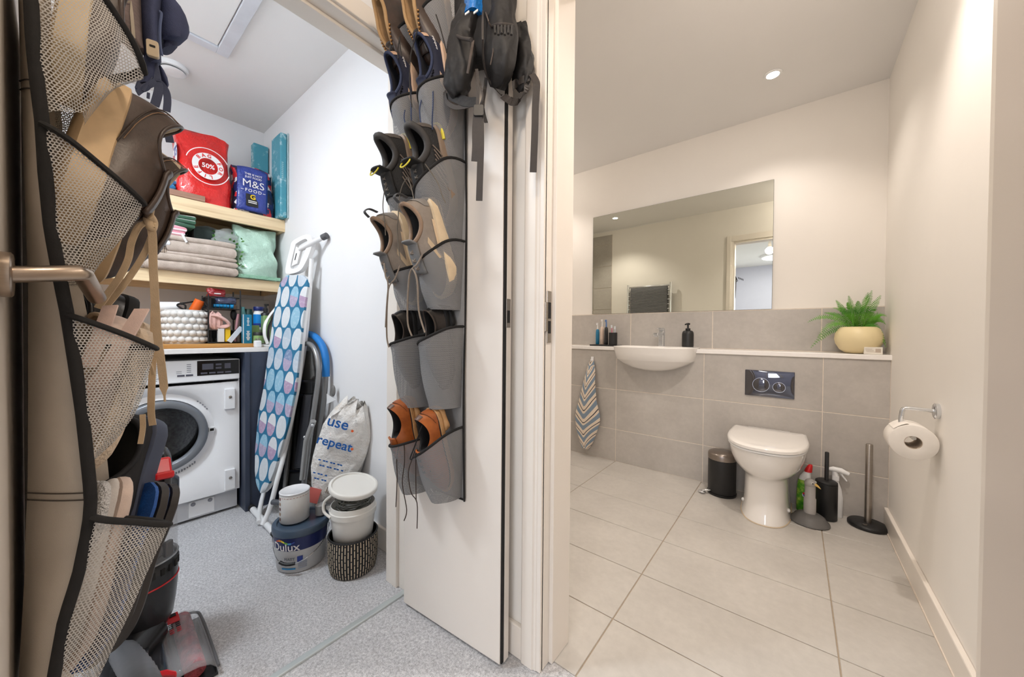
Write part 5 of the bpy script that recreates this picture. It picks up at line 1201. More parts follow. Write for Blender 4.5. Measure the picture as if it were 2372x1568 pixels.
# white carrier bag leaning in the corner
def wbag():
    t = thing('shopping_bag', (-1.80, 0.78, 0.10), 'stuffed white plastic shopping bag with blue lettering leaning on the right wall', 'bag')
    b0, b1 = at(756, 1165, y=0.765), at(822, 940, y=0.845)
    ax = (b1-b0).normalized(); vd = (Vector((0, 0, CAMH))-(b0+b1)/2).normalized()
    nn = (vd-ax*vd.dot(ax)); nn = (nn+Vector((0, -0.25, 0))).normalized(); nn = (nn-ax*nn.dot(ax)).normalized(); ss = ax.cross(nn); ss = ss if ss.dot(rt) > 0 else -ss
    L = (b1-b0).length; rings = []; rnd = random.Random(5); nu, nv = 56, 36
    prof = [(0, 0.035), (0.06, 0.062), (0.16, 0.082), (0.35, 0.108), (0.55, 0.118), (0.75, 0.112), (0.9, 0.088), (0.97, 0.062), (1.03, 0.04)]
    for j in range(nv):
        s = 1.03*j/(nv-1)
        for a, b in zip(prof, prof[1:]):
            if a[0] <= s <= b[0]+1e-9: w_ = a[1]+(b[1]-a[1])*(s-a[0])/(b[0]-a[0]); break
        pts = []
        for i in range(nu):
            a = 2*PI*i/nu; c, sn = math.cos(a), math.sin(a)
            x = w_*math.copysign(abs(c)**0.75, c); y = 0.052*min(1, w_/0.08)*math.copysign(abs(sn)**0.8, sn)
            k = 0.0035+0.008*max(0, s-0.8)*5*0.5
            y += k*(math.sin(4*a+11*s)+0.7*math.sin(9*a-17*s+1)+0.5*math.sin(15*a+31*s))
            x += k*0.8*math.sin(7*a+9*s)
            z = L*s+(0.016*math.sin(5*a)+0.012*math.sin(9*a+1) if s > 0.9 else 0)*(s-0.85)*6
            q = b0+ax*z+ss*x+nn*y
            q.y = min(q.y, YC-0.004)
            pts.append(q)
        rings.append(pts)
    n = NT('white_film'); v = n.coord('Object'); f = n.noise(v, 14, 4, 0.6)
    n.base(n.ramp(f, [(0.28, lin((222, 208, 190))), (0.42, lin((240, 236, 230))), (0.64, lin((244, 241, 236))), (0.80, lin((242, 204, 192)))])); n.set(0.25)
    n.bump(n.noise(v, 34, 5, 0.7), 0.7, 0.02); n.b.inputs['Coat Weight'].default_value = 0.3
    mk('bag', loft(rings, True, True), n.m, t, smooth=True)
    tilt = R(-14)
    def onbag(g, px, py, h=0.066):
        """lettering on the bag's front face"""
        c = at(px, py, y=0.79); c = b0+ax*(c-b0).dot(ax)+ss*(c-b0).dot(ss)
        dx = ss*math.cos(R(2))-ax*math.sin(R(2))
        ex = dx.normalized(); ey = nn.cross(ex); 
        if ey.z < 0: ey = -ey
        return [c+ex*v.x+ey*v.y+nn*(h+v.z) for v in g[0]], g[1]
    BL = mat('bag_blue', (26, 98, 178), 0.4); OR = mat('bag_orange', (238, 104, 50), 0.4)
    mk('printed_words', onbag(text('use', 0.070, 0.0008), 790, 974), BL, t)
    mk('printed_dot', onbag(xf(prism(disc(0.006, 14), 0, 0.0008), Matrix()), 812, 1003), OR, t)
    mk('printed_words', onbag(text('repeat', 0.060, 0.0008), 784, 1018), BL, t)
    mk('printed_dot', onbag(prism(disc(0.006, 14), 0, 0.0008), 811, 1046), OR, t)
    for k in range(4):
        _o = mk('printed_line', onbag(join(*[cbox((-0.05+0.016*q+0.004*((q*3+k) % 2), 0, 0), (0.010, 0.006, 0.0006)) for q in range(7 if k < 2 else 4)]), 778+4*(k % 2)-4*k, 1058+12*k), BL, t); _o['kind'] = 'stuff'
    mk('printed_patch', onbag(cbox((0, 0, 0), (0.05, 0.07, 0.0008)), 752, 1116, 0.056), mat('coral_print', (240, 128, 120), 0.4), t)
    for k in range(6):
        mk('bar_code', onbag(cbox((-0.018+0.007*k, 0, 0), (0.003, 0.03, 0.0006)), 776, 1124, 0.057), mat('bar_brown', (110, 84, 66), 0.5), t)
wbag()
tag(mk('black_box', box((-1.66, 0.83, 0.0), (-1.56, 0.885, 0.30)), M['black'], bevel=0.006), 'black plastic box standing behind the white shopping bag against the right wall', 'box')

# paint tub with a tin on its lid
pc = at(698, 1297, z=0)
pt = thing('paint_tub', pc, 'grey and navy paint tub with wire handle on the carpet', 'bucket')
M['tub'] = mat('tub_grey', (206, 206, 206), 0.35, var=0.02)
RB = 0.098
mk('tub', mv(lathe([(RB-0.012, 0.001), (RB-0.008, 0.004), (RB+0.004, 0.150), (RB+0.004, 0.152)], 48, True, True), pc), M['tub'], pt, smooth=True)
th0 = math.atan2(-pc.y, -pc.x)
mk('navy_band', mv(lathe([(RB-0.0008, 0.092), (RB+0.0045, 0.150), (RB+0.0040, 0.152)], 48), pc), mat('navy_band_print', (26, 40, 96), 0.35), pt, smooth=True)
mk('lid', mv(lathe([(RB+0.005, 0.150), (RB+0.009, 0.153), (RB+0.009, 0.176), (RB+0.005, 0.181), (RB-0.008, 0.181), (RB-0.012, 0.174), (0.001, 0.174)], 48, True), pc), mat('lid_blue_grey', (66, 82, 100), 0.3), pt, smooth=True)
def oncyl(g, c, r0_, r1_, z, h, ang, out=0.0008):
    """wrap lettering round a slightly tapered tub: x -> angle, y -> height"""
    V = []
    for v in g[0]:
        zz = z+v.y; r_ = r0_+(r1_-r0_)*zz/h+out+v.z; a = ang+v.x/r_
        V.append(Vector((c.x+r_*math.cos(a), c.y+r_*math.sin(a), c.z+zz)))
    return V, g[1]
cyl = lambda g, z, da, out=0.0012: oncyl(g, pc, RB-0.008, RB+0.004, z, 0.15, th0+da, out)
mk('printed_words', cyl(text('Dulux', 0.046, 0.0003), 0.112, -0.62), WI, pt)
cols = [(222, 60, 40), (240, 150, 40), (240, 220, 60), (110, 180, 70), (70, 150, 200), (60, 80, 170)]
for k, c in enumerate(cols):
    seg = grid(lambda u, v, k=k: (-0.040+0.0133*(k+u), 0.018+0.006*math.sin((k+u)*1.05)+0.004*(v-0.5)*2*(1 if 0 < k < 5 else 0.7), 0), 5, 2)
    mk('rainbow_stripe', cyl(seg, 0.116, -0.62, 0.0016), mat('rainbow_%d' % k, c, 0.4), pt)
mk('blue_bar', cyl(grid(lambda u, v: (-0.028+0.056*u, 0.007*v, 0), 8, 2), 0.018, -0.52), mat('azure_bar', (44, 140, 196), 0.4), pt)
mk('shield_mark', cyl(grid(lambda u, v: (-0.010+0.020*u, 0.022*v-0.006*(1-abs(2*u-1))*(1-v), 0), 6, 3), 0.050, -0.05), BI, pt)
for k in range(5):
    mk('printed_line', cyl(grid(lambda u, v: (-0.016+0.032*u, 0.0025*v, 0), 4, 2), 0.020+0.006*k, 0.05), mat('tub_print', (150, 160, 180), 0.5), pt)
mk('printed_words', cyl(text('MATT', 0.016, 0.0003), 0.062, -0.45), mat('grey_letters', (120, 124, 132), 0.5), pt)
hp0 = []
for k in range(21):
    u = k/20; a = th0-1.30+2.75*u; r_ = RB+0.008+0.006*math.sin(PI*u)
    hp0.append((pc.x+r_*math.cos(a), pc.y+r_*math.sin(a), 0.142-0.090*math.sin(PI*(u**0.62))))
mk('wire_handle', tube(hp0, 0.0018, 6), M['chrome'], pt, smooth=True)
mk('handle_grip', tube(hp0[4:9], 0.0062, 8), M['black'], pt, smooth=True)
tc = Vector((pc.x, pc.y, 0.1815))+(at(683, 1190, z=0.18)-at(698, 1190, z=0.18))*1.0
tn = thing('tin', tc, 'white round tin standing on the lid of the paint tub', 'tin')
mk('body', mv(lathe([(0.054, 0), (0.056, 0.002), (0.056, 0.118), (0.054, 0.120)], 40, True, True), tc), mat('tin_white', (222, 220, 216), 0.35), tn, smooth=True)
mk('rim', mv(lathe([(0.056, 0.117), (0.0575, 0.119), (0.0575, 0.123), (0.055, 0.125), (0.052, 0.122), (0.001, 0.121)], 40), tc), mat('tin_lid', (236, 236, 238), 0.3), tn, smooth=True)
for k in range(5):
    mk('side_mark', oncyl(grid(lambda u, v: (-0.006+0.012*u, 0.012*v, 0), 3, 2), tc, 0.056, 0.056, 0.012+0.021*k, 1, th0-1.18, 0.0006), mat('brown_mark_%d' % k, ((110, 70, 50), (160, 120, 84), (90, 40, 36), (150, 110, 70), (120, 60, 48))[k], 0.5), tn)
_o = mk('printed_line', oncyl(join(*[cbox((-0.05+0.012*k, 0, 0), (0.007, 0.002, 0.0004)) for k in range(10)]), tc, 0.056, 0.056, 0.108, 1, th0, 0.0006), mat('tin_print', (196, 150, 140), 0.5), tn); _o['kind'] = 'stuff'
gk = at(743, 1180, z=0.20)
tag(mk('grey_jar', join(tube([(gk.x, gk.y, 0.182), (gk.x, gk.y, 0.222)], 0.021, 20)), mat('grey_cap', (150, 148, 146), 0.5), smooth=True), 'small grey round jar resting on the paint tub lid beside the tin', 'jar')
hb = at(652, 1166, z=0.195)
tag(mk('roller_handle', tube([Vector((hb.x-0.05, hb.y-0.02, 0.194)), Vector((hb.x+0.035, hb.y+0.028, 0.1942))], 0.012, 12), mat('roller_grey', (84, 86, 92), 0.5), smooth=True), 'dark grey tool handle lying across the back of the paint tub lid', 'handle')

# patterned basket with white pail
bc = at(818, 1314, z=0)
pbk = thing('patterned_basket', bc, 'black and cream patterned woven basket on the carpet under the white pail', 'basket')
n = NT('dash_weave'); uv = n.n('ShaderNodeUVMap'); s = n.xyz(uv.outputs[0])
col_ = n.math('MULTIPLY', s[0], 52.0); cid = n.math('FLOOR', col_); fx = n.math('FRACT', col_)
rowv = n.math('ADD', n.math('MULTIPLY', s[1], 5.0), n.math('MULTIPLY', n.math('FLOORED_MODULO', cid, 2.0), 0.42)); fy = n.math('FRACT', rowv)
mk1 = n.math('MULTIPLY', n.math('MULTIPLY', n.math('GREATER_THAN', fx, 0.30), n.math('LESS_THAN', fx, 0.66)), n.math('GREATER_THAN', fy, 0.14))
n.base(n.mix(mk1, lin((30, 29, 30)), lin((206, 190, 164)))); n.set(0.85); n.bump(mk1, 0.6, 0.004)
nu = 56; V = []; UV = []
prof = [(0.080, 0.001), (0.087, 0.006), (0.094, 0.04), (0.0965, 0.09), (0.0945, 0.135), (0.093, 0.150)]
for r_, z in prof:
    for k in range(nu+1):
        a = 2*PI*k/nu; V.append((bc.x+r_*math.cos(a), bc.y+r_*math.sin(a), z)); UV.append((k/nu, z/0.15))
Fc = [(j*(nu+1)+i, j*(nu+1)+i+1, (j+1)*(nu+1)+i+1, (j+1)*(nu+1)+i) for j in range(len(prof)-1) for i in range(nu)]
mk('woven_side', (V, Fc), n.m, pbk, smooth=True, uv=UV)
mk('base', mv(prism(disc(0.08, 32), 0, 0.004), bc), M['seal'], pbk)
mk('rim_cord', tube([(bc.x+0.093*math.cos(2*PI*k/40), bc.y+0.093*math.sin(2*PI*k/40), 0.151) for k in range(40)], 0.004, 6, True), M['black'], pbk, smooth=True)
mk('liner', mv(lathe([(0.079, 0.004), (0.0905, 0.149)], 32, True), bc), M['seal'], pbk)
wp_ = thing('white_pail', Vector((bc.x, bc.y, 0.10)), 'white plastic pail with wire handle sitting in the patterned basket', 'bucket')
pw = mat('pail_white', (232, 229, 222), 0.35, var=0.015)
zp = 0.125
mk('pail', mv(lathe([(0.070, 0.0), (0.074, 0.003), (0.085, 0.108), (0.090, 0.110), (0.091, 0.130), (0.087, 0.132), (0.085, 0.150), (0.083, 0.151), (0.081, 0.148), (0.069, 0.006), (0.001, 0.005)], 48, True), (bc.x, bc.y, zp)), pw, wp_, smooth=True)
hw = [(bc.x+0.093*math.cos(a), bc.y+0.093*math.sin(a)) for a in [th0-1.75+0.0*k for k in range(2)]]
a0 = math.atan2(-bc.y, -bc.x)
h0 = Vector((bc.x+0.091*math.cos(a0-1.15), bc.y+0.091*math.sin(a0-1.15), zp+0.118)); h1 = Vector((bc.x+0.089*math.cos(a0-1.75), bc.y+0.089*math.sin(a0-1.75), zp+0.16))
mk('handle', tube(spline([h0, h0+(h0-bc).normalized()*0.0+Vector((-0.030, -0.012, 0.02)), h0+Vector((-0.035, -0.008, 0.055)), h0+Vector((-0.012, 0.012, 0.082)), h1+Vector((0.0, 0.012, 0.022))], 6), 0.0052, 10), pw, wp_, smooth=True)
wc_ = thing('wire_coil', Vector((bc.x+0.01, bc.y, zp+0.12)), 'coil of grey wire heaped in the white pail under its lid', 'wire')
rnd = random.Random(2); pts = []
for k in range(260):
    a = k*0.42; r_ = 0.052+0.016*math.sin(k*0.13)+rnd.uniform(-0.004, 0.004)
    pts.append((bc.x+r_*math.cos(a), bc.y+r_*math.sin(a), zp+0.125+0.075*k/260+rnd.uniform(-0.003, 0.003)))
mk('coil', tube(pts, 0.0022, 5), mat('grey_wire', (132, 132, 124), 0.4, 0.6, var=0.2, vs=60), wc_, smooth=True)
pd = Vector((bc.x, bc.y, zp+0.208))
Mt = Matrix.Translation(pd) @ Matrix.Rotation(R(-12), 4, Vector((math.cos(a0-0.9), math.sin(a0-0.9), 0)))
tag(mk('pail_lid', xf(lathe([(0.084, 0), (0.094, 0.001), (0.0955, 0.004), (0.0955, 0.016), (0.092, 0.020), (0.085, 0.020), (0.082, 0.014), (0.001, 0.013)], 48, True), Mt), pw, smooth=True), 'white plastic pail lid tilted on the wire coil', 'lid')
# ------------------------------------------------------------------ shoes
OUT = [(0, 0.0), (0.015, 0.34), (0.05, 0.56), (0.12, 0.69), (0.25, 0.74), (0.38, 0.72), (0.5, 0.80), (0.62, 0.94), (0.72, 1.0), (0.81, 0.95), (0.9, 0.74), (0.96, 0.46), (0.985, 0.28), (1.0, 0.0)]
def hw(u, toe=1.0):
    for a, b in zip(OUT, OUT[1:]):
        if a[0] <= u <= b[0]: return a[1]+(b[1]-a[1])*(u-a[0])/max(1e-9, b[0]-a[0])
    return 0
class Shoe:
    """parametric shoe in its own frame: x heel to toe, z up, origin at the heel's underside"""
    def __init__(s, L=0.285, W=0.100, zs=0.026, hh=0.088, hs=0.062, ht=0.090, c0=0.055, c1=0.47, cw=0.29, n=44, toe=1.7, side=1):
        s.__dict__.update(locals()); s.ns = n
    def base(s, q):
        u = (1-math.cos(2*PI*q))/2; y = hw(u)*s.W/2*(1 if q <= 0.5 else -1)
        y += s.side*0.008*math.sin(PI*u)**2*(1 if u > .3 else 0.5)*0.6
        return Vector((u*s.L, y, s.zs))
    def collar(s, q):
        c = math.cos(2*PI*q); x = s.L*((s.c0+s.c1)/2-(s.c1-s.c0)/2*c)
        y = s.cw*s.W*math.copysign(abs(math.sin(2*PI*q))**0.8, math.sin(2*PI*q))*(1.0-0.12*(-c if c < 0 else 0))
        z = s.zs*0+s.hs+(s.hh-s.hs)*max(0, c)**2+(s.ht-s.hs)*max(0, -c)**2
        return Vector((x, y, z))
    def S(s, q, t):
        B, C = s.base(q), s.collar(q); c = math.cos(2*PI*q); f = max(0, -c)   # f: towards the toe
        v = 1-(1-t)**(1+s.toe*0.55*f); h = t**(1+0.25*f)
        p = Vector((B.x+(C.x-B.x)*h, B.y+(C.y-B.y)*h, B.z+(C.z-B.z)*v))
        b = 0.16*math.sin(PI*min(1, t*1.15))
        p.y *= 1+b*(0.35+0.3*f)*(1-t*0.5)
        if c > 0.6: p.x -= 0.006*math.sin(PI*t)*(c-0.6)/0.4
        return p
    def nrm(s, q, t):
        e = 0.004; a = s.S((q+e) % 1, t)-s.S((q-e) % 1, t); b = s.S(q, min(1, t+e))-s.S(q, max(0, t-e))
        n = a.cross(b)
        if n.length < 1e-12: n = Vector((0, 0, 1))
        n.normalize(); return n if n.z*0.4+n.y*p_sign(s.S(q, t).y)+ (1 if math.cos(2*PI*q) < -0.7 else 0)*n.z > -0.2 else -n
    def upper(s, nt=11):
        return loft([[s.S(k/s.ns, j/(nt-1)) for k in range(s.ns)] for j in range(nt)])
    def sole(s, ext=0.004, z0=0.0, z1=None, heel=0):
        z1 = s.zs+0.004 if z1 is None else z1; rings = []
        for z, e in ((z0, -0.006), (z0+0.004, ext*0.5), ((z0+z1)/2, ext), (z1-0.003, ext), (z1, 0)):
            r = []
            for k in range(s.ns):
                p = s.base(k/s.ns); c = Vector((p.x-s.L*0.5, p.y, 0)); d = c.normalized() if c.length > 1e-6 else c
                r.append((p.x+d.x*e*1.0, p.y+(e if p.y > 0 else -e)*min(1, abs(p.y)/0.02), z+0.012*max(0, p.x/s.L-0.85)*5*(1 if z < s.zs*0.6 else 0.25)))
            rings.append(r)
        return loft(rings, True, True)
    def lining(s):
        c = [s.collar(k/s.ns) for k in range(s.ns)]
        cx = s.L*(s.c0+s.c1)/2
        r1 = [Vector((cx+(p.x-cx)*0.9, p.y*0.86, p.z-0.006)) for p in c]
        r2 = [Vector((cx+(p.x-cx)*0.95, p.y*0.95, s.zs+0.5*(p.z-s.zs))) for p in c]
        r3 = [Vector((cx+(p.x-cx)*1.0+0.02*(p.x > cx), p.y*0.95, s.zs+0.008)) for p in c]
        return loft([c, r1, r2, r3], False, True)
    def patch(s, q0, q1, t0, t1, off=0.0016, nq=14, nt=6, edge=None):
        def f(u, v):
            q = q0+(q1-q0)*u
            ta, tb = (t0(u), t1(u)) if callable(t0) else (t0, t1)
            t = ta+(tb-ta)*v; p = s.S(q % 1, t); n = s.nrm(q % 1, t); return p+n*off
        return grid(f, nq, nt)
    def tongue(s, rise=0.02, wid=0.045, x1=0.70):
        def f(u, v):
            y = (u-0.5)*wid*(1.0-0.15*v)
            if v < 0.75:
                p = s.S(0.5, 0.55+0.45*v/0.75); q = p+Vector((0, 0, 0.004))
            else:
                p = s.S(0.5, 1.0); k = (v-0.75)/0.25; q = p+Vector((-0.010*k, 0, 0.004+rise*k))
            return (q.x, y, q.z-0.010*(2*u-1)**2*0.8)
        return grid(f, 9, 13)
    def lacerows(s, rows=(0.94, 0.82, 0.70, 0.58), dq=0.085):
        out = []
        for i, t in enumerate(rows):
            for sg in (1, -1):
                a = s.S(0.5-sg*dq*(0.75+0.25*t), t); b = s.S(0.5+sg*dq*(0.75+0.25*t), max(0.35, t-0.09)); m_ = s.S(0.5, t-0.045)+Vector((0, 0, 0.008))
                out.append(spline([a+Vector((0, 0, 0.003)), m_, b+Vector((0, 0, 0.003))], 4))
        return out
def p_sign(y): return 1 if y >= 0 else -1

FAB = {}
def fab(nm, c, **kw):
    if nm not in FAB:
        k = dict(rough=0.75, var=0.08, vs=40, bump=0.3, bs=600, bd=0.0015); k.update(kw); FAB[nm] = mat(nm, c, **k)
    return FAB[nm]
def leather(nm, c, c2=None, rough=0.42):
    if nm not in FAB: FAB[nm] = mat(nm, c, rough, var=0.14, vs=22, bump=0.16, bs=260, bd=0.0015, c2=c2)
    return FAB[nm]
def build_shoe(nm, o, xd, zd, sp, lb, cat, mats, extras=None, tongue=None, laces=None, sole=True, group=None, lining=True, collar_pad=0.0, soleargs=None, upper=True):
    """mats: upper, lining, sole, lace"""
    Mx = frame(o, xd, zd)
    t = thing(nm, o, lb, cat, group)
    A = lambda g: xf(g, Mx)
    if sole: mk('sole', A(sp.sole(**(soleargs or {}))), mats['sole'], t, smooth=True)
    if upper: mk('upper', A(sp.upper()), mats['upper'], t, smooth=True)
    if lining: mk('lining', A(sp.lining()), mats['lining'], t, smooth=True)
    if collar_pad: mk('collar', A(tube([sp.collar(k/36) for k in range(36)], collar_pad, 8, True)), mats.get('collar', mats['upper']), t, smooth=True)
    if tongue: mk('tongue', A(sp.tongue(**tongue)), mats.get('tongue', mats['upper']), t, smooth=True, solid=0.005)
    if laces:
        for P in sp.lacerows(**{k: v for k, v in laces.items() if k != 'r'}):
            mk('lace', A(tube(P, laces.get('r', 0.002), 6)), mats['lace'], t, smooth=True)
    for e in (extras or []):
        mk(e[0], A(e[1]), e[2], t, smooth=e[3] if len(e) > 3 else True)
    return t, Mx
def hang(t, pts, m, r=0.0016, flat=1.0, k=5):
    """loose lace hanging from a shoe, through world points"""
    return mk('lace', tube(spline(pts, k), r, 6, flat=flat), m, t, smooth=True)

# ------------------------------------------------------------------ right closet door with its shoe organiser
D0 = Vector((-1.089, 0.753, 0)); DD = Vector((0.425, 0.033, 0)).normalized(); DN = Vector((DD.y, -DD.x, 0))   # DN points out of the front face
def dr(s, out, z): return D0+DD*s+DN*out+Vector((0, 0, z))
def dbox(s0, s1, o0, o1, z0, z1):
    V = [dr(s, o, z) for z in (z0, z1) for s, o in ((s0, o0), (s1, o0), (s1, o1), (s0, o1))]
    return V, [(0, 3, 2, 1), (4, 5, 6, 7), (0, 1, 5, 4), (1, 2, 6, 5), (2, 3, 7, 6), (3, 0, 4, 7)]
LW = 0.427
d4 = struct('door_4', dbox(0, LW, -0.036, 0, 0.010, 1.985), M['door'], bevel=0.0015)
mk('seal_shade_strip', dbox(LW-0.0002, LW+0.005, -0.013, -0.003, 0.012, 1.983), M['seal'], d4)
mk('edge_lip', dbox(LW, LW+0.006, -0.036, -0.014, 0.010, 1.985), M['door'], d4)
fp_ = mk('latch_plate', dbox(LW+0.0055, LW+0.0075, -0.031, -0.010, 0.998, 1.082), M['steel'], d4, bevel=0.0005)
mk('latch_slot', dbox(LW+0.0074, LW+0.0080, -0.027, -0.014, 1.012, 1.048), M['seal'], fp_)
for z in (0.22, 1.0, 1.78): mk('hinge', tube([dr(0.0, -0.034, z-0.045), dr(0.0, -0.034, z+0.045)], 0.005, 10), M['steel'], d4, smooth=True)

def mk_net(name, c, pitch, hole, under=None, rough=0.75):
    n = NT(name); uv = n.n('ShaderNodeUVMap'); s = n.xyz(uv.outputs[0])
    a, b = pitch, pitch*0.82
    row = n.math('FLOOR', n.math('DIVIDE', s[1], b)); off = n.math('MULTIPLY', n.math('FLOORED_MODULO', row, 2.0), 0.5)
    fx = n.math('SUBTRACT', n.math('FRACT', n.math('ADD', n.math('DIVIDE', s[0], a), off)), 0.5); fy = n.math('SUBTRACT', n.math('FRACT', n.math('DIVIDE', s[1], b)), 0.5)
    d = n.math('ADD', n.math('POWER', fx, 2.0), n.math('POWER', n.math('MULTIPLY', fy, 0.9), 2.0))
    al = n.math('GREATER_THAN', d, hole*hole)
    n.base(lin(c)); n.set(rough); n.t.links.new(al, n.b.inputs['Alpha'])
    return n.m
NETR = mk_net('grey_fine_net', (140, 139, 139), 0.0036, 0.27)
NETL = mk_net('pale_grey_net', (188, 184, 178), 0.0042, 0.36)
CANV = mat('grey_canvas', (138, 137, 136), 0.8, var=0.05, vs=20, bump=0.3, bs=900, bd=0.001)
CANVL = mat('taupe_canvas', (194, 184, 170), 0.85, var=0.05, vs=14, bump=0.35, bs=700, bd=0.001)
BIND = mat('black_binding', (26, 24, 23), 0.85, var=0.15, vs=60, bump=0.3, bs=500, bd=0.001)

org = thing('shoe_organiser', dr(0.16, 0.01, 0.56), 'grey hanging shoe organiser with mesh pockets on the right closet door', 'shoe organiser')
S_R = (at(1080, 600, y=0.772)-D0).dot(DD); S_L = S_R-0.262; S_M = S_R-0.131
zb_ = at(1096, 1162, y=0.775).z
mk('back_panel', grid(lambda u, v: dr(S_L+(S_R-S_L)*u+0.012*max(0, 0.25-v)*u, 0.004+0.004*math.sin(9*v+4*u)+0.003, zb_+(1.97-zb_)*v), 8, 30), CANV, org, smooth=True, solid=0.003)
for s_, w_ in ((S_R, 0.0032), (S_L, 0.0028)):
    mk('side_binding', tube([dr(s_+0.012*max(0, 0.25-k/30)*(s_ == S_R), 0.008+0.004*math.sin(9*k/30), zb_-0.006+(1.97-zb_)*k/30) for k in range(31)], w_, 6), BIND, org, smooth=True)
mk('bottom_binding', tube([dr(S_L, 0.007, zb_), dr(S_R, 0.007, zb_-0.002)], 0.003, 6), BIND, org)
for s_ in (S_L+0.03, S_R-0.03):
    mk('hanging_hook', tube([dr(s_, 0.006, 1.90), dr(s_, 0.006, 1.992), dr(s_, -0.042, 1.992), dr(s_, -0.042, 1.95)], 0.003, 6), M['steel'], org)
def pocket(sc_, w_, d_, zr, zl, zb, wb, db, sb=None, net=NETR, nu=26, nv=14, flare=1.0):
    sb = sc_ if sb is None else sb
    def f(u, v):
        a = PI*u; k = (0.5-0.5*math.cos(min(PI, a*1.3)))
        zt = zr+(zl-zr)*k
        ww = w_+(wb-w_)*v**1.2; dd = d_+(db-d_)*v**1.1; cc = sc_+(sb-sc_)*v
        s_ = cc+ww*math.copysign(abs(math.cos(a))**0.85, math.cos(a)); o = 0.008+dd*math.sin(a)**0.85
        z = zt+(zb+0.012*math.sin(a)*0-zt)*v
        o += 0.004*math.sin(5*a+7*v)*math.sin(a)
        return dr(s_, o, z)
    g = grid(f, nu, nv)
    uv = []
    for j in range(nv):
        acc = 0
        for i in range(nu):
            if i: acc += (g[0][j*nu+i]-g[0][j*nu+i-1]).length
            uv.append((acc, g[0][j*nu+i].z))
    p = mk('mesh_pocket', g, net, org, smooth=True, uv=uv)
    mk('rim_binding', tube([g[0][i]+Vector((0, 0, 0.001)) for i in range(nu)], 0.0042, 8), BIND, p, smooth=True)
    bt = [g[0][(nv-1)*nu+i] for i in range(nu)]
    mk('pocket_base', loft([bt, [Vector((q.x, q.y, q.z))*1.0+(dr(sb, 0.008, q.z)-q)*0.96 for q in bt]], closed=False), net, p, uv=[(q.x*3, q.y*3) for q in bt]*2)
zy = lambda px, py, y: at(px, py, y=y).z
SCR, SCL = S_R-0.066, S_L+0.064
# right column, top to bottom
pocket(SCR, 0.064, 0.112, zy(1066, 30, 0.775), zy(990, 84, 0.70), zy(1040, 195, 0.73), 0.048, 0.03)
pocket(SCR, 0.063, 0.118, zy(1060, 218, 0.775), zy(985, 252, 0.70), zy(1040, 382, 0.73), 0.055, 0.075)
pocket(SCR, 0.064, 0.130, zy(1068, 385, 0.775), zy(962, 480, 0.69), zy(1040, 568, 0.73), 0.055, 0.075)
pocket(SCR, 0.064, 0.115, zy(1078, 562, 0.775), zy(1000, 628, 0.70), zy(1040, 718, 0.73), 0.052, 0.075)
pocket(SCR, 0.063, 0.112, zy(1076, 757, 0.775), zy(975, 800, 0.68), zy(1040, 945, 0.73), 0.048, 0.075, sb=SCR+0.004)
pocket(SCR, 0.064, 0.120, zy(1066, 985, 0.775), zy(967, 1054, 0.68), zy(1040, 1158, 0.73), 0.046, 0.075, sb=SCR+0.010)
# left column
pocket(SCL, 0.062, 0.100, zy(990, 80, 0.765), zy(930, 120, 0.69), zy(965, 200, 0.72), 0.048, 0.025)
pocket(SCL, 0.062, 0.112, zy(985, 255, 0.765), zy(940, 274, 0.70), zy(965, 385, 0.72), 0.050, 0.075)
pocket(SCL, 0.062, 0.125, zy(985, 480, 0.765), zy(930, 478, 0.69), zy(965, 560, 0.72), 0.050, 0.075)
pocket(SCL, 0.062, 0.108, zy(1000, 622, 0.765), zy(950, 644, 0.70), zy(970, 720, 0.72), 0.048, 0.075)
pocket(SCL, 0.062, 0.112, zy(978, 775, 0.765), zy(913, 802, 0.67), zy(965, 940, 0.72), 0.044, 0.075, sb=SCL+0.008)
pocket(SCL, 0.062, 0.112, zy(985, 1000, 0.765), zy(938, 1026, 0.70), zy(970, 1138, 0.72), 0.044, 0.075, sb=SCL+0.008)

UPR = Vector((-0.42, -0.90, 0.12)); DN_ = Vector((0.03, 0.05, -1))
BLK = {'upper': leather('black_leather', (28, 26, 26), rough=0.3), 'lining': fab('black_lining', (16, 15, 15)), 'sole': fab('black_sole', (22, 21, 21)), 'lace': fab('black_lace', (26, 25, 25))}
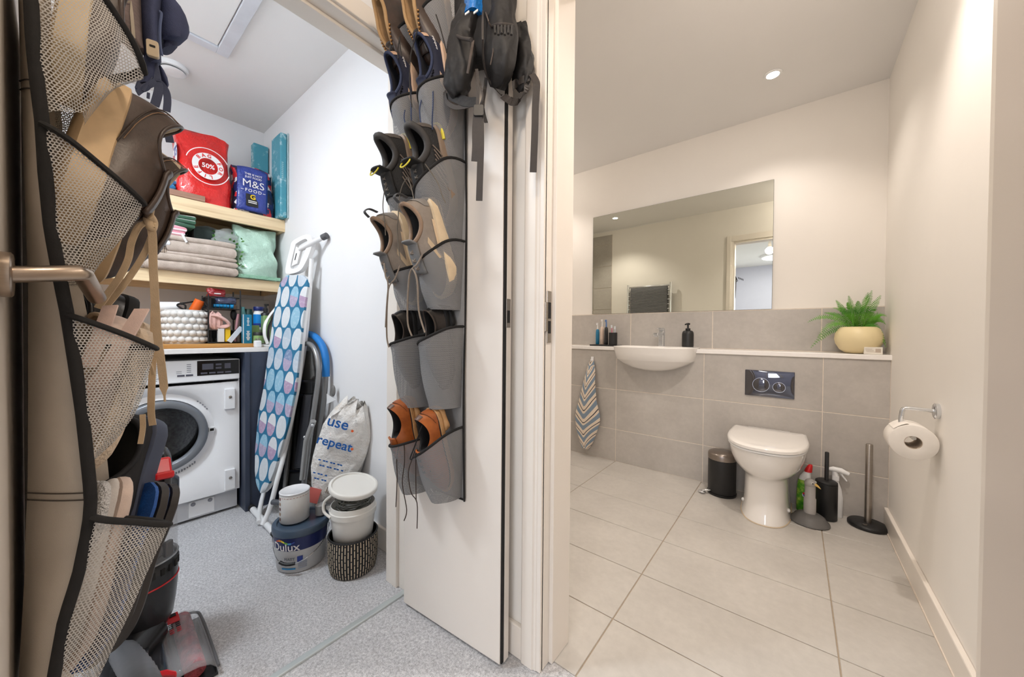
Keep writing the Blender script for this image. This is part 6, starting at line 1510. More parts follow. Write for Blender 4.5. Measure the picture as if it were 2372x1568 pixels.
# tan brogues
TAN = {'upper': leather('tan_leather', (190, 106, 46), (150, 78, 32)), 'lining': fab('dark_lining', (22, 20, 20)), 'sole': mat('tan_welt', (196, 150, 100), 0.5, var=0.1, vs=60), 'lace': fab('brown_lace', (58, 42, 34))}
def brogue(o, xd, zd, lb, side):
    sp = Shoe(L=0.272, W=0.096, zs=0.016, hh=0.074, hs=0.052, ht=0.078, c0=0.05, c1=0.44, cw=0.27, toe=1.5, side=side)
    ex = [('heel_counter', sp.patch(-0.13, 0.13, lambda u: 0.05, lambda u: 0.62-0.42*abs(2*u-1)**1.5), leather('tan_dark', (176, 96, 42), (138, 70, 30))),
          ('heel_tab', sp.patch(-0.05, 0.05, 0.72, 1.0), leather('brown_tab', (104, 74, 56))),
          ('toe_cap', sp.patch(0.36, 0.64, lambda u: 0.02, lambda u: 0.36+0.12*math.cos(PI*(u-0.5))), leather('tan_dark', (176, 96, 42))),
          ('heel_block', xf(Shoe(L=0.075, W=0.078, zs=0.018).sole(z0=-0.016, z1=0.004), Matrix.Translation((0.002, 0, 0))), TAN['sole']),
          ('welt_line', tube([sp.base(k/44)+Vector((0, 0, 0.003)) for k in range(44)], 0.0022, 6, True), BLK['sole'])]
    dots = join(*[ball(sp.S(q, 0.66-0.42*abs(q/0.13)**1.5)+sp.nrm(q, 0.6)*0.002, 0.0011, 6, 4) for q in [i*0.008 for i in range(-15, 16)]])
    t, Mx = build_shoe('brogue_shoe', o, xd, zd, sp, lb, 'shoe', TAN, ex, tongue=dict(rise=0.004, wid=0.04), laces=dict(rows=(0.93, 0.82, 0.71)), group='tan brogues in the bottom pockets')
    dd = mk('brogue_dots', xf(dots, Mx), BLK['sole'], t); dd['kind'] = 'stuff'
    return t
b1 = brogue(dr(SCR-0.004, 0.062, zy(1040, 944, 0.73)), (0.0, 0.20, -1), (-0.06, -1, -0.1), 'right hand tan brogue shoe in the bottom pocket of the right door organiser', 1)
b2 = brogue(dr(SCL-0.004, 0.060, zy(970, 922, 0.71)), (0.0, 0.20, -1), (-0.06, -1, -0.1), 'left hand tan brogue shoe in the bottom pocket of the right door organiser', -1)
lb_ = TAN['lace']
hang(b1, [at(962, 1042, y=0.66), at(955, 1062, y=0.655), at(946, 1095, y=0.655), at(952, 1140, y=0.655), at(966, 1165, y=0.655), at(966, 1224, y=0.655)], lb_)
hang(b1, [at(965, 1040, y=0.66), at(963, 1080, y=0.655), at(964, 1160, y=0.655)], lb_)
hang(b1, [at(978, 985, y=0.655), at(962, 1030, y=0.655), at(950, 1062, y=0.65), at(958, 1060, y=0.65), at(968, 1042, y=0.655)], BLK['lace'], 0.002)
hang(b2, [at(926, 1028, y=0.66), at(919, 1060, y=0.65), at(920, 1110, y=0.65), at(917, 1174, y=0.65)], lb_)
hang(b2, [at(936, 1028, y=0.66), at(937, 1070, y=0.65), at(932, 1120, y=0.65), at(942, 1180, y=0.65), at(936, 1206, y=0.65)], lb_)
# black dress shoes
def dress(o, xd, zd, lb, side):
    sp = Shoe(L=0.262, W=0.086, zs=0.016, hh=0.070, hs=0.052, ht=0.074, c0=0.05, c1=0.46, cw=0.29, toe=1.5, side=side)
    ex = [('side_panel', sp.patch(0.12*1.0 if side > 0 else -0.28, 0.28 if side > 0 else -0.12, 0.08, 0.8), leather('black_panel', (44, 38, 36), rough=0.32)),
          ('collar_edge', tube([sp.collar(k/40) for k in range(40)], 0.0022, 6, True), leather('black_edge', (70, 58, 50), rough=0.4)),
          ('heel_block', xf(Shoe(L=0.072, W=0.078, zs=0.018).sole(z0=-0.014, z1=0.004), Matrix.Translation((0.002, 0, 0))), BLK['sole'])]
    return build_shoe('dress_shoe', o, xd, zd, sp, lb, 'shoe', BLK, ex, group='black dress shoes in the fifth row of pockets')[0]
dress(dr(SCR-0.004, 0.030, zy(1060, 706, 0.74)), (0.0, 0.08, -1), (-0.08, -1, 0), 'right hand black leather dress shoe in the organiser pocket above the tan brogues', 1)
dress(dr(SCL-0.004, 0.044, zy(980, 716, 0.73)), (0.0, 0.10, -1), (-0.05, -1, 0), 'left hand black leather dress shoe in the organiser pocket above the tan brogues', -1)
# grey sneakers with cream soles
GS = {'upper': fab('taupe_suede', (150, 138, 126)), 'lining': fab('charcoal_lining', (48, 47, 47)), 'sole': mat('cream_foam', (236, 212, 176), 0.6, var=0.08, vs=18, bump=0.3, bs=50, bd=0.004), 'lace': fab('taupe_lace', (142, 128, 114)), 'collar': fab('taupe_collar', (158, 132, 110)), 'tongue': fab('grey_tongue', (122, 122, 122))}
def gsneak(o, xd, zd, lb, side):
    sp = Shoe(L=0.29, W=0.104, zs=0.036, hh=0.108, hs=0.078, ht=0.105, c0=0.045, c1=0.43, cw=0.28, toe=1.8, side=side)
    q = 0.24
    ex = [('side_stripe', sp.patch(0.16, 0.30, lambda u: 0.02, lambda u: 0.20+0.1*u), mat('sand_stripe', (222, 196, 162), 0.6)),
          ('side_stripe', sp.patch(0.285, 0.315, lambda u: 0.08+0.2*u, lambda u: 0.7), mat('sand_stripe2', (206, 182, 150), 0.6)),
          ('heel_panel', sp.patch(-0.10, 0.10, lambda u: 0.1, lambda u: 0.85-0.5*abs(2*u-1)), fab('grey_mesh', (142, 136, 130))),
          ('pull_tab', tube(spline([(-0.004, 0.0, 0.088), (-0.014, 0, 0.112), (-0.006, 0, 0.128), (0.010, 0, 0.118)], 5), 0.0075, 8, flat=0.3), fab('dark_tab', (84, 82, 82)))]
    return build_shoe('grey_sneaker', o, xd, zd, sp, lb, 'shoe', GS, ex, tongue=dict(rise=0.020, wid=0.055), laces=dict(rows=(0.92, 0.80, 0.68), r=0.0026), collar_pad=0.006, group='grey sneakers in the fourth row of pockets', soleargs=dict(ext=0.007))[0]
g1 = gsneak(dr(SCR-0.002, 0.078, zy(1020, 460, 0.70)), (0.0, 0.26, -1), (-0.10, -1, -0.2), 'right hand grey sneaker with thick cream sole in the organiser above the black dress shoes', 1)
g2 = gsneak(dr(SCL-0.006, 0.080, zy(930, 494, 0.68)), (0.0, 0.28, -1), (-0.10, -1, -0.2), 'left hand grey sneaker with thick cream sole in the organiser above the black dress shoes', -1)
gl_ = GS['lace']
hang(g1, [at(978, 590, y=0.635), at(966, 612, y=0.625), at(955, 622, y=0.62), at(948, 640, y=0.62), at(944, 700, y=0.625), at(945, 750, y=0.63), at(954, 778, y=0.63)], gl_, 0.0026)
hang(g1, [at(955, 622, y=0.62), at(962, 634, y=0.62), at(967, 660, y=0.622), at(970, 720, y=0.63), at(984, 770, y=0.635)], gl_, 0.0026)
hang(g2, [at(890, 610, y=0.61), at(893, 640, y=0.60), at(899, 660, y=0.60), at(896, 720, y=0.605), at(896, 780, y=0.61), at(901, 804, y=0.61)], gl_, 0.0024)
hang(g2, [at(926, 616, y=0.61), at(915, 645, y=0.602), at(902, 662, y=0.60), at(897, 690, y=0.60), at(893, 758, y=0.605)], gl_, 0.0024)
# black trail shoes
TR = {'upper': fab('black_mesh_upper', (38, 37, 37), bump=0.6, bs=260, bd=0.003), 'lining': fab('black_lining', (16, 15, 15)), 'sole': mat('tan_rubber', (150, 128, 108), 0.6, var=0.1), 'lace': fab('speckled_lace', (108, 100, 90)), 'collar': fab('grey_collar', (66, 63, 61)), 'tongue': fab('black_tongue', (30, 29, 29))}
YEL = mat('yellow_trim', (226, 210, 60), 0.45)
def trail(o, xd, zd, lb, side):
    sp = Shoe(L=0.285, W=0.104, zs=0.030, hh=0.104, hs=0.070, ht=0.100, c0=0.045, c1=0.42, cw=0.29, toe=1.7, side=side)
    bars = [('overlay_bar', tube([sp.S(q, t)+sp.nrm(q, t)*0.003 for t in (0.06, 0.25, 0.45, 0.62)], 0.0022, 6), mat('brown_bar', (128, 112, 100), 0.5)) for q in [0.20+0.024*k for k in range(6)]]
    ex = [('yellow_heel_strip', sp.patch(-0.02, 0.13, lambda u: -0.30, lambda u: -0.02, off=0.009), YEL)] if False else []
    ex += bars+[('yellow_sole_strip', tube([sp.base(q % 1)+Vector((-0.004, 0.006 if 0 < q else -0.006, -0.012)) for q in [i*0.01 for i in range(-10, 15)]], 0.0065, 8, flat=0.7), YEL),
          ('heel_panel', sp.patch(-0.09, 0.09, lambda u: 0.2, lambda u: 1.0-0.3*abs(2*u-1)), fab('grey_heel_patch', (92, 84, 78)))]
    t, Mx = build_shoe('trail_shoe', o, xd, zd, sp, lb, 'shoe', TR, ex, tongue=dict(rise=0.034, wid=0.066), laces=dict(rows=(0.95, 0.87, 0.79, 0.71, 0.63), r=0.0018), collar_pad=0.010, group='black trail shoes in the third row of pockets', soleargs=dict(ext=0.005))
    c = sp.S(0.5, 1.0)+Vector((-0.006, 0, 0.024))
    ringp = [(c.x+0.004+0.013*math.cos(2*PI*k/24), 0.021*math.sin(2*PI*k/24), c.z+0.010+0.010*math.cos(2*PI*k/24)) for k in range(24)]
    mk('yellow_ring', xf(tube(ringp, 0.0022, 6, True), Mx), YEL, t, smooth=True)
    return t
t1 = trail(dr(SCR-0.002, 0.064, zy(1010, 302, 0.71)), (0.0, 0.20, -1), (-0.04, -1, -0.2), 'right hand black trail shoe with yellow trim in the organiser above the grey sneakers', 1)
t2 = trail(dr(SCL-0.010, 0.066, zy(935, 322, 0.69)), (0.0, 0.20, -1), (-0.04, -1, -0.2), 'left hand black trail shoe with yellow trim in the organiser above the grey sneakers', -1)
tl = TR['lace']
hang(t1, [at(985, 380, y=0.64), at(1012, 420, y=0.65), at(1024, 452, y=0.655), at(1032, 470, y=0.66)], tl, 0.0016)
hang(t1, [at(946, 412, y=0.62), at(954, 440, y=0.62), at(960, 470, y=0.62), at(962, 485, y=0.62)], tl, 0.0016)
hang(t2, [at(896, 425, y=0.60), at(890, 445, y=0.60), at(887, 480, y=0.60), at(891, 512, y=0.60), at(893, 545, y=0.60)], tl, 0.0016)
hang(t2, [at(944, 410, y=0.61), at(932, 430, y=0.61), at(925, 460, y=0.61), at(922, 510, y=0.61), at(920, 530, y=0.61), at(924, 580, y=0.612), at(927, 600, y=0.612)], tl, 0.0016)
# navy sneakers
NV = {'upper': fab('navy_canvas', (36, 40, 62)), 'lining': fab('navy_lining', (22, 23, 32)), 'sole': mat('blush_sole', (224, 190, 162), 0.55, var=0.05), 'lace': fab('navy_lace', (46, 60, 92)), 'collar': fab('navy_collar', (48, 58, 88)), 'tongue': fab('navy_tongue', (34, 40, 66))}
def navy(o, xd, zd, lb, side):
    sp = Shoe(L=0.28, W=0.098, zs=0.026, hh=0.088, hs=0.062, ht=0.088, c0=0.045, c1=0.50, cw=0.29, toe=1.7, side=side)
    ex = [('heel_tab', sp.patch(-0.09, 0.09, lambda u: 0.62, lambda u: 1.0), mat('blush_leather', (214, 178, 150), 0.5)),
          ('side_stripe', sp.patch(0.26, 0.31, lambda u: 0.05+0.0*u, lambda u: 0.55), mat('blush_stripe', (218, 186, 160), 0.5))]
    for q in (0.315, 0.335, 0.355):
        p = sp.S(q, 0.86); n = sp.nrm(q, 0.86)
        ex.append(('eyelet', tube([p+n*0.002+Vector((0.004*math.cos(2*PI*k/12), 0.002*math.sin(2*PI*k/12), 0.004*math.sin(2*PI*k/12))) for k in range(12)], 0.0012, 5, True), M['blackgloss']))
    t, Mx = build_shoe('navy_sneaker', o, xd, zd, sp, lb, 'shoe', NV, ex, tongue=dict(rise=0.006, wid=0.045), laces=dict(rows=(0.80, 0.70)), collar_pad=0.0045, group='navy sneakers in the second row of pockets', soleargs=dict(ext=0.005))
    # small lettering on the heel side
    g = text('adidas', 0.026, 0.0003)
    V = []
    for v in g[0]:
        q = 0.115+v.x*1.2; p = sp.S(q, 0.42+v.y*7); V.append(p+sp.nrm(q, 0.4)*(0.0022+v.z))
    mk('printed_words', xf((V, g[1]), Mx), WI, t)
    return t
n1 = navy(dr(SCR-0.006, 0.052, zy(1005, 112, 0.72)), (0.0, 0.16, -1), (-0.02, -1, -0.15), 'right hand navy sneaker with pale pink sole in the organiser above the black trail shoes', 1)
n2 = navy(dr(SCL-0.014, 0.050, zy(950, 140, 0.71)), (0.0, 0.16, -1), (-0.02, -1, -0.15), 'left hand navy sneaker with pale pink sole in the organiser above the black trail shoes', -1)
nl = NV['lace']
hang(n1, [at(1003, 212, y=0.66), at(1003, 240, y=0.655), at(1001, 280, y=0.655), at(1002, 300, y=0.66)], nl, 0.002)
hang(n1, [at(976, 232, y=0.65), at(972, 255, y=0.645), at(975, 285, y=0.645), at(980, 300, y=0.65)], nl, 0.002)
hang(n2, [at(950, 195, y=0.65), at(952, 230, y=0.645), at(953, 280, y=0.645), at(954, 305, y=0.65)], nl, 0.002)
hang(n2, [at(938, 255, y=0.65), at(936, 275, y=0.645), at(944, 300, y=0.645), at(946, 318, y=0.65)], nl, 0.0018)
# brown lace-up boots at the top
BT = {'upper': leather('dark_brown_leather', (70, 52, 42), (44, 33, 27), 0.4), 'lining': fab('tan_lining', (176, 140, 98)), 'collar': fab('tan_collar', (186, 150, 106)), 'sole': mat('tan_crepe', (172, 136, 92), 0.6, var=0.12, vs=40), 'lace': fab('dark_lace', (44, 40, 38)), 'tongue': leather('dark_brown_leather', (70, 52, 42))}
def boot(o, xd, zd, lb, side, nm='leather_boot', mats=None, L=0.245, h=0.140, grp=None, eyel=True, W=0.106):
    sp = Shoe(L=L, W=W, zs=0.022, hh=h, hs=h-0.016, ht=h*0.72, c0=0.04, c1=0.60, cw=0.27, toe=2.4, side=side)
    mts = mats or BT
    ex = [('heel_panel', sp.patch(-0.12, 0.12, lambda u: 0.05, lambda u: 0.45-0.25*abs(2*u-1)**2), leather('boot_panel', (58, 43, 36), (40, 30, 25)))]
    if eyel:
        for k in range(6):
            for sg in (-1, 1):
                q = 0.5+sg*(0.10+0.022*k); tt = 0.86; p = sp.S(q, tt); n = sp.nrm(q, tt)
                ex.append(('eyelet', ball(p+n*0.002, 0.0036, 8, 6), mat('brass_eyelet', (170, 130, 84), 0.35, 0.8) if 'brass' not in FAB else FAB['brass']))
    return build_shoe(nm, o, xd, zd, sp, lb, 'boot', mts, ex, tongue=dict(rise=0.01, wid=0.05) if eyel else None, laces=dict(rows=(0.9, 0.78), r=0.0016) if eyel else None, group=grp, collar_pad=0.0055, soleargs=dict(ext=0.006))[0]
FAB['brass'] = mat('brass_eyelet', (170, 130, 84), 0.35, 0.8)
bo1 = boot(dr(SCL-0.006, 0.034, zy(935, 92, 0.66)+0.150), (0.0, 0.14, -1), (-0.15, -1, 0.0), 'left dark brown lace up boot hanging out of the top of the right door organiser', -1, grp=None)
bo2 = boot(dr(SCR-0.010, 0.034, zy(1010, 56, 0.67)+0.150), (0.0, 0.14, -1), (-0.15, -1, 0.0), 'right dark brown lace up boot with brass eyelets beside the black rucksack', 1, grp=None)
dl = BT['lace']
hang(bo1, [at(926, 84, y=0.62), at(923, 105, y=0.62), at(921, 120, y=0.62), at(923, 136, y=0.62)], dl, 0.0018)
hang(bo1, [at(926, 84, y=0.62), at(927, 110, y=0.62), at(931, 132, y=0.62)], dl, 0.0018)
hang(bo1, [at(966, 70, y=0.63), at(960, 95, y=0.625), at(953, 120, y=0.62), at(949, 160, y=0.62), at(950, 210, y=0.62), at(954, 248, y=0.62)], dl, 0.0018)
hang(bo2, [at(1010, 34, y=0.63), at(1020, 65, y=0.63), at(1028, 95, y=0.635), at(1035, 122, y=0.64)], dl, 0.0018)

# ------------------------------------------------------------------ black rucksack over the door edge
rk_ = thing('rucksack', at(1110, 120, y=0.715), 'black rucksack with side pockets and dangling straps hanging from the top of the right door', 'rucksack')
RK = mat('black_nylon', (30, 28, 28), 0.6, var=0.12, vs=16, bump=0.5, bs=30, bd=0.008)
RM = mat('black_strap', (58, 52, 49), 0.6, var=0.08, vs=60, bump=0.3, bs=500, bd=0.001)
def lump(pts, radii, m, nm, flat=0.7, up=(0, 1, 0), wr=0.003, sm=6, n=26):
    P = spline(pts, sm); N = len(P); rr = []
    for i in range(N):
        f = i/(N-1)*(len(radii)-1); k = min(int(f), len(radii)-2); rr.append(radii[k]+(radii[k+1]-radii[k])*(f-k))
    g = tube(P, rr, n, flat=flat, up0=up)
    V = []
    for i, v in enumerate(g[0]):
        j, k = divmod(i, n); c = P[j]; d = (v-c); L = max(d.length, 1e-6); a = 2*PI*k/n; s = j/N
        V.append(c+d*(1+wr/L*(math.sin(3*a+12*s)+0.7*math.sin(7*a-9*s)+0.5*math.sin(5*a+25*s))))
    return mk(nm, (V, g[1]), m, rk_, smooth=True)
lump([at(1110, -160, y=0.735), at(1118, -60, y=0.735), at(1120, 40, y=0.745), at(1116, 110, y=0.735), at(1112, 150, y=0.735)], [0.06, 0.10, 0.105, 0.09, 0.05], RK, 'main_body', 0.5)
lump([at(1085, 28, y=0.690), at(1078, 60, y=0.685), at(1068, 95, y=0.680), at(1066, 150, y=0.675), at(1062, 195, y=0.675), at(1066, 222, y=0.680)], [0.030, 0.036, 0.042, 0.045, 0.040, 0.018], RK, 'side_pocket', 0.8)
mk('pocket_hem', tube(spline([at(1050, 78, y=0.655), at(1068, 88, y=0.640), at(1092, 92, y=0.590)], 5), 0.0045, 8), RM, rk_, smooth=True)
lump([at(1160, -40, y=0.745), at(1158, 20, y=0.740), at(1158, 60, y=0.735), at(1160, 110, y=0.730), at(1158, 160, y=0.735), at(1150, 205, y=0.745)], [0.05, 0.048, 0.046, 0.050, 0.044, 0.020], RK, 'side_pocket', 0.8)
mk('pocket_hem', tube(spline([at(1140, 62, y=0.695), at(1160, 56, y=0.685), at(1188, 60, y=0.730)], 5), 0.0045, 8), RM, rk_, smooth=True)
for k in range(6):
    mk('gather', tube([at(1146+8*k, 60, y=0.621), at(1147+7.5*k, 78+3*(k % 2), y=0.618)], 0.003, 6), RK, rk_, smooth=True)
lump([at(1200, 60, y=0.800), at(1206, 110, y=0.800), at(1210, 150, y=0.800), at(1206, 190, y=0.800), at(1196, 205, y=0.800)], [0.02, 0.034, 0.036, 0.030, 0.012], RK, 'hip_belt', 0.45)
pip = mat('grey_piping', (96, 84, 76), 0.6)
mk('piping', tube(spline([at(1119, 20, y=0.720), at(1118, 80, y=0.590), at(1120, 140, y=0.655), at(1132, 185, y=0.720), at(1162, 220, y=0.740)], 6), 0.0028, 6), RM, rk_, smooth=True)
mk('cord', tube(spline([at(1125, 28, y=0.705), at(1132, 50, y=0.645), at(1138, 66, y=0.698), at(1140, 95, y=0.695), at(1142, 118, y=0.695), at(1136, 150, y=0.695)], 5), 0.0016, 6), pip, rk_, smooth=True)
mk('zip', strap([at(1096, 95, y=0.655), at(1090, 130, y=0.650), at(1083, 170, y=0.655)], (1, 0, 0), 0.008, 0.002), pip, rk_)
def web(pts, wid, nm='strap', wd=(0.79, 0.61, 0), k=5, m=None):
    return mk(nm, strap(spline(pts, k), wd, wid, 0.0016), m or RM, rk_, smooth=False)
web([at(1218, 120, y=0.800), at(1226, 140, y=0.800), at(1230, 165, y=0.800), at(1226, 180, y=0.800)], 0.020)
web([at(1228, 178, y=0.800), at(1212, 184, y=0.790), at(1196, 192, y=0.785), at(1188, 200, y=0.745)], 0.020, wd=(0, 0, 1))
web([at(1232, 172, y=0.800), at(1240, 185, y=0.798), at(1243, 200, y=0.795), at(1240, 250, y=0.795), at(1239, 300, y=0.795), at(1235, 399, y=0.795)], 0.0190)
web([at(1222, 190, y=0.800), at(1216, 215, y=0.800), at(1200, 235, y=0.800), at(1182, 234, y=0.745), at(1166, 222, y=0.745)], 0.020, wd=(0.3, 0.5, 0.8))
web([at(1104, 160, y=0.665), at(1107, 190, y=0.655), at(1106, 248, y=0.655)], 0.008)
bk1 = mk('buckle', xf(prism(rrect(0.026, 0.030, 0.005), -0.004, 0.004), frame(at(1109, 257, y=0.655), (0.79, 0.61, 0), (0.6, -0.78, 0.1))), M['black'], rk_, bevel=0.001)
web([at(1107, 262, y=0.653), at(1104, 300, y=0.653), at(1104, 340, y=0.653), at(1102, 374, y=0.653)], 0.023)
web([at(1113, 262, y=0.659), at(1114, 330, y=0.659), at(1112, 400, y=0.659), at(1110, 465, y=0.659)], 0.0165)
web([at(1126, 180, y=0.740), at(1122, 215, y=0.735), at(1118, 250, y=0.667), at(1126, 284, y=0.730)], 0.010)
web([at(1030, 212, y=0.685), at(1034, 235, y=0.675), at(1052, 248, y=0.670), at(1074, 248, y=0.670), at(1100, 240, y=0.665)], 0.012, wd=(0.2, 0.2, 1))
web([at(1036, 216, y=0.685), at(1060, 228, y=0.675), at(1082, 236, y=0.670), at(1104, 236, y=0.665)], 0.026, wd=(0.2, 0.2, 1), m=RK)
web([at(1108, 185, y=0.665), at(1114, 200, y=0.660), at(1118, 225, y=0.660), at(1112, 244, y=0.660)], 0.004)
mk('white_tag', cbox(at(1082, 30, y=0.640), (0.014, 0.002, 0.005)), M['white'], rk_)
mk('white_tag', cbox(at(1102, 27, y=0.643), (0.014, 0.002, 0.005)), M['white'], rk_)
mk('hanging_loop', tube(spline([at(1120, -150, y=0.745), dr(LW-0.03, 0.03, 1.985), dr(LW-0.03, -0.015, 1.995), dr(LW-0.03, -0.045, 1.97)], 5), 0.006, 6), RM, rk_)
tag(mk('blue_pouch', bag(at(1098, 38, y=0.690), 0.05, 0.05, 0.12, seed=51, rough=0.003, nv=10, pinch=0.6, power=3), plastic('blue_film', (20, 126, 214), 0.25), smooth=True), 'bright blue plastic pouch tucked in the rucksack side pocket', 'pouch')
# ------------------------------------------------------------------ left closet door, its lever handle and shoe organiser
YL = -0.047
d5 = struct('door_5', box((-1.088, YL-0.038, 0.010), (-0.660, YL, 1.985)), M['door'], bevel=0.0015)
hp_ = at(0, 635, x=-0.71); hp_.y = YL
LEV = mat('satin_handle', (176, 160, 144), 0.28, 0.95, var=0.03, vs=60, stretch=(1, 1, 8))
hd_ = mk('door_handle', tube([Vector((-0.71, YL+0.004, hp_.z)), at(186, 632, x=-0.712), at(191, 634, x=-0.716), at(224, 689, x=-0.80)], 0.0098, 24), LEV, d5, smooth=True)
mk('rose', mv(rot(lathe([(0.0255, 0), (0.026, 0.001), (0.026, 0.0075), (0.024, 0.009), (0.010, 0.009)], 32, True, True), (-90, 0, 0)), (-0.71, YL, hp_.z)), LEV, hd_, smooth=True)
mk('seal_shade_strip', box((-1.134, YL-0.036, 0.012), (-1.089, YL+0.002, 1.983)), M['seal'], d5)  # black strip standing in for the shade between door and organiser panel
for z in (0.22, 1.0, 1.78): mk('hinge', tube([(-1.091, YL-0.037, z-0.045), (-1.091, YL-0.037, z+0.045)], 0.005, 10), M['steel'], d5, smooth=True)

XN = -0.745
org2 = thing('shoe_organiser', (-0.90, -0.02, 0.45), 'taupe shoe organiser with black edged mesh pockets on the left closet door', 'shoe organiser')
NEAR = [(62, -160), (68, -80), (72, 0), (77, 100), (86, 190), (98, 285), (105, 400), (118, 530), (140, 650), (156, 728), (175, 850), (190, 950), (203, 1070), (211, 1150), (206, 1215), (182, 1330), (150, 1430), (125, 1568), (105, 1680)]
FAR_ = [(40, -160), (42, -80), (45, 0), (48, 100), (50, 190), (55, 300), (58, 400), (63, 530), (68, 650), (68, 730), (68, 850), (68, 950), (67, 1070), (66, 1150), (62, 1215), (60, 1330), (54, 1430), (46, 1568), (42, 1680)]
def lerp_poly(P, y):
    for a, b in zip(P, P[1:]):
        if a[1] <= y <= b[1]: return a[0]+(b[0]-a[0])*(y-a[1])/(b[1]-a[1])
    return P[-1][0] if y > P[-1][1] else P[0][0]
nearP = lambda y: at(lerp_poly(NEAR, y), y, x=XN)
def farP(y):
    # far edge: same height band, tied to the door face
    q = nearP(y); p = Vector((-1.06, YL+0.005, q.z)); return p
ys_ = [-160+1840*k/46 for k in range(47)]
midP = lambda y: at(lerp_poly(FAR_, y), y, x=-0.815)
rows_ = [[nearP(y), nearP(y).lerp(midP(y), 0.5)+Vector((0.004, -0.001+0.002*math.sin(y/90), 0)), midP(y), midP(y).lerp(farP(y), 0.5), farP(y)] for y in ys_]
gp = loft(rows_, closed=False)
for i in range(0, len(gp[0])):
    if gp[0][i].y < YL+0.003: gp[0][i].y = YL+0.003
mk('back_panel', gp, CANVL, org2, smooth=True, solid=0.002)
mk('side_binding', tube([nearP(y) for y in ys_], [0.0062]*47, 8, flat=0.6), BIND, org2, smooth=True)
for y in (190, 210, 1140, 1156):
    st_ = [nearP(y).lerp(midP(y), k/10)+Vector((0.005*math.sin(PI*k/10)+0.001, -0.0015, 0)) for k in range(0, 11)]
    mk('stitch_seam', tube(st_, 0.0009, 5), mat('seam_brown', (70, 62, 56), 0.8) if 'seam' not in FAB else FAB['seam'], org2)
def lpocket(rim, outer, bottom, xo, bul=0.012, x1=-0.90, nv=18, nu=16, binding=True, ribs=None):
    """mesh pocket: near edge on the side binding, rim and outer outline given on real planes"""
    y0, y1 = rim[0][1], bottom[1]
    rp = [at(px, py, x=XN+(xo-XN)*k/(len(rim)-1)-(bul*0.0)) for k, (px, py) in enumerate(rim)]
    rs = spline(rp, 6); g = []; uv = []
    for j in range(nv):
        v = j/(nv-1)
        a = nearP(y0+(y1-y0)*v) if v < 1 else nearP(y1)
        oy = outer[0][1]+(outer[-1][1]-outer[0][1])*v; o = at(lerp_poly(outer, oy), oy, x=xo)
        row = []
        for i in range(nu):
            u = i/(nu-1)
            p = a.lerp(o, u)
            # follow the rim's shape near the top
            f = u*(len(rs)-1); k = min(int(f), len(rs)-2); r_ = rs[k].lerp(rs[k+1], f-k)
            p = p+(r_-(nearP(y0).lerp(at(outer[0][0], outer[0][1], x=xo), u)))*max(0, 1-v*2.2)
            p.x += bul*math.sin(PI*u)*(0.5+0.5*math.sin(PI*min(1, v+0.25)))
            p.x += 0.0025*math.sin(9*u+11*v); row.append(p)
        # return round the back to the panel
        b = Vector((x1, max(YL+0.006, a.y*0.4), o.z))
        for i in range(1, 5):
            u = i/4; p = o.lerp(b, u); p.y += 0.012*math.sin(PI*u); row.append(p)
        g.append(row)
    V = [p for r in g for p in r]; n_ = nu+4
    for r in g:
        acc = 0
        for i, p in enumerate(r):
            if i: acc += (p-r[i-1]).length
            uv.append((acc, p.z*1.0))
    Fc = [(j*n_+i, j*n_+i+1, (j+1)*n_+i+1, (j+1)*n_+i) for j in range(nv-1) for i in range(n_-1)]
    pk_ = mk('mesh_pocket', (V, Fc), NETL, org2, smooth=True, uv=uv)
    if binding:
        mk('rim_binding', tube(g[0], 0.0056, 8, flat=0.7), BIND, pk_, smooth=True)
    return pk_
lpocket([(68, -90), (180, -70), (245, 10), (300, 95), (334, 165)], [(334, 165), (332, 185), (305, 180), (270, 200), (225, 235), (190, 262)], (190, 262), -0.765)
lpocket([(98, 287), (175, 340), (255, 405), (332, 470)], [(332, 470), (322, 500), (290, 545), (250, 590), (218, 625), (190, 650)], (165, 655), -0.765)
lpocket([(158, 730), (225, 752), (295, 778), (360, 806)], [(360, 806), (352, 840), (335, 905), (310, 965), (270, 1020), (212, 1070)], (205, 1078), -0.765)
lpocket([(214, 1198), (275, 1202), (335, 1207), (392, 1213)], [(392, 1213), (378, 1250), (335, 1340), (290, 1440), (240, 1550), (190, 1640)], (110, 1650), -0.765)
# pockets of the far column, partly in view behind
def fpocket(rim, outer, bot, xa, xb):
    g = []; uv = []
    nv = 14; nu = 12
    for j in range(nv):
        v = j/(nv-1); row = []
        a0_, b0_ = at(*rim[0], x=xa), at(*rim[1], x=xb); a1_, b1_ = at(*outer[0], x=xa), at(*outer[1], x=xb)
        a, b = a0_.lerp(a1_, v), b0_.lerp(b1_, v)
        for i in range(nu):
            u = i/(nu-1); p = a.lerp(b, u); p.x += 0.02*math.sin(PI*u)*(1-0.4*v); p.z -= 0.012*math.sin(PI*u)*v; row.append(p)
        g.append(row)
    V = [p for r in g for p in r]
    for r in g:
        acc = 0
        for i, p in enumerate(r):
            if i: acc += (p-r[i-1]).length
            uv.append((acc, p.z))
    pk_ = mk('mesh_pocket', (V, [(j*nu+i, j*nu+i+1, (j+1)*nu+i+1, (j+1)*nu+i) for j in range(nv-1) for i in range(nu-1)]), NETL, org2, smooth=True, uv=uv)
    mk('rim_binding', tube(g[0], 0.0045, 8, flat=0.7), BIND, pk_, smooth=True)
fpocket([(170, 440), (352, 490)], [(180, 660), (205, 668)], 0, -0.93, -0.99)
fpocket([(130, 215), (300, 240)], [(110, 300), (150, 325)], 0, -0.93, -0.99)
fpocket([(205, 1120), (335, 1135)], [(170, 1400), (215, 1420)], 0, -0.93, -0.99)
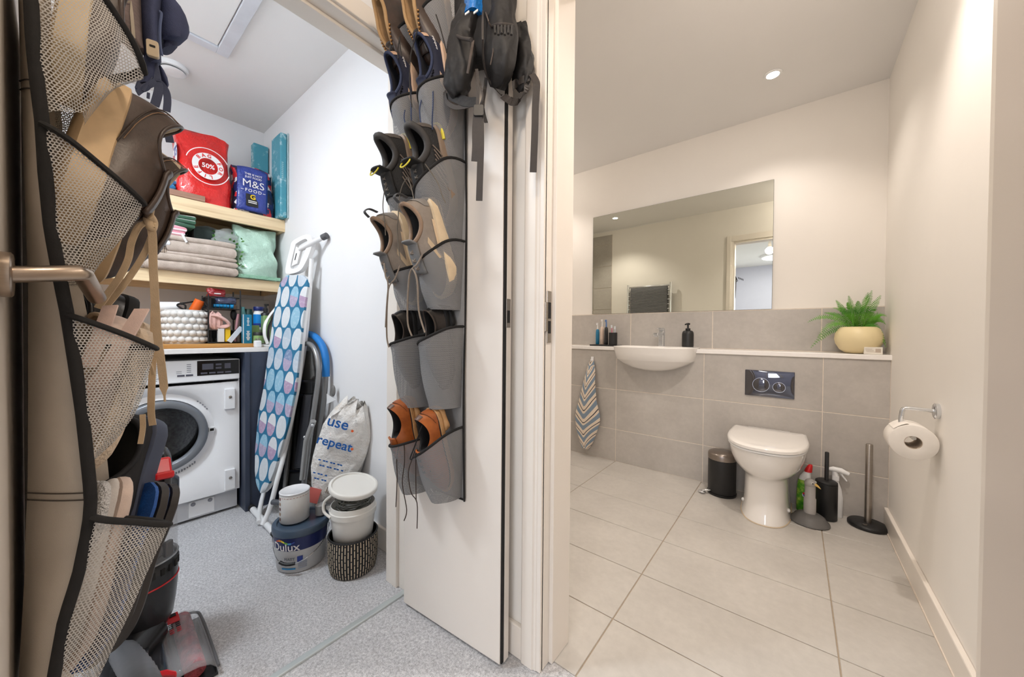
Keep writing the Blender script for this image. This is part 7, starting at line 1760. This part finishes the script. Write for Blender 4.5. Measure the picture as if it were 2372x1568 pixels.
fpocket([(160, 735), (318, 770)], [(180, 960), (240, 990)], 0, -0.93, -0.99)

dv = []
for y in ys_:
    a = at(lerp_poly(NEAR, y)+1, y, x=-0.915); b = at(lerp_poly(NEAR, y)+46, y, x=-0.915); dv.append([Vector((-0.915, YL+0.006, a.z)), a, b])
mk('centre_divider', loft(dv, closed=False), CANVL, org2, smooth=True, solid=0.0015)
# brown boots with thick cream soles
BR = {'upper': leather('umber_leather', (84, 68, 58), (58, 46, 39), 0.4), 'lining': fab('cream_suede', (208, 190, 164)), 'sole': mat('cream_crepe', (226, 194, 150), 0.6, var=0.08, vs=20, bump=0.35, bs=30, bd=0.004), 'collar': leather('umber_edge', (70, 57, 50), rough=0.35), 'lace': fab('tan_flat_lace', (206, 180, 146)), 'tongue': leather('umber_leather', (84, 68, 58))}
def chukka(o, xd, zd, lb, side, grp=None, L=0.270, h=0.110):
    sp = Shoe(L=L, W=0.100, zs=0.036, hh=h, hs=h-0.028, ht=h-0.004, c0=0.03, c1=0.42, cw=0.31, toe=2.2, side=side)
    ex = []
    for k in (-1, 1):
        ex.append(('stitch_line', tube([sp.S((k*(0.02+0.018*i)) % 1, 0.92-0.85*(i/11)**0.7 if i < 11 else 0.06)+sp.nrm((k*(0.02+0.018*i)) % 1, 0.5)*0.0025 for i in range(12)], 0.0012, 6), leather('umber_edge', (70, 57, 50))))
        ex.append(('stitch_line', tube([sp.S((k*(0.035+0.018*i)) % 1, 0.97-0.85*(i/11)**0.7)+sp.nrm((k*(0.02+0.018*i)) % 1, 0.5)*0.002 for i in range(11)], 0.0006, 5), fab('stitch_tan', (150, 116, 86))))
    return build_shoe('chukka_boot', o, xd, zd, sp, lb, 'boot', BR, ex, tongue=dict(rise=0.004, wid=0.05), collar_pad=0.003, soleargs=dict(ext=0.004), group=grp)[0]
o1 = at(214, 172, x=-0.86); q1 = at(112, 440, x=-0.83); z1 = at(396, 282, x=-0.875)-o1
cb1 = chukka(o1, q1-o1, z1, 'near brown chukka boot with thick cream sole in the left organiser', 1)
xd1 = (q1-o1).normalized(); zd1 = (z1-xd1*z1.dot(xd1)).normalized()
o2_ = at(424, 388, x=-0.985)-zd1*0.105
cb2 = chukka(o2_, xd1+Vector((-0.05, 0.02, 0)), zd1, 'farther brown chukka boot showing its speckled cream tongue, behind the near brown boot', -1)
mk('speckled_tongue', quad([at(362, 345, x=-0.965), at(418, 384, x=-0.965), at(416, 405, x=-0.962), at(385, 440, x=-0.96), at(372, 476, x=-0.958), at(362, 470, x=-0.955), at(364, 410, x=-0.96)], 0.008, (0.9, 0.3, 0)), fab('cream_suede', (208, 190, 164)), cb2, bevel=0.003)
# tan flat laces knotted at the boots
FL = BR['lace']
def flat(t, pts, wid, X, k=6, th=0.0022):
    P = spline([at(px, py, x=(X if not isinstance(X, list) else X[i])) for i, (px, py) in enumerate(pts)], k)
    return mk('lace', strap(P, (0.35, 0.94, 0), wid, th), FL, t)
kn = mk('lace_knot', tube(spline([at(344, 455, x=-0.86), at(347, 480, x=-0.85), at(343, 510, x=-0.845), at(352, 530, x=-0.845), at(357, 515, x=-0.85), at(348, 500, x=-0.84)], 5), 0.0062, 10, flat=0.7), FL, cb1, smooth=True)
flat(cb1, [(345, 515), (322, 525), (305, 560), (297, 600), (278, 640), (250, 680), (226, 714)], 0.0085, -0.845)
flat(cb1, [(352, 545), (338, 580), (318, 615), (290, 655), (262, 690), (240, 716)], 0.0085, -0.86)
flat(cb1, [(350, 520), (354, 560), (355, 620), (359, 690), (364, 770), (372, 830), (378, 880), (380, 903), (382, 930)], [0.0105]*42+[0.008, 0.006, 0.004, 0.0025, 0.0025, 0.0025, 0.0025], -0.845)
flat(cb2, [(354, 540), (356, 600), (358, 680), (356, 780), (352, 880), (350, 950), (354, 985)], 0.0095, -0.90)
# brown boot in the top pocket
BR2 = dict(BR); BR2['upper'] = leather('dark_umber', (76, 64, 58), (56, 46, 41), 0.5); BR2['sole'] = mat('sand_sole', (214, 190, 150), 0.6, var=0.06)
sp = Shoe(L=0.25, W=0.090, zs=0.030, hh=0.066, hs=0.060, ht=0.066, c0=0.03, c1=0.42, cw=0.31, toe=2.2)
o3 = at(150, -125, x=-0.875); q3 = at(108, 150, x=-0.845)
build_shoe('brown_boot', o3, q3-o3, at(330, -60, x=-0.88)-o3, sp, 'brown boot with sand coloured sole inside the top mesh pocket of the left organiser', 'boot', BR2, collar_pad=0.004)

# pale pink sneakers in the third pocket
PK = {'upper': fab('pale_pink_canvas', (226, 204, 192)), 'lining': fab('sand_lining', (196, 168, 134)), 'sole': mat('rope_sole', (222, 202, 178), 0.8, var=0.06, vs=60, bump=0.8, bs=120, bd=0.006), 'lace': fab('cream_lace', (230, 214, 190)), 'collar': fab('sand_edge', (210, 186, 156))}
def pinks(o, xd, zd, lb, side):
    sp = Shoe(L=0.240, W=0.090, zs=0.028, hh=0.080, hs=0.058, ht=0.080, c0=0.045, c1=0.46, cw=0.29, toe=1.8, side=side)
    ex = [('toe_cap', sp.patch(0.37, 0.63, lambda u: 0.02, lambda u: 0.34+0.10*math.cos(PI*(u-0.5))), fab('cream_rubber', (230, 218, 202))), ('side_stripe', sp.patch(0.24, 0.30, lambda u: 0.05, lambda u: 0.8), fab('grey_pink', (202, 184, 176)))]
    return build_shoe('pink_sneaker', o, xd, zd, sp, lb, 'shoe', PK, ex, tongue=dict(rise=0.012, wid=0.05), laces=dict(rows=(0.9, 0.78, 0.66, 0.54), r=0.0025), collar_pad=0.004, soleargs=dict(ext=0.006))[0]
o4 = at(352, 775, x=-0.90); q4 = at(232, 1040, x=-0.87); z4 = at(235, 735, x=-0.89)-o4
pk1 = pinks(o4, q4-o4, z4+Vector((0.01, 0, 0)), 'near pale pink sneaker with rope textured sole in the left organiser', 1)
o5 = at(340, 762, x=-0.95); q5 = at(222, 1010, x=-0.90)
pk2 = pinks(o5, q5-o5, z4+Vector((0.03, 0, 0)), 'farther pale pink sneaker behind the near one in the same mesh pocket', -1)
PKS = fab('pink_strap', (226, 198, 186))
mk('heel_strap', strap(spline([at(329, 716, x=-0.83), at(312, 745, x=-0.815), at(280, 800, x=-0.80), at(240, 870, x=-0.795), at(205, 925, x=-0.79)], 5), (0.35, 0.9, 0.25), 0.019, 0.0025), PKS, pk1)
mk('heel_strap', strap(spline([at(256, 708, x=-0.84), at(245, 740, x=-0.825), at(222, 800, x=-0.81), at(200, 850, x=-0.80)], 5), (0.35, 0.9, 0.25), 0.018, 0.0025), PKS, pk2)
mk('lace', strap(spline([at(330, 960, x=-0.86), at(331, 990, x=-0.86), at(327, 1018, x=-0.86), at(325, 1028, x=-0.86)], 4), (0.35, 0.94, 0), 0.007, 0.002), FL, pk1)
mk('lace', tube(spline([at(342, 836, x=-0.86), at(351, 848, x=-0.86), at(356, 868, x=-0.86)], 4), 0.0028, 6), FL, pk1, smooth=True)
mk('lace', tube(spline([at(293, 885, x=-0.80), at(299, 912, x=-0.80), at(297, 942, x=-0.80)], 4), 0.0016, 6), PK['lace'], pk1, smooth=True)
# black shoe in the far pocket beside them
sp = Shoe(L=0.26, W=0.098, zs=0.02, hh=0.075, hs=0.06, ht=0.075, c0=0.05, c1=0.46, cw=0.3)
build_shoe('black_shoe', at(314, 694, x=-1.02), at(230, 930, x=-0.99)-at(314, 694, x=-1.02), at(160, 692, x=-0.99)-at(314, 694, x=-1.02), sp, 'black shoe behind the pink sneakers in the far column of the left organiser', 'shoe', BLK, collar_pad=0.004)
# black clog
CG = {'upper': fab('black_foam', (26, 27, 32), bump=0.15), 'lining': fab('black_lining', (16, 15, 15)), 'sole': mat('navy_foam', (62, 70, 90), 0.55, var=0.08, vs=20), 'collar': fab('black_foam', (26, 27, 32))}
sp = Shoe(L=0.255, W=0.104, zs=0.036, hh=0.060, hs=0.052, ht=0.085, c0=0.03, c1=0.50, cw=0.34, toe=1.6)
o6 = at(356, 972, x=-0.985); q6 = at(240, 1250, x=-0.94)
build_shoe('clog', o6, q6-o6, at(270, 1000, x=-0.93)-o6, sp, 'black clog slipper with navy sole above the white slippers in the left organiser', 'shoe', CG, collar_pad=0.005)
# fleece slippers
FUR = fab('white_fleece', (236, 234, 232), bump=0.9, bs=260, bd=0.01)
SLP = {'upper': fab('pale_felt', (228, 222, 216)), 'lining': FUR, 'sole': fab('blush_felt', (222, 200, 186)), 'collar': FUR}
def slipper(o, xd, zd, lb, side):
    sp = Shoe(L=0.265, W=0.088, zs=0.016, hh=0.034, hs=0.034, ht=0.066, c0=0.03, c1=0.48, cw=0.36, toe=1.5, side=side)
    t, Mx = build_shoe('fleece_slipper', o, xd, zd, sp, lb, 'slipper', SLP, None, collar_pad=0.008)
    rnd = random.Random(17); V = []; Fc = []
    for k in range(700):
        q = rnd.random(); c = sp.collar(q)+Vector((rnd.uniform(-.006, .006), rnd.uniform(-.006, .006), rnd.uniform(-0.002, 0.006)))
        d = Vector((rnd.uniform(-1, 1), rnd.uniform(-1, 1), rnd.uniform(0.2, 1.2))).normalized()*rnd.uniform(0.006, 0.012); e = d.orthogonal().normalized()*0.0006
        i = len(V); V += [c-e, c+e, c+d]; Fc.append((i, i+1, i+2))
    f = mk('fleece', xf((V, Fc), Mx), FUR, t); f['kind'] = 'stuff'
    return t
o7 = at(308, 1108, x=-0.88); q7 = at(185, 1540, x=-0.85)
slipper(o7, q7-o7, at(228, 1100, x=-0.875)-o7, 'near white fleece slipper in the bottom mesh pocket of the left organiser', 1)
o8 = at(288, 1116, x=-0.95); q8 = at(185, 1500, x=-0.92)
slipper(o8, q8-o8, at(218, 1110, x=-0.93)-o8, 'farther white fleece slipper beside the blue flip flops', -1)
# flip flops
FB = mat('blue_footbed', (26, 92, 176), 0.55, var=0.1, vs=30, bump=0.5, bs=300, bd=0.003, c2=(14, 60, 120)); FS = mat('black_flip_sole', (48, 44, 42), 0.6)
def flip(o, xd, zd, lb, side):
    sp = Shoe(L=0.275, W=0.100, zs=0.018, side=side); Mx = frame(o, xd, zd)
    t = thing('flip_flop', o, lb, 'flip flop', None)
    mk('sole', xf(sp.sole(ext=0.0, z1=0.0155), Mx), FS, t, smooth=True)
    sp2_ = Shoe(L=0.275, W=0.100, zs=0.022, side=side)
    mk('footbed', xf(sp2_.sole(ext=0.0, z0=0.0158, z1=0.0245), Mx), FB, t, smooth=True)
    S0 = Vector((0.19, 0.002, 0.026))
    for sg in (-1, 1):
        mk('toe_strap', xf(strap(spline([S0, Vector((0.165, 0.018*sg, 0.048)), Vector((0.12, 0.040*sg, 0.045)), Vector((0.095, 0.043*sg, 0.024))], 5), (0, sg*0.4, 1), 0.014, 0.003), Mx), FS, t)
    return t
o9 = at(386, 1116, x=-0.90); q9 = at(236, 1500, x=-0.87)
flip(o9, q9-o9, at(296, 1090, x=-0.885)-o9, 'near blue and black flip flop in the left organiser bottom pocket', 1)
o10 = at(414, 1120, x=-0.955); q10 = at(268, 1500, x=-0.925)
flip(o10, q10-o10, at(322, 1092, x=-0.945)-o10, 'farther blue and black flip flop right of the near one', -1)

# navy baby carrier hung over the door beyond the organiser
ct = thing('baby_carrier', at(330, 80, x=-1.0), 'navy fabric baby carrier with padded straps and tan buckle hanging above the brown boots', 'carrier')
CN = mat('navy_fabric', (58, 66, 98), 0.85, var=0.10, vs=30, bump=0.4, bs=500, bd=0.002)
CB = mat('heather_fabric', (132, 118, 116), 0.9, var=0.10, vs=60, bump=0.5, bs=450, bd=0.002, stretch=(1, 1, 4))
def pads(nm, rows, m, X, th, par=ct):
    """padded panel: rows of (left px, right px, y)"""
    fr_, bk = [], []
    for (l, r_, y) in rows:
        a, b = at(l, y, x=X), at(r_, y, x=X)
        ring = []
        for k in range(12):
            u = k/11; ring.append(a.lerp(b, u)+Vector((th*0.5*math.sin(PI*u)**0.5, 0, 0)))
        for k in range(12):
            u = 1-k/11; ring.append(a.lerp(b, u)-Vector((th*0.5*math.sin(PI*u)**0.5, 0, 0)))
        fr_.append(ring)
    return mk(nm, loft(fr_, True, True), m, par, smooth=True)
pads('front_panel', [(230, 326, -120), (230, 326, -40), (232, 327, 0), (250, 329, 50), (290, 331, 100), (318, 333, 125)], CB, -0.985, 0.05)
pads('side_panel', [(324, 376, -120), (326, 376, -40), (326, 374, 0), (328, 369, 50), (330, 368, 90), (332, 372, 125), (334, 374, 145), (340, 366, 156)], CN, -0.985, 0.06)
pads('head_flap', [(350, 372, -60), (360, 390, -20), (366, 405, 5), (368, 420, 22), (369, 432, 42), (370, 438, 62), (370, 439, 76), (376, 434, 90), (392, 424, 97)], CN, -0.995, 0.045)
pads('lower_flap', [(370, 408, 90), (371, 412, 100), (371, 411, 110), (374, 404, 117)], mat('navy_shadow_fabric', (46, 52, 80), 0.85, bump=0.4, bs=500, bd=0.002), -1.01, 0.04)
mk('panel_edge', tube(spline([at(368, 26, x=-0.96), at(374, 32, x=-0.96), at(371, 60, x=-0.958), at(371, 100, x=-0.957), at(375, 128, x=-0.957)], 5), 0.0022, 6), mat('navy_piping', (78, 92, 128), 0.6), ct, smooth=True)
OL = mat('cream_outline', (186, 176, 160), 0.8)
for P in ([(272, 4), (303, 4), (305, 30), (310, 88)], [(272, 4), (276, 24), (284, 48)]):
    mk('outline_print', strap([at(a, b, x=-0.957) for a, b in P], (0.3, 0.94, 0.2), 0.0045, 0.001), OL, ct)
bkl = mk('buckle', xf(prism(rrect(0.017, 0.030, 0.004), -0.004, 0.004), frame(at(354, 114, x=-0.952), (0.25, 0.96, 0.03), (0.96, -0.25, 0))), mat('tan_buckle', (206, 188, 160), 0.4), ct, bevel=0.001)
mk('buckle_slot', xf(prism(rrect(0.008, 0.004, 0.001), 0.0042, 0.0046), frame(at(354, 110, x=-0.952), (0.25, 0.96, 0.03), (0.96, -0.25, 0))), M['seal'], bkl)
pads('rolled_pad', [(328, 352, 140), (326, 364, 155), (322, 366, 172), (316, 362, 190), (312, 352, 202)], CN, -0.99, 0.05)
pads('strap_pad', [(366, 372, 156), (368, 380, 166), (372, 388, 182), (380, 391, 198), (384, 388, 205)], CN, -1.0, 0.02)
NW = mat('navy_webbing', (74, 82, 108), 0.7, bump=0.4, bs=600, bd=0.001)
def cw(P, wid, X=-0.97, wd=(0.35, 0.94, 0.1)):
    mk('strap', strap(spline([at(a, b, x=X) for a, b in P], 5), wd, wid, 0.0022), NW, ct)
cw([(353, 124), (357, 150), (362, 175), (364, 188)], 0.0125)
cw([(365, 190), (368, 205), (364, 225), (358, 245)], 0.013)
cw([(362, 190), (345, 196), (330, 206), (318, 216)], 0.011, wd=(0.2, 0.4, 0.9))
cw([(364, 186), (378, 200), (386, 215), (388, 235), (386, 258)], 0.011)
cw([(345, 175), (334, 190), (325, 208)], 0.012)
cw([(386, 300), (391, 316), (394, 330)], 0.0125, X=-1.0)
cw([(344, 215), (343, 228)], 0.004)
mk('hanging_loop', tube(spline([at(300, -110, x=-0.99), Vector((-0.985, YL+0.01, 1.985)), Vector((-0.985, YL-0.015, 1.995)), Vector((-0.985, YL-0.045, 1.97))], 5), 0.006, 6), NW, ct)
# ------------------------------------------------------------------ upright vacuum cleaner behind the left door
vc = Vector((-1.52, 0.128, 0)); VL = Vector((vc.x, vc.y, 0))
va = thing('vacuum_cleaner', (-1.48, 0.16, 0), 'black and red upright vacuum cleaner with clear dust bin on the carpet', 'vacuum cleaner')
VB = mat('vac_black', (28, 28, 30), 0.25, var=0.08); VR = mat('vac_red', (206, 28, 36), 0.3); VG = mat('vac_grey', (96, 96, 98), 0.4)
vg = NT('vac_clear'); vg.base((0.6, 0.6, 0.62, 1)); vg.set(0.06); vg.b.inputs['Alpha'].default_value = 0.22
rv = 0.088
cyc = lambda prof, m, nm, n=40, **k: mk(nm, mv(lathe(prof, n, **k), VL), m, va, smooth=True)
cyc([(0.03, 0.06), (0.060, 0.075), (0.078, 0.115), (0.084, 0.16), (rv, 0.205), (rv+0.002, 0.262), (rv+0.002, 0.292), (rv-0.002, 0.296)], VB, 'motor_base', cap0=True, cap1=True)
mk('red_line', tube([(vc.x+(rv+0.001)*math.cos(2*PI*k/48), vc.y+(rv+0.001)*math.sin(2*PI*k/48), 0.232) for k in range(48)], 0.0026, 6, True), VR, va, smooth=True)
for k in range(24):
    a = 2*PI*k/24
    mk('vent_slot', mv(rot(cbox((rv+0.002, 0, 0), (0.003, 0.010, 0.020)), (0, 0, 360*k/24)), (vc.x, vc.y, 0.272)), M['seal'], va)
cyc([(rv-0.004, 0.296), (rv, 0.30), (rv, 0.47), (rv-0.003, 0.474)], vg.m, 'dust_bin')
mk('bin_ring', tube([(vc.x+rv*math.cos(2*PI*k/48), vc.y+rv*math.sin(2*PI*k/48), 0.299) for k in range(48)], 0.003, 6, True), mat('vac_silver', (170, 172, 176), 0.3, 0.6), va, smooth=True)
cyc([(0.055, 0.30), (0.05, 0.36), (0.058, 0.46)], VG, 'inner_cone', n=28)
mk('bin_latch', mv(rot(cbox((rv+0.005, 0, 0), (0.012, 0.022, 0.045)), (0, 0, 38)), (vc.x, vc.y, 0.335)), VG, va, bevel=0.003)
cyc([(rv, 0.474), (rv+0.004, 0.48), (rv+0.004, 0.52), (0.07, 0.545), (0.03, 0.55)], VB, 'bin_cap', cap1=True)
mk('handle_frame', tube(spline([at(332, 1062, y=0.13), at(350, 1044, y=0.13), at(372, 1044, y=0.13), at(381, 1062, y=0.13), at(382, 1100, y=0.13), at(380, 1150, y=0.13)], 5), 0.011, 10), VB, va, smooth=True)
mk('red_release', quad([at(354, 1066, y=0.12), at(374, 1060, y=0.12), at(379, 1104, y=0.12), at(352, 1112, y=0.12)], 0.03), VR, va, bevel=0.004)
mk('red_release', quad([at(346, 1098, y=0.115), at(382, 1092, y=0.115), at(382, 1110, y=0.115), at(346, 1114, y=0.115)], 0.03), VR, va, bevel=0.004)
mk('red_trim', quad([at(208, 1094, x=-1.47), at(236, 1088, x=-1.47), at(236, 1106, x=-1.47), at(208, 1112, x=-1.47)], 0.02), VR, va, bevel=0.003)
mk('upper_duct', tube(spline([(vc.x-0.03, vc.y-0.09, 0.20), (vc.x-0.03, vc.y-0.10, 0.5), (vc.x-0.02, vc.y-0.08, 0.72), (vc.x-0.02, vc.y-0.06, 0.95)], 6), 0.032, 14), VB, va, smooth=True)
mk('handle_tube', tube([(vc.x-0.02, vc.y-0.06, 0.93), (vc.x-0.04, vc.y-0.05, 1.02)], 0.017, 12), VG, va, smooth=True)
hs = spline([at(250, 1480, y=0.085), at(275, 1500, y=0.09), at(300, 1530, y=0.095), at(330, 1580, y=0.10), at(345, 1640, y=0.10)], 10)
mk('hose', tube(hs, [0.026+0.002*(k % 2) for k in range(len(hs))], 14), VG, va, smooth=True)
# floor head lying in front: clear hood over a red brush roll
c0, c1 = at(462, 1426, z=0.02), at(513, 1568, z=0.02)
ux = (c1-c0).normalized(); uy = Vector((-ux.y, ux.x, 0)); uy = uy if uy.y < 0 else -uy
hl = 0.285; o_ = c0+ux*0.0+uy*0.042; o_.z = 0
def hp(a, b, z): return Vector((o_.x+ux.x*a+uy.x*b, o_.y+ux.y*a+uy.y*b, z))
hood = []
for j in range(15):
    a = -0.012+(hl+0.012)*j/14; f = 1-0.18*(abs(2*j/14-1)**4)
    hood.append([hp(a, -0.040, 0.006), hp(a, -0.042, 0.028*f), hp(a, -0.026, 0.052*f), hp(a, 0.0, 0.064*f), hp(a, 0.03, 0.066*f), hp(a, 0.06, 0.060*f)])
mk('clear_hood', loft(hood, closed=False), vg.m, va, smooth=True, solid=0.003)
body = []
for j in range(13):
    a = -0.010+(hl+0.008)*j/12; f = 1-0.2*(abs(2*j/12-1)**4)
    body.append([hp(a, 0.050, 0.004), hp(a, 0.046, 0.05*f), hp(a, 0.06, 0.064*f), hp(a, 0.09, 0.062*f), hp(a, 0.13-0.05*abs(2*j/12-1)**2, 0.050*f), hp(a, 0.15-0.06*abs(2*j/12-1)**2, 0.03), hp(a, 0.15-0.06*abs(2*j/12-1)**2, 0.004)])
mk('head_body', loft(body, True, True), mat('vac_gloss', (44, 43, 46), 0.12, var=0.15), va, smooth=True)
br = mk('brush_roll', tube([hp(0.0, 0.004, 0.034), hp(hl-0.02, 0.004, 0.034)], 0.024, 16), mat('brush_pink', (186, 76, 84), 0.7, var=0.3, vs=30, bump=0.6, bs=120, bd=0.01), va, smooth=True)
mk('head_base', loft([[hp(-0.012, -0.042, 0.002), hp(hl, -0.042, 0.002), hp(hl, 0.06, 0.002), hp(-0.012, 0.06, 0.002)], [hp(-0.012, -0.042, 0.010), hp(hl, -0.042, 0.010), hp(hl, 0.06, 0.010), hp(-0.012, 0.06, 0.010)]], True, True), VB, va)
mk('red_gauge', loft([[hp(0.0, 0.012, 0.0655), hp(0.055, 0.012, 0.068), hp(0.055, 0.040, 0.068), hp(0.0, 0.040, 0.0655)], [hp(0.0, 0.012, 0.067), hp(0.055, 0.012, 0.0695), hp(0.055, 0.040, 0.0695), hp(0.0, 0.040, 0.067)]], True, True), VR, va)
mk('gauge_slot', loft([[hp(0.006, 0.018, 0.068), hp(0.022, 0.018, 0.069), hp(0.022, 0.034, 0.069), hp(0.006, 0.034, 0.068)], [hp(0.006, 0.018, 0.070), hp(0.022, 0.018, 0.071), hp(0.022, 0.034, 0.071), hp(0.006, 0.034, 0.070)]], True, True), M['seal'], va)
for k in range(6):
    for b in (0.014, 0.030):
        mk('gauge_mark', loft([[hp(0.060+0.009*k, b, 0.0678), hp(0.063+0.009*k, b, 0.0680), hp(0.063+0.009*k, b+0.010, 0.0680), hp(0.060+0.009*k, b+0.010, 0.0678)], [hp(0.060+0.009*k, b, 0.0690), hp(0.063+0.009*k, b, 0.0692), hp(0.063+0.009*k, b+0.010, 0.0692), hp(0.060+0.009*k, b+0.010, 0.0690)]], True, True), VR if k > 2 else VB, va)
mk('front_edge', tube(spline([hp(-0.014, 0.05, 0.03), hp(-0.018, 0.0, 0.035), hp(-0.010, -0.036, 0.030), hp(0.03, -0.044, 0.026), hp(hl*0.5, -0.045, 0.026), hp(hl, -0.043, 0.026)], 6), 0.004, 8), VG, va, smooth=True)
nk = [hp(0.16, 0.10, 0.05), hp(0.15, 0.14, 0.065), Vector((vc.x+0.03, vc.y+0.02, 0.09))]
mk('neck', tube(spline(nk, 6), [0.045]*7+[0.05]*6, 16), VB, va, smooth=True)
mk('red_pedal', quad([at(322, 1546, z=0.07), at(348, 1520, z=0.075), at(350, 1532, z=0.07), at(336, 1548, z=0.065)], 0.012, (0.3, -0.2, 0.9)), VR, va, bevel=0.003)
mk('red_clip', quad([at(362, 1558, z=0.085), at(388, 1552, z=0.09), at(410, 1556, z=0.088), at(408, 1568, z=0.08), at(364, 1568, z=0.08)], 0.012, (0.3, -0.2, 0.9)), VR, va, bevel=0.003)
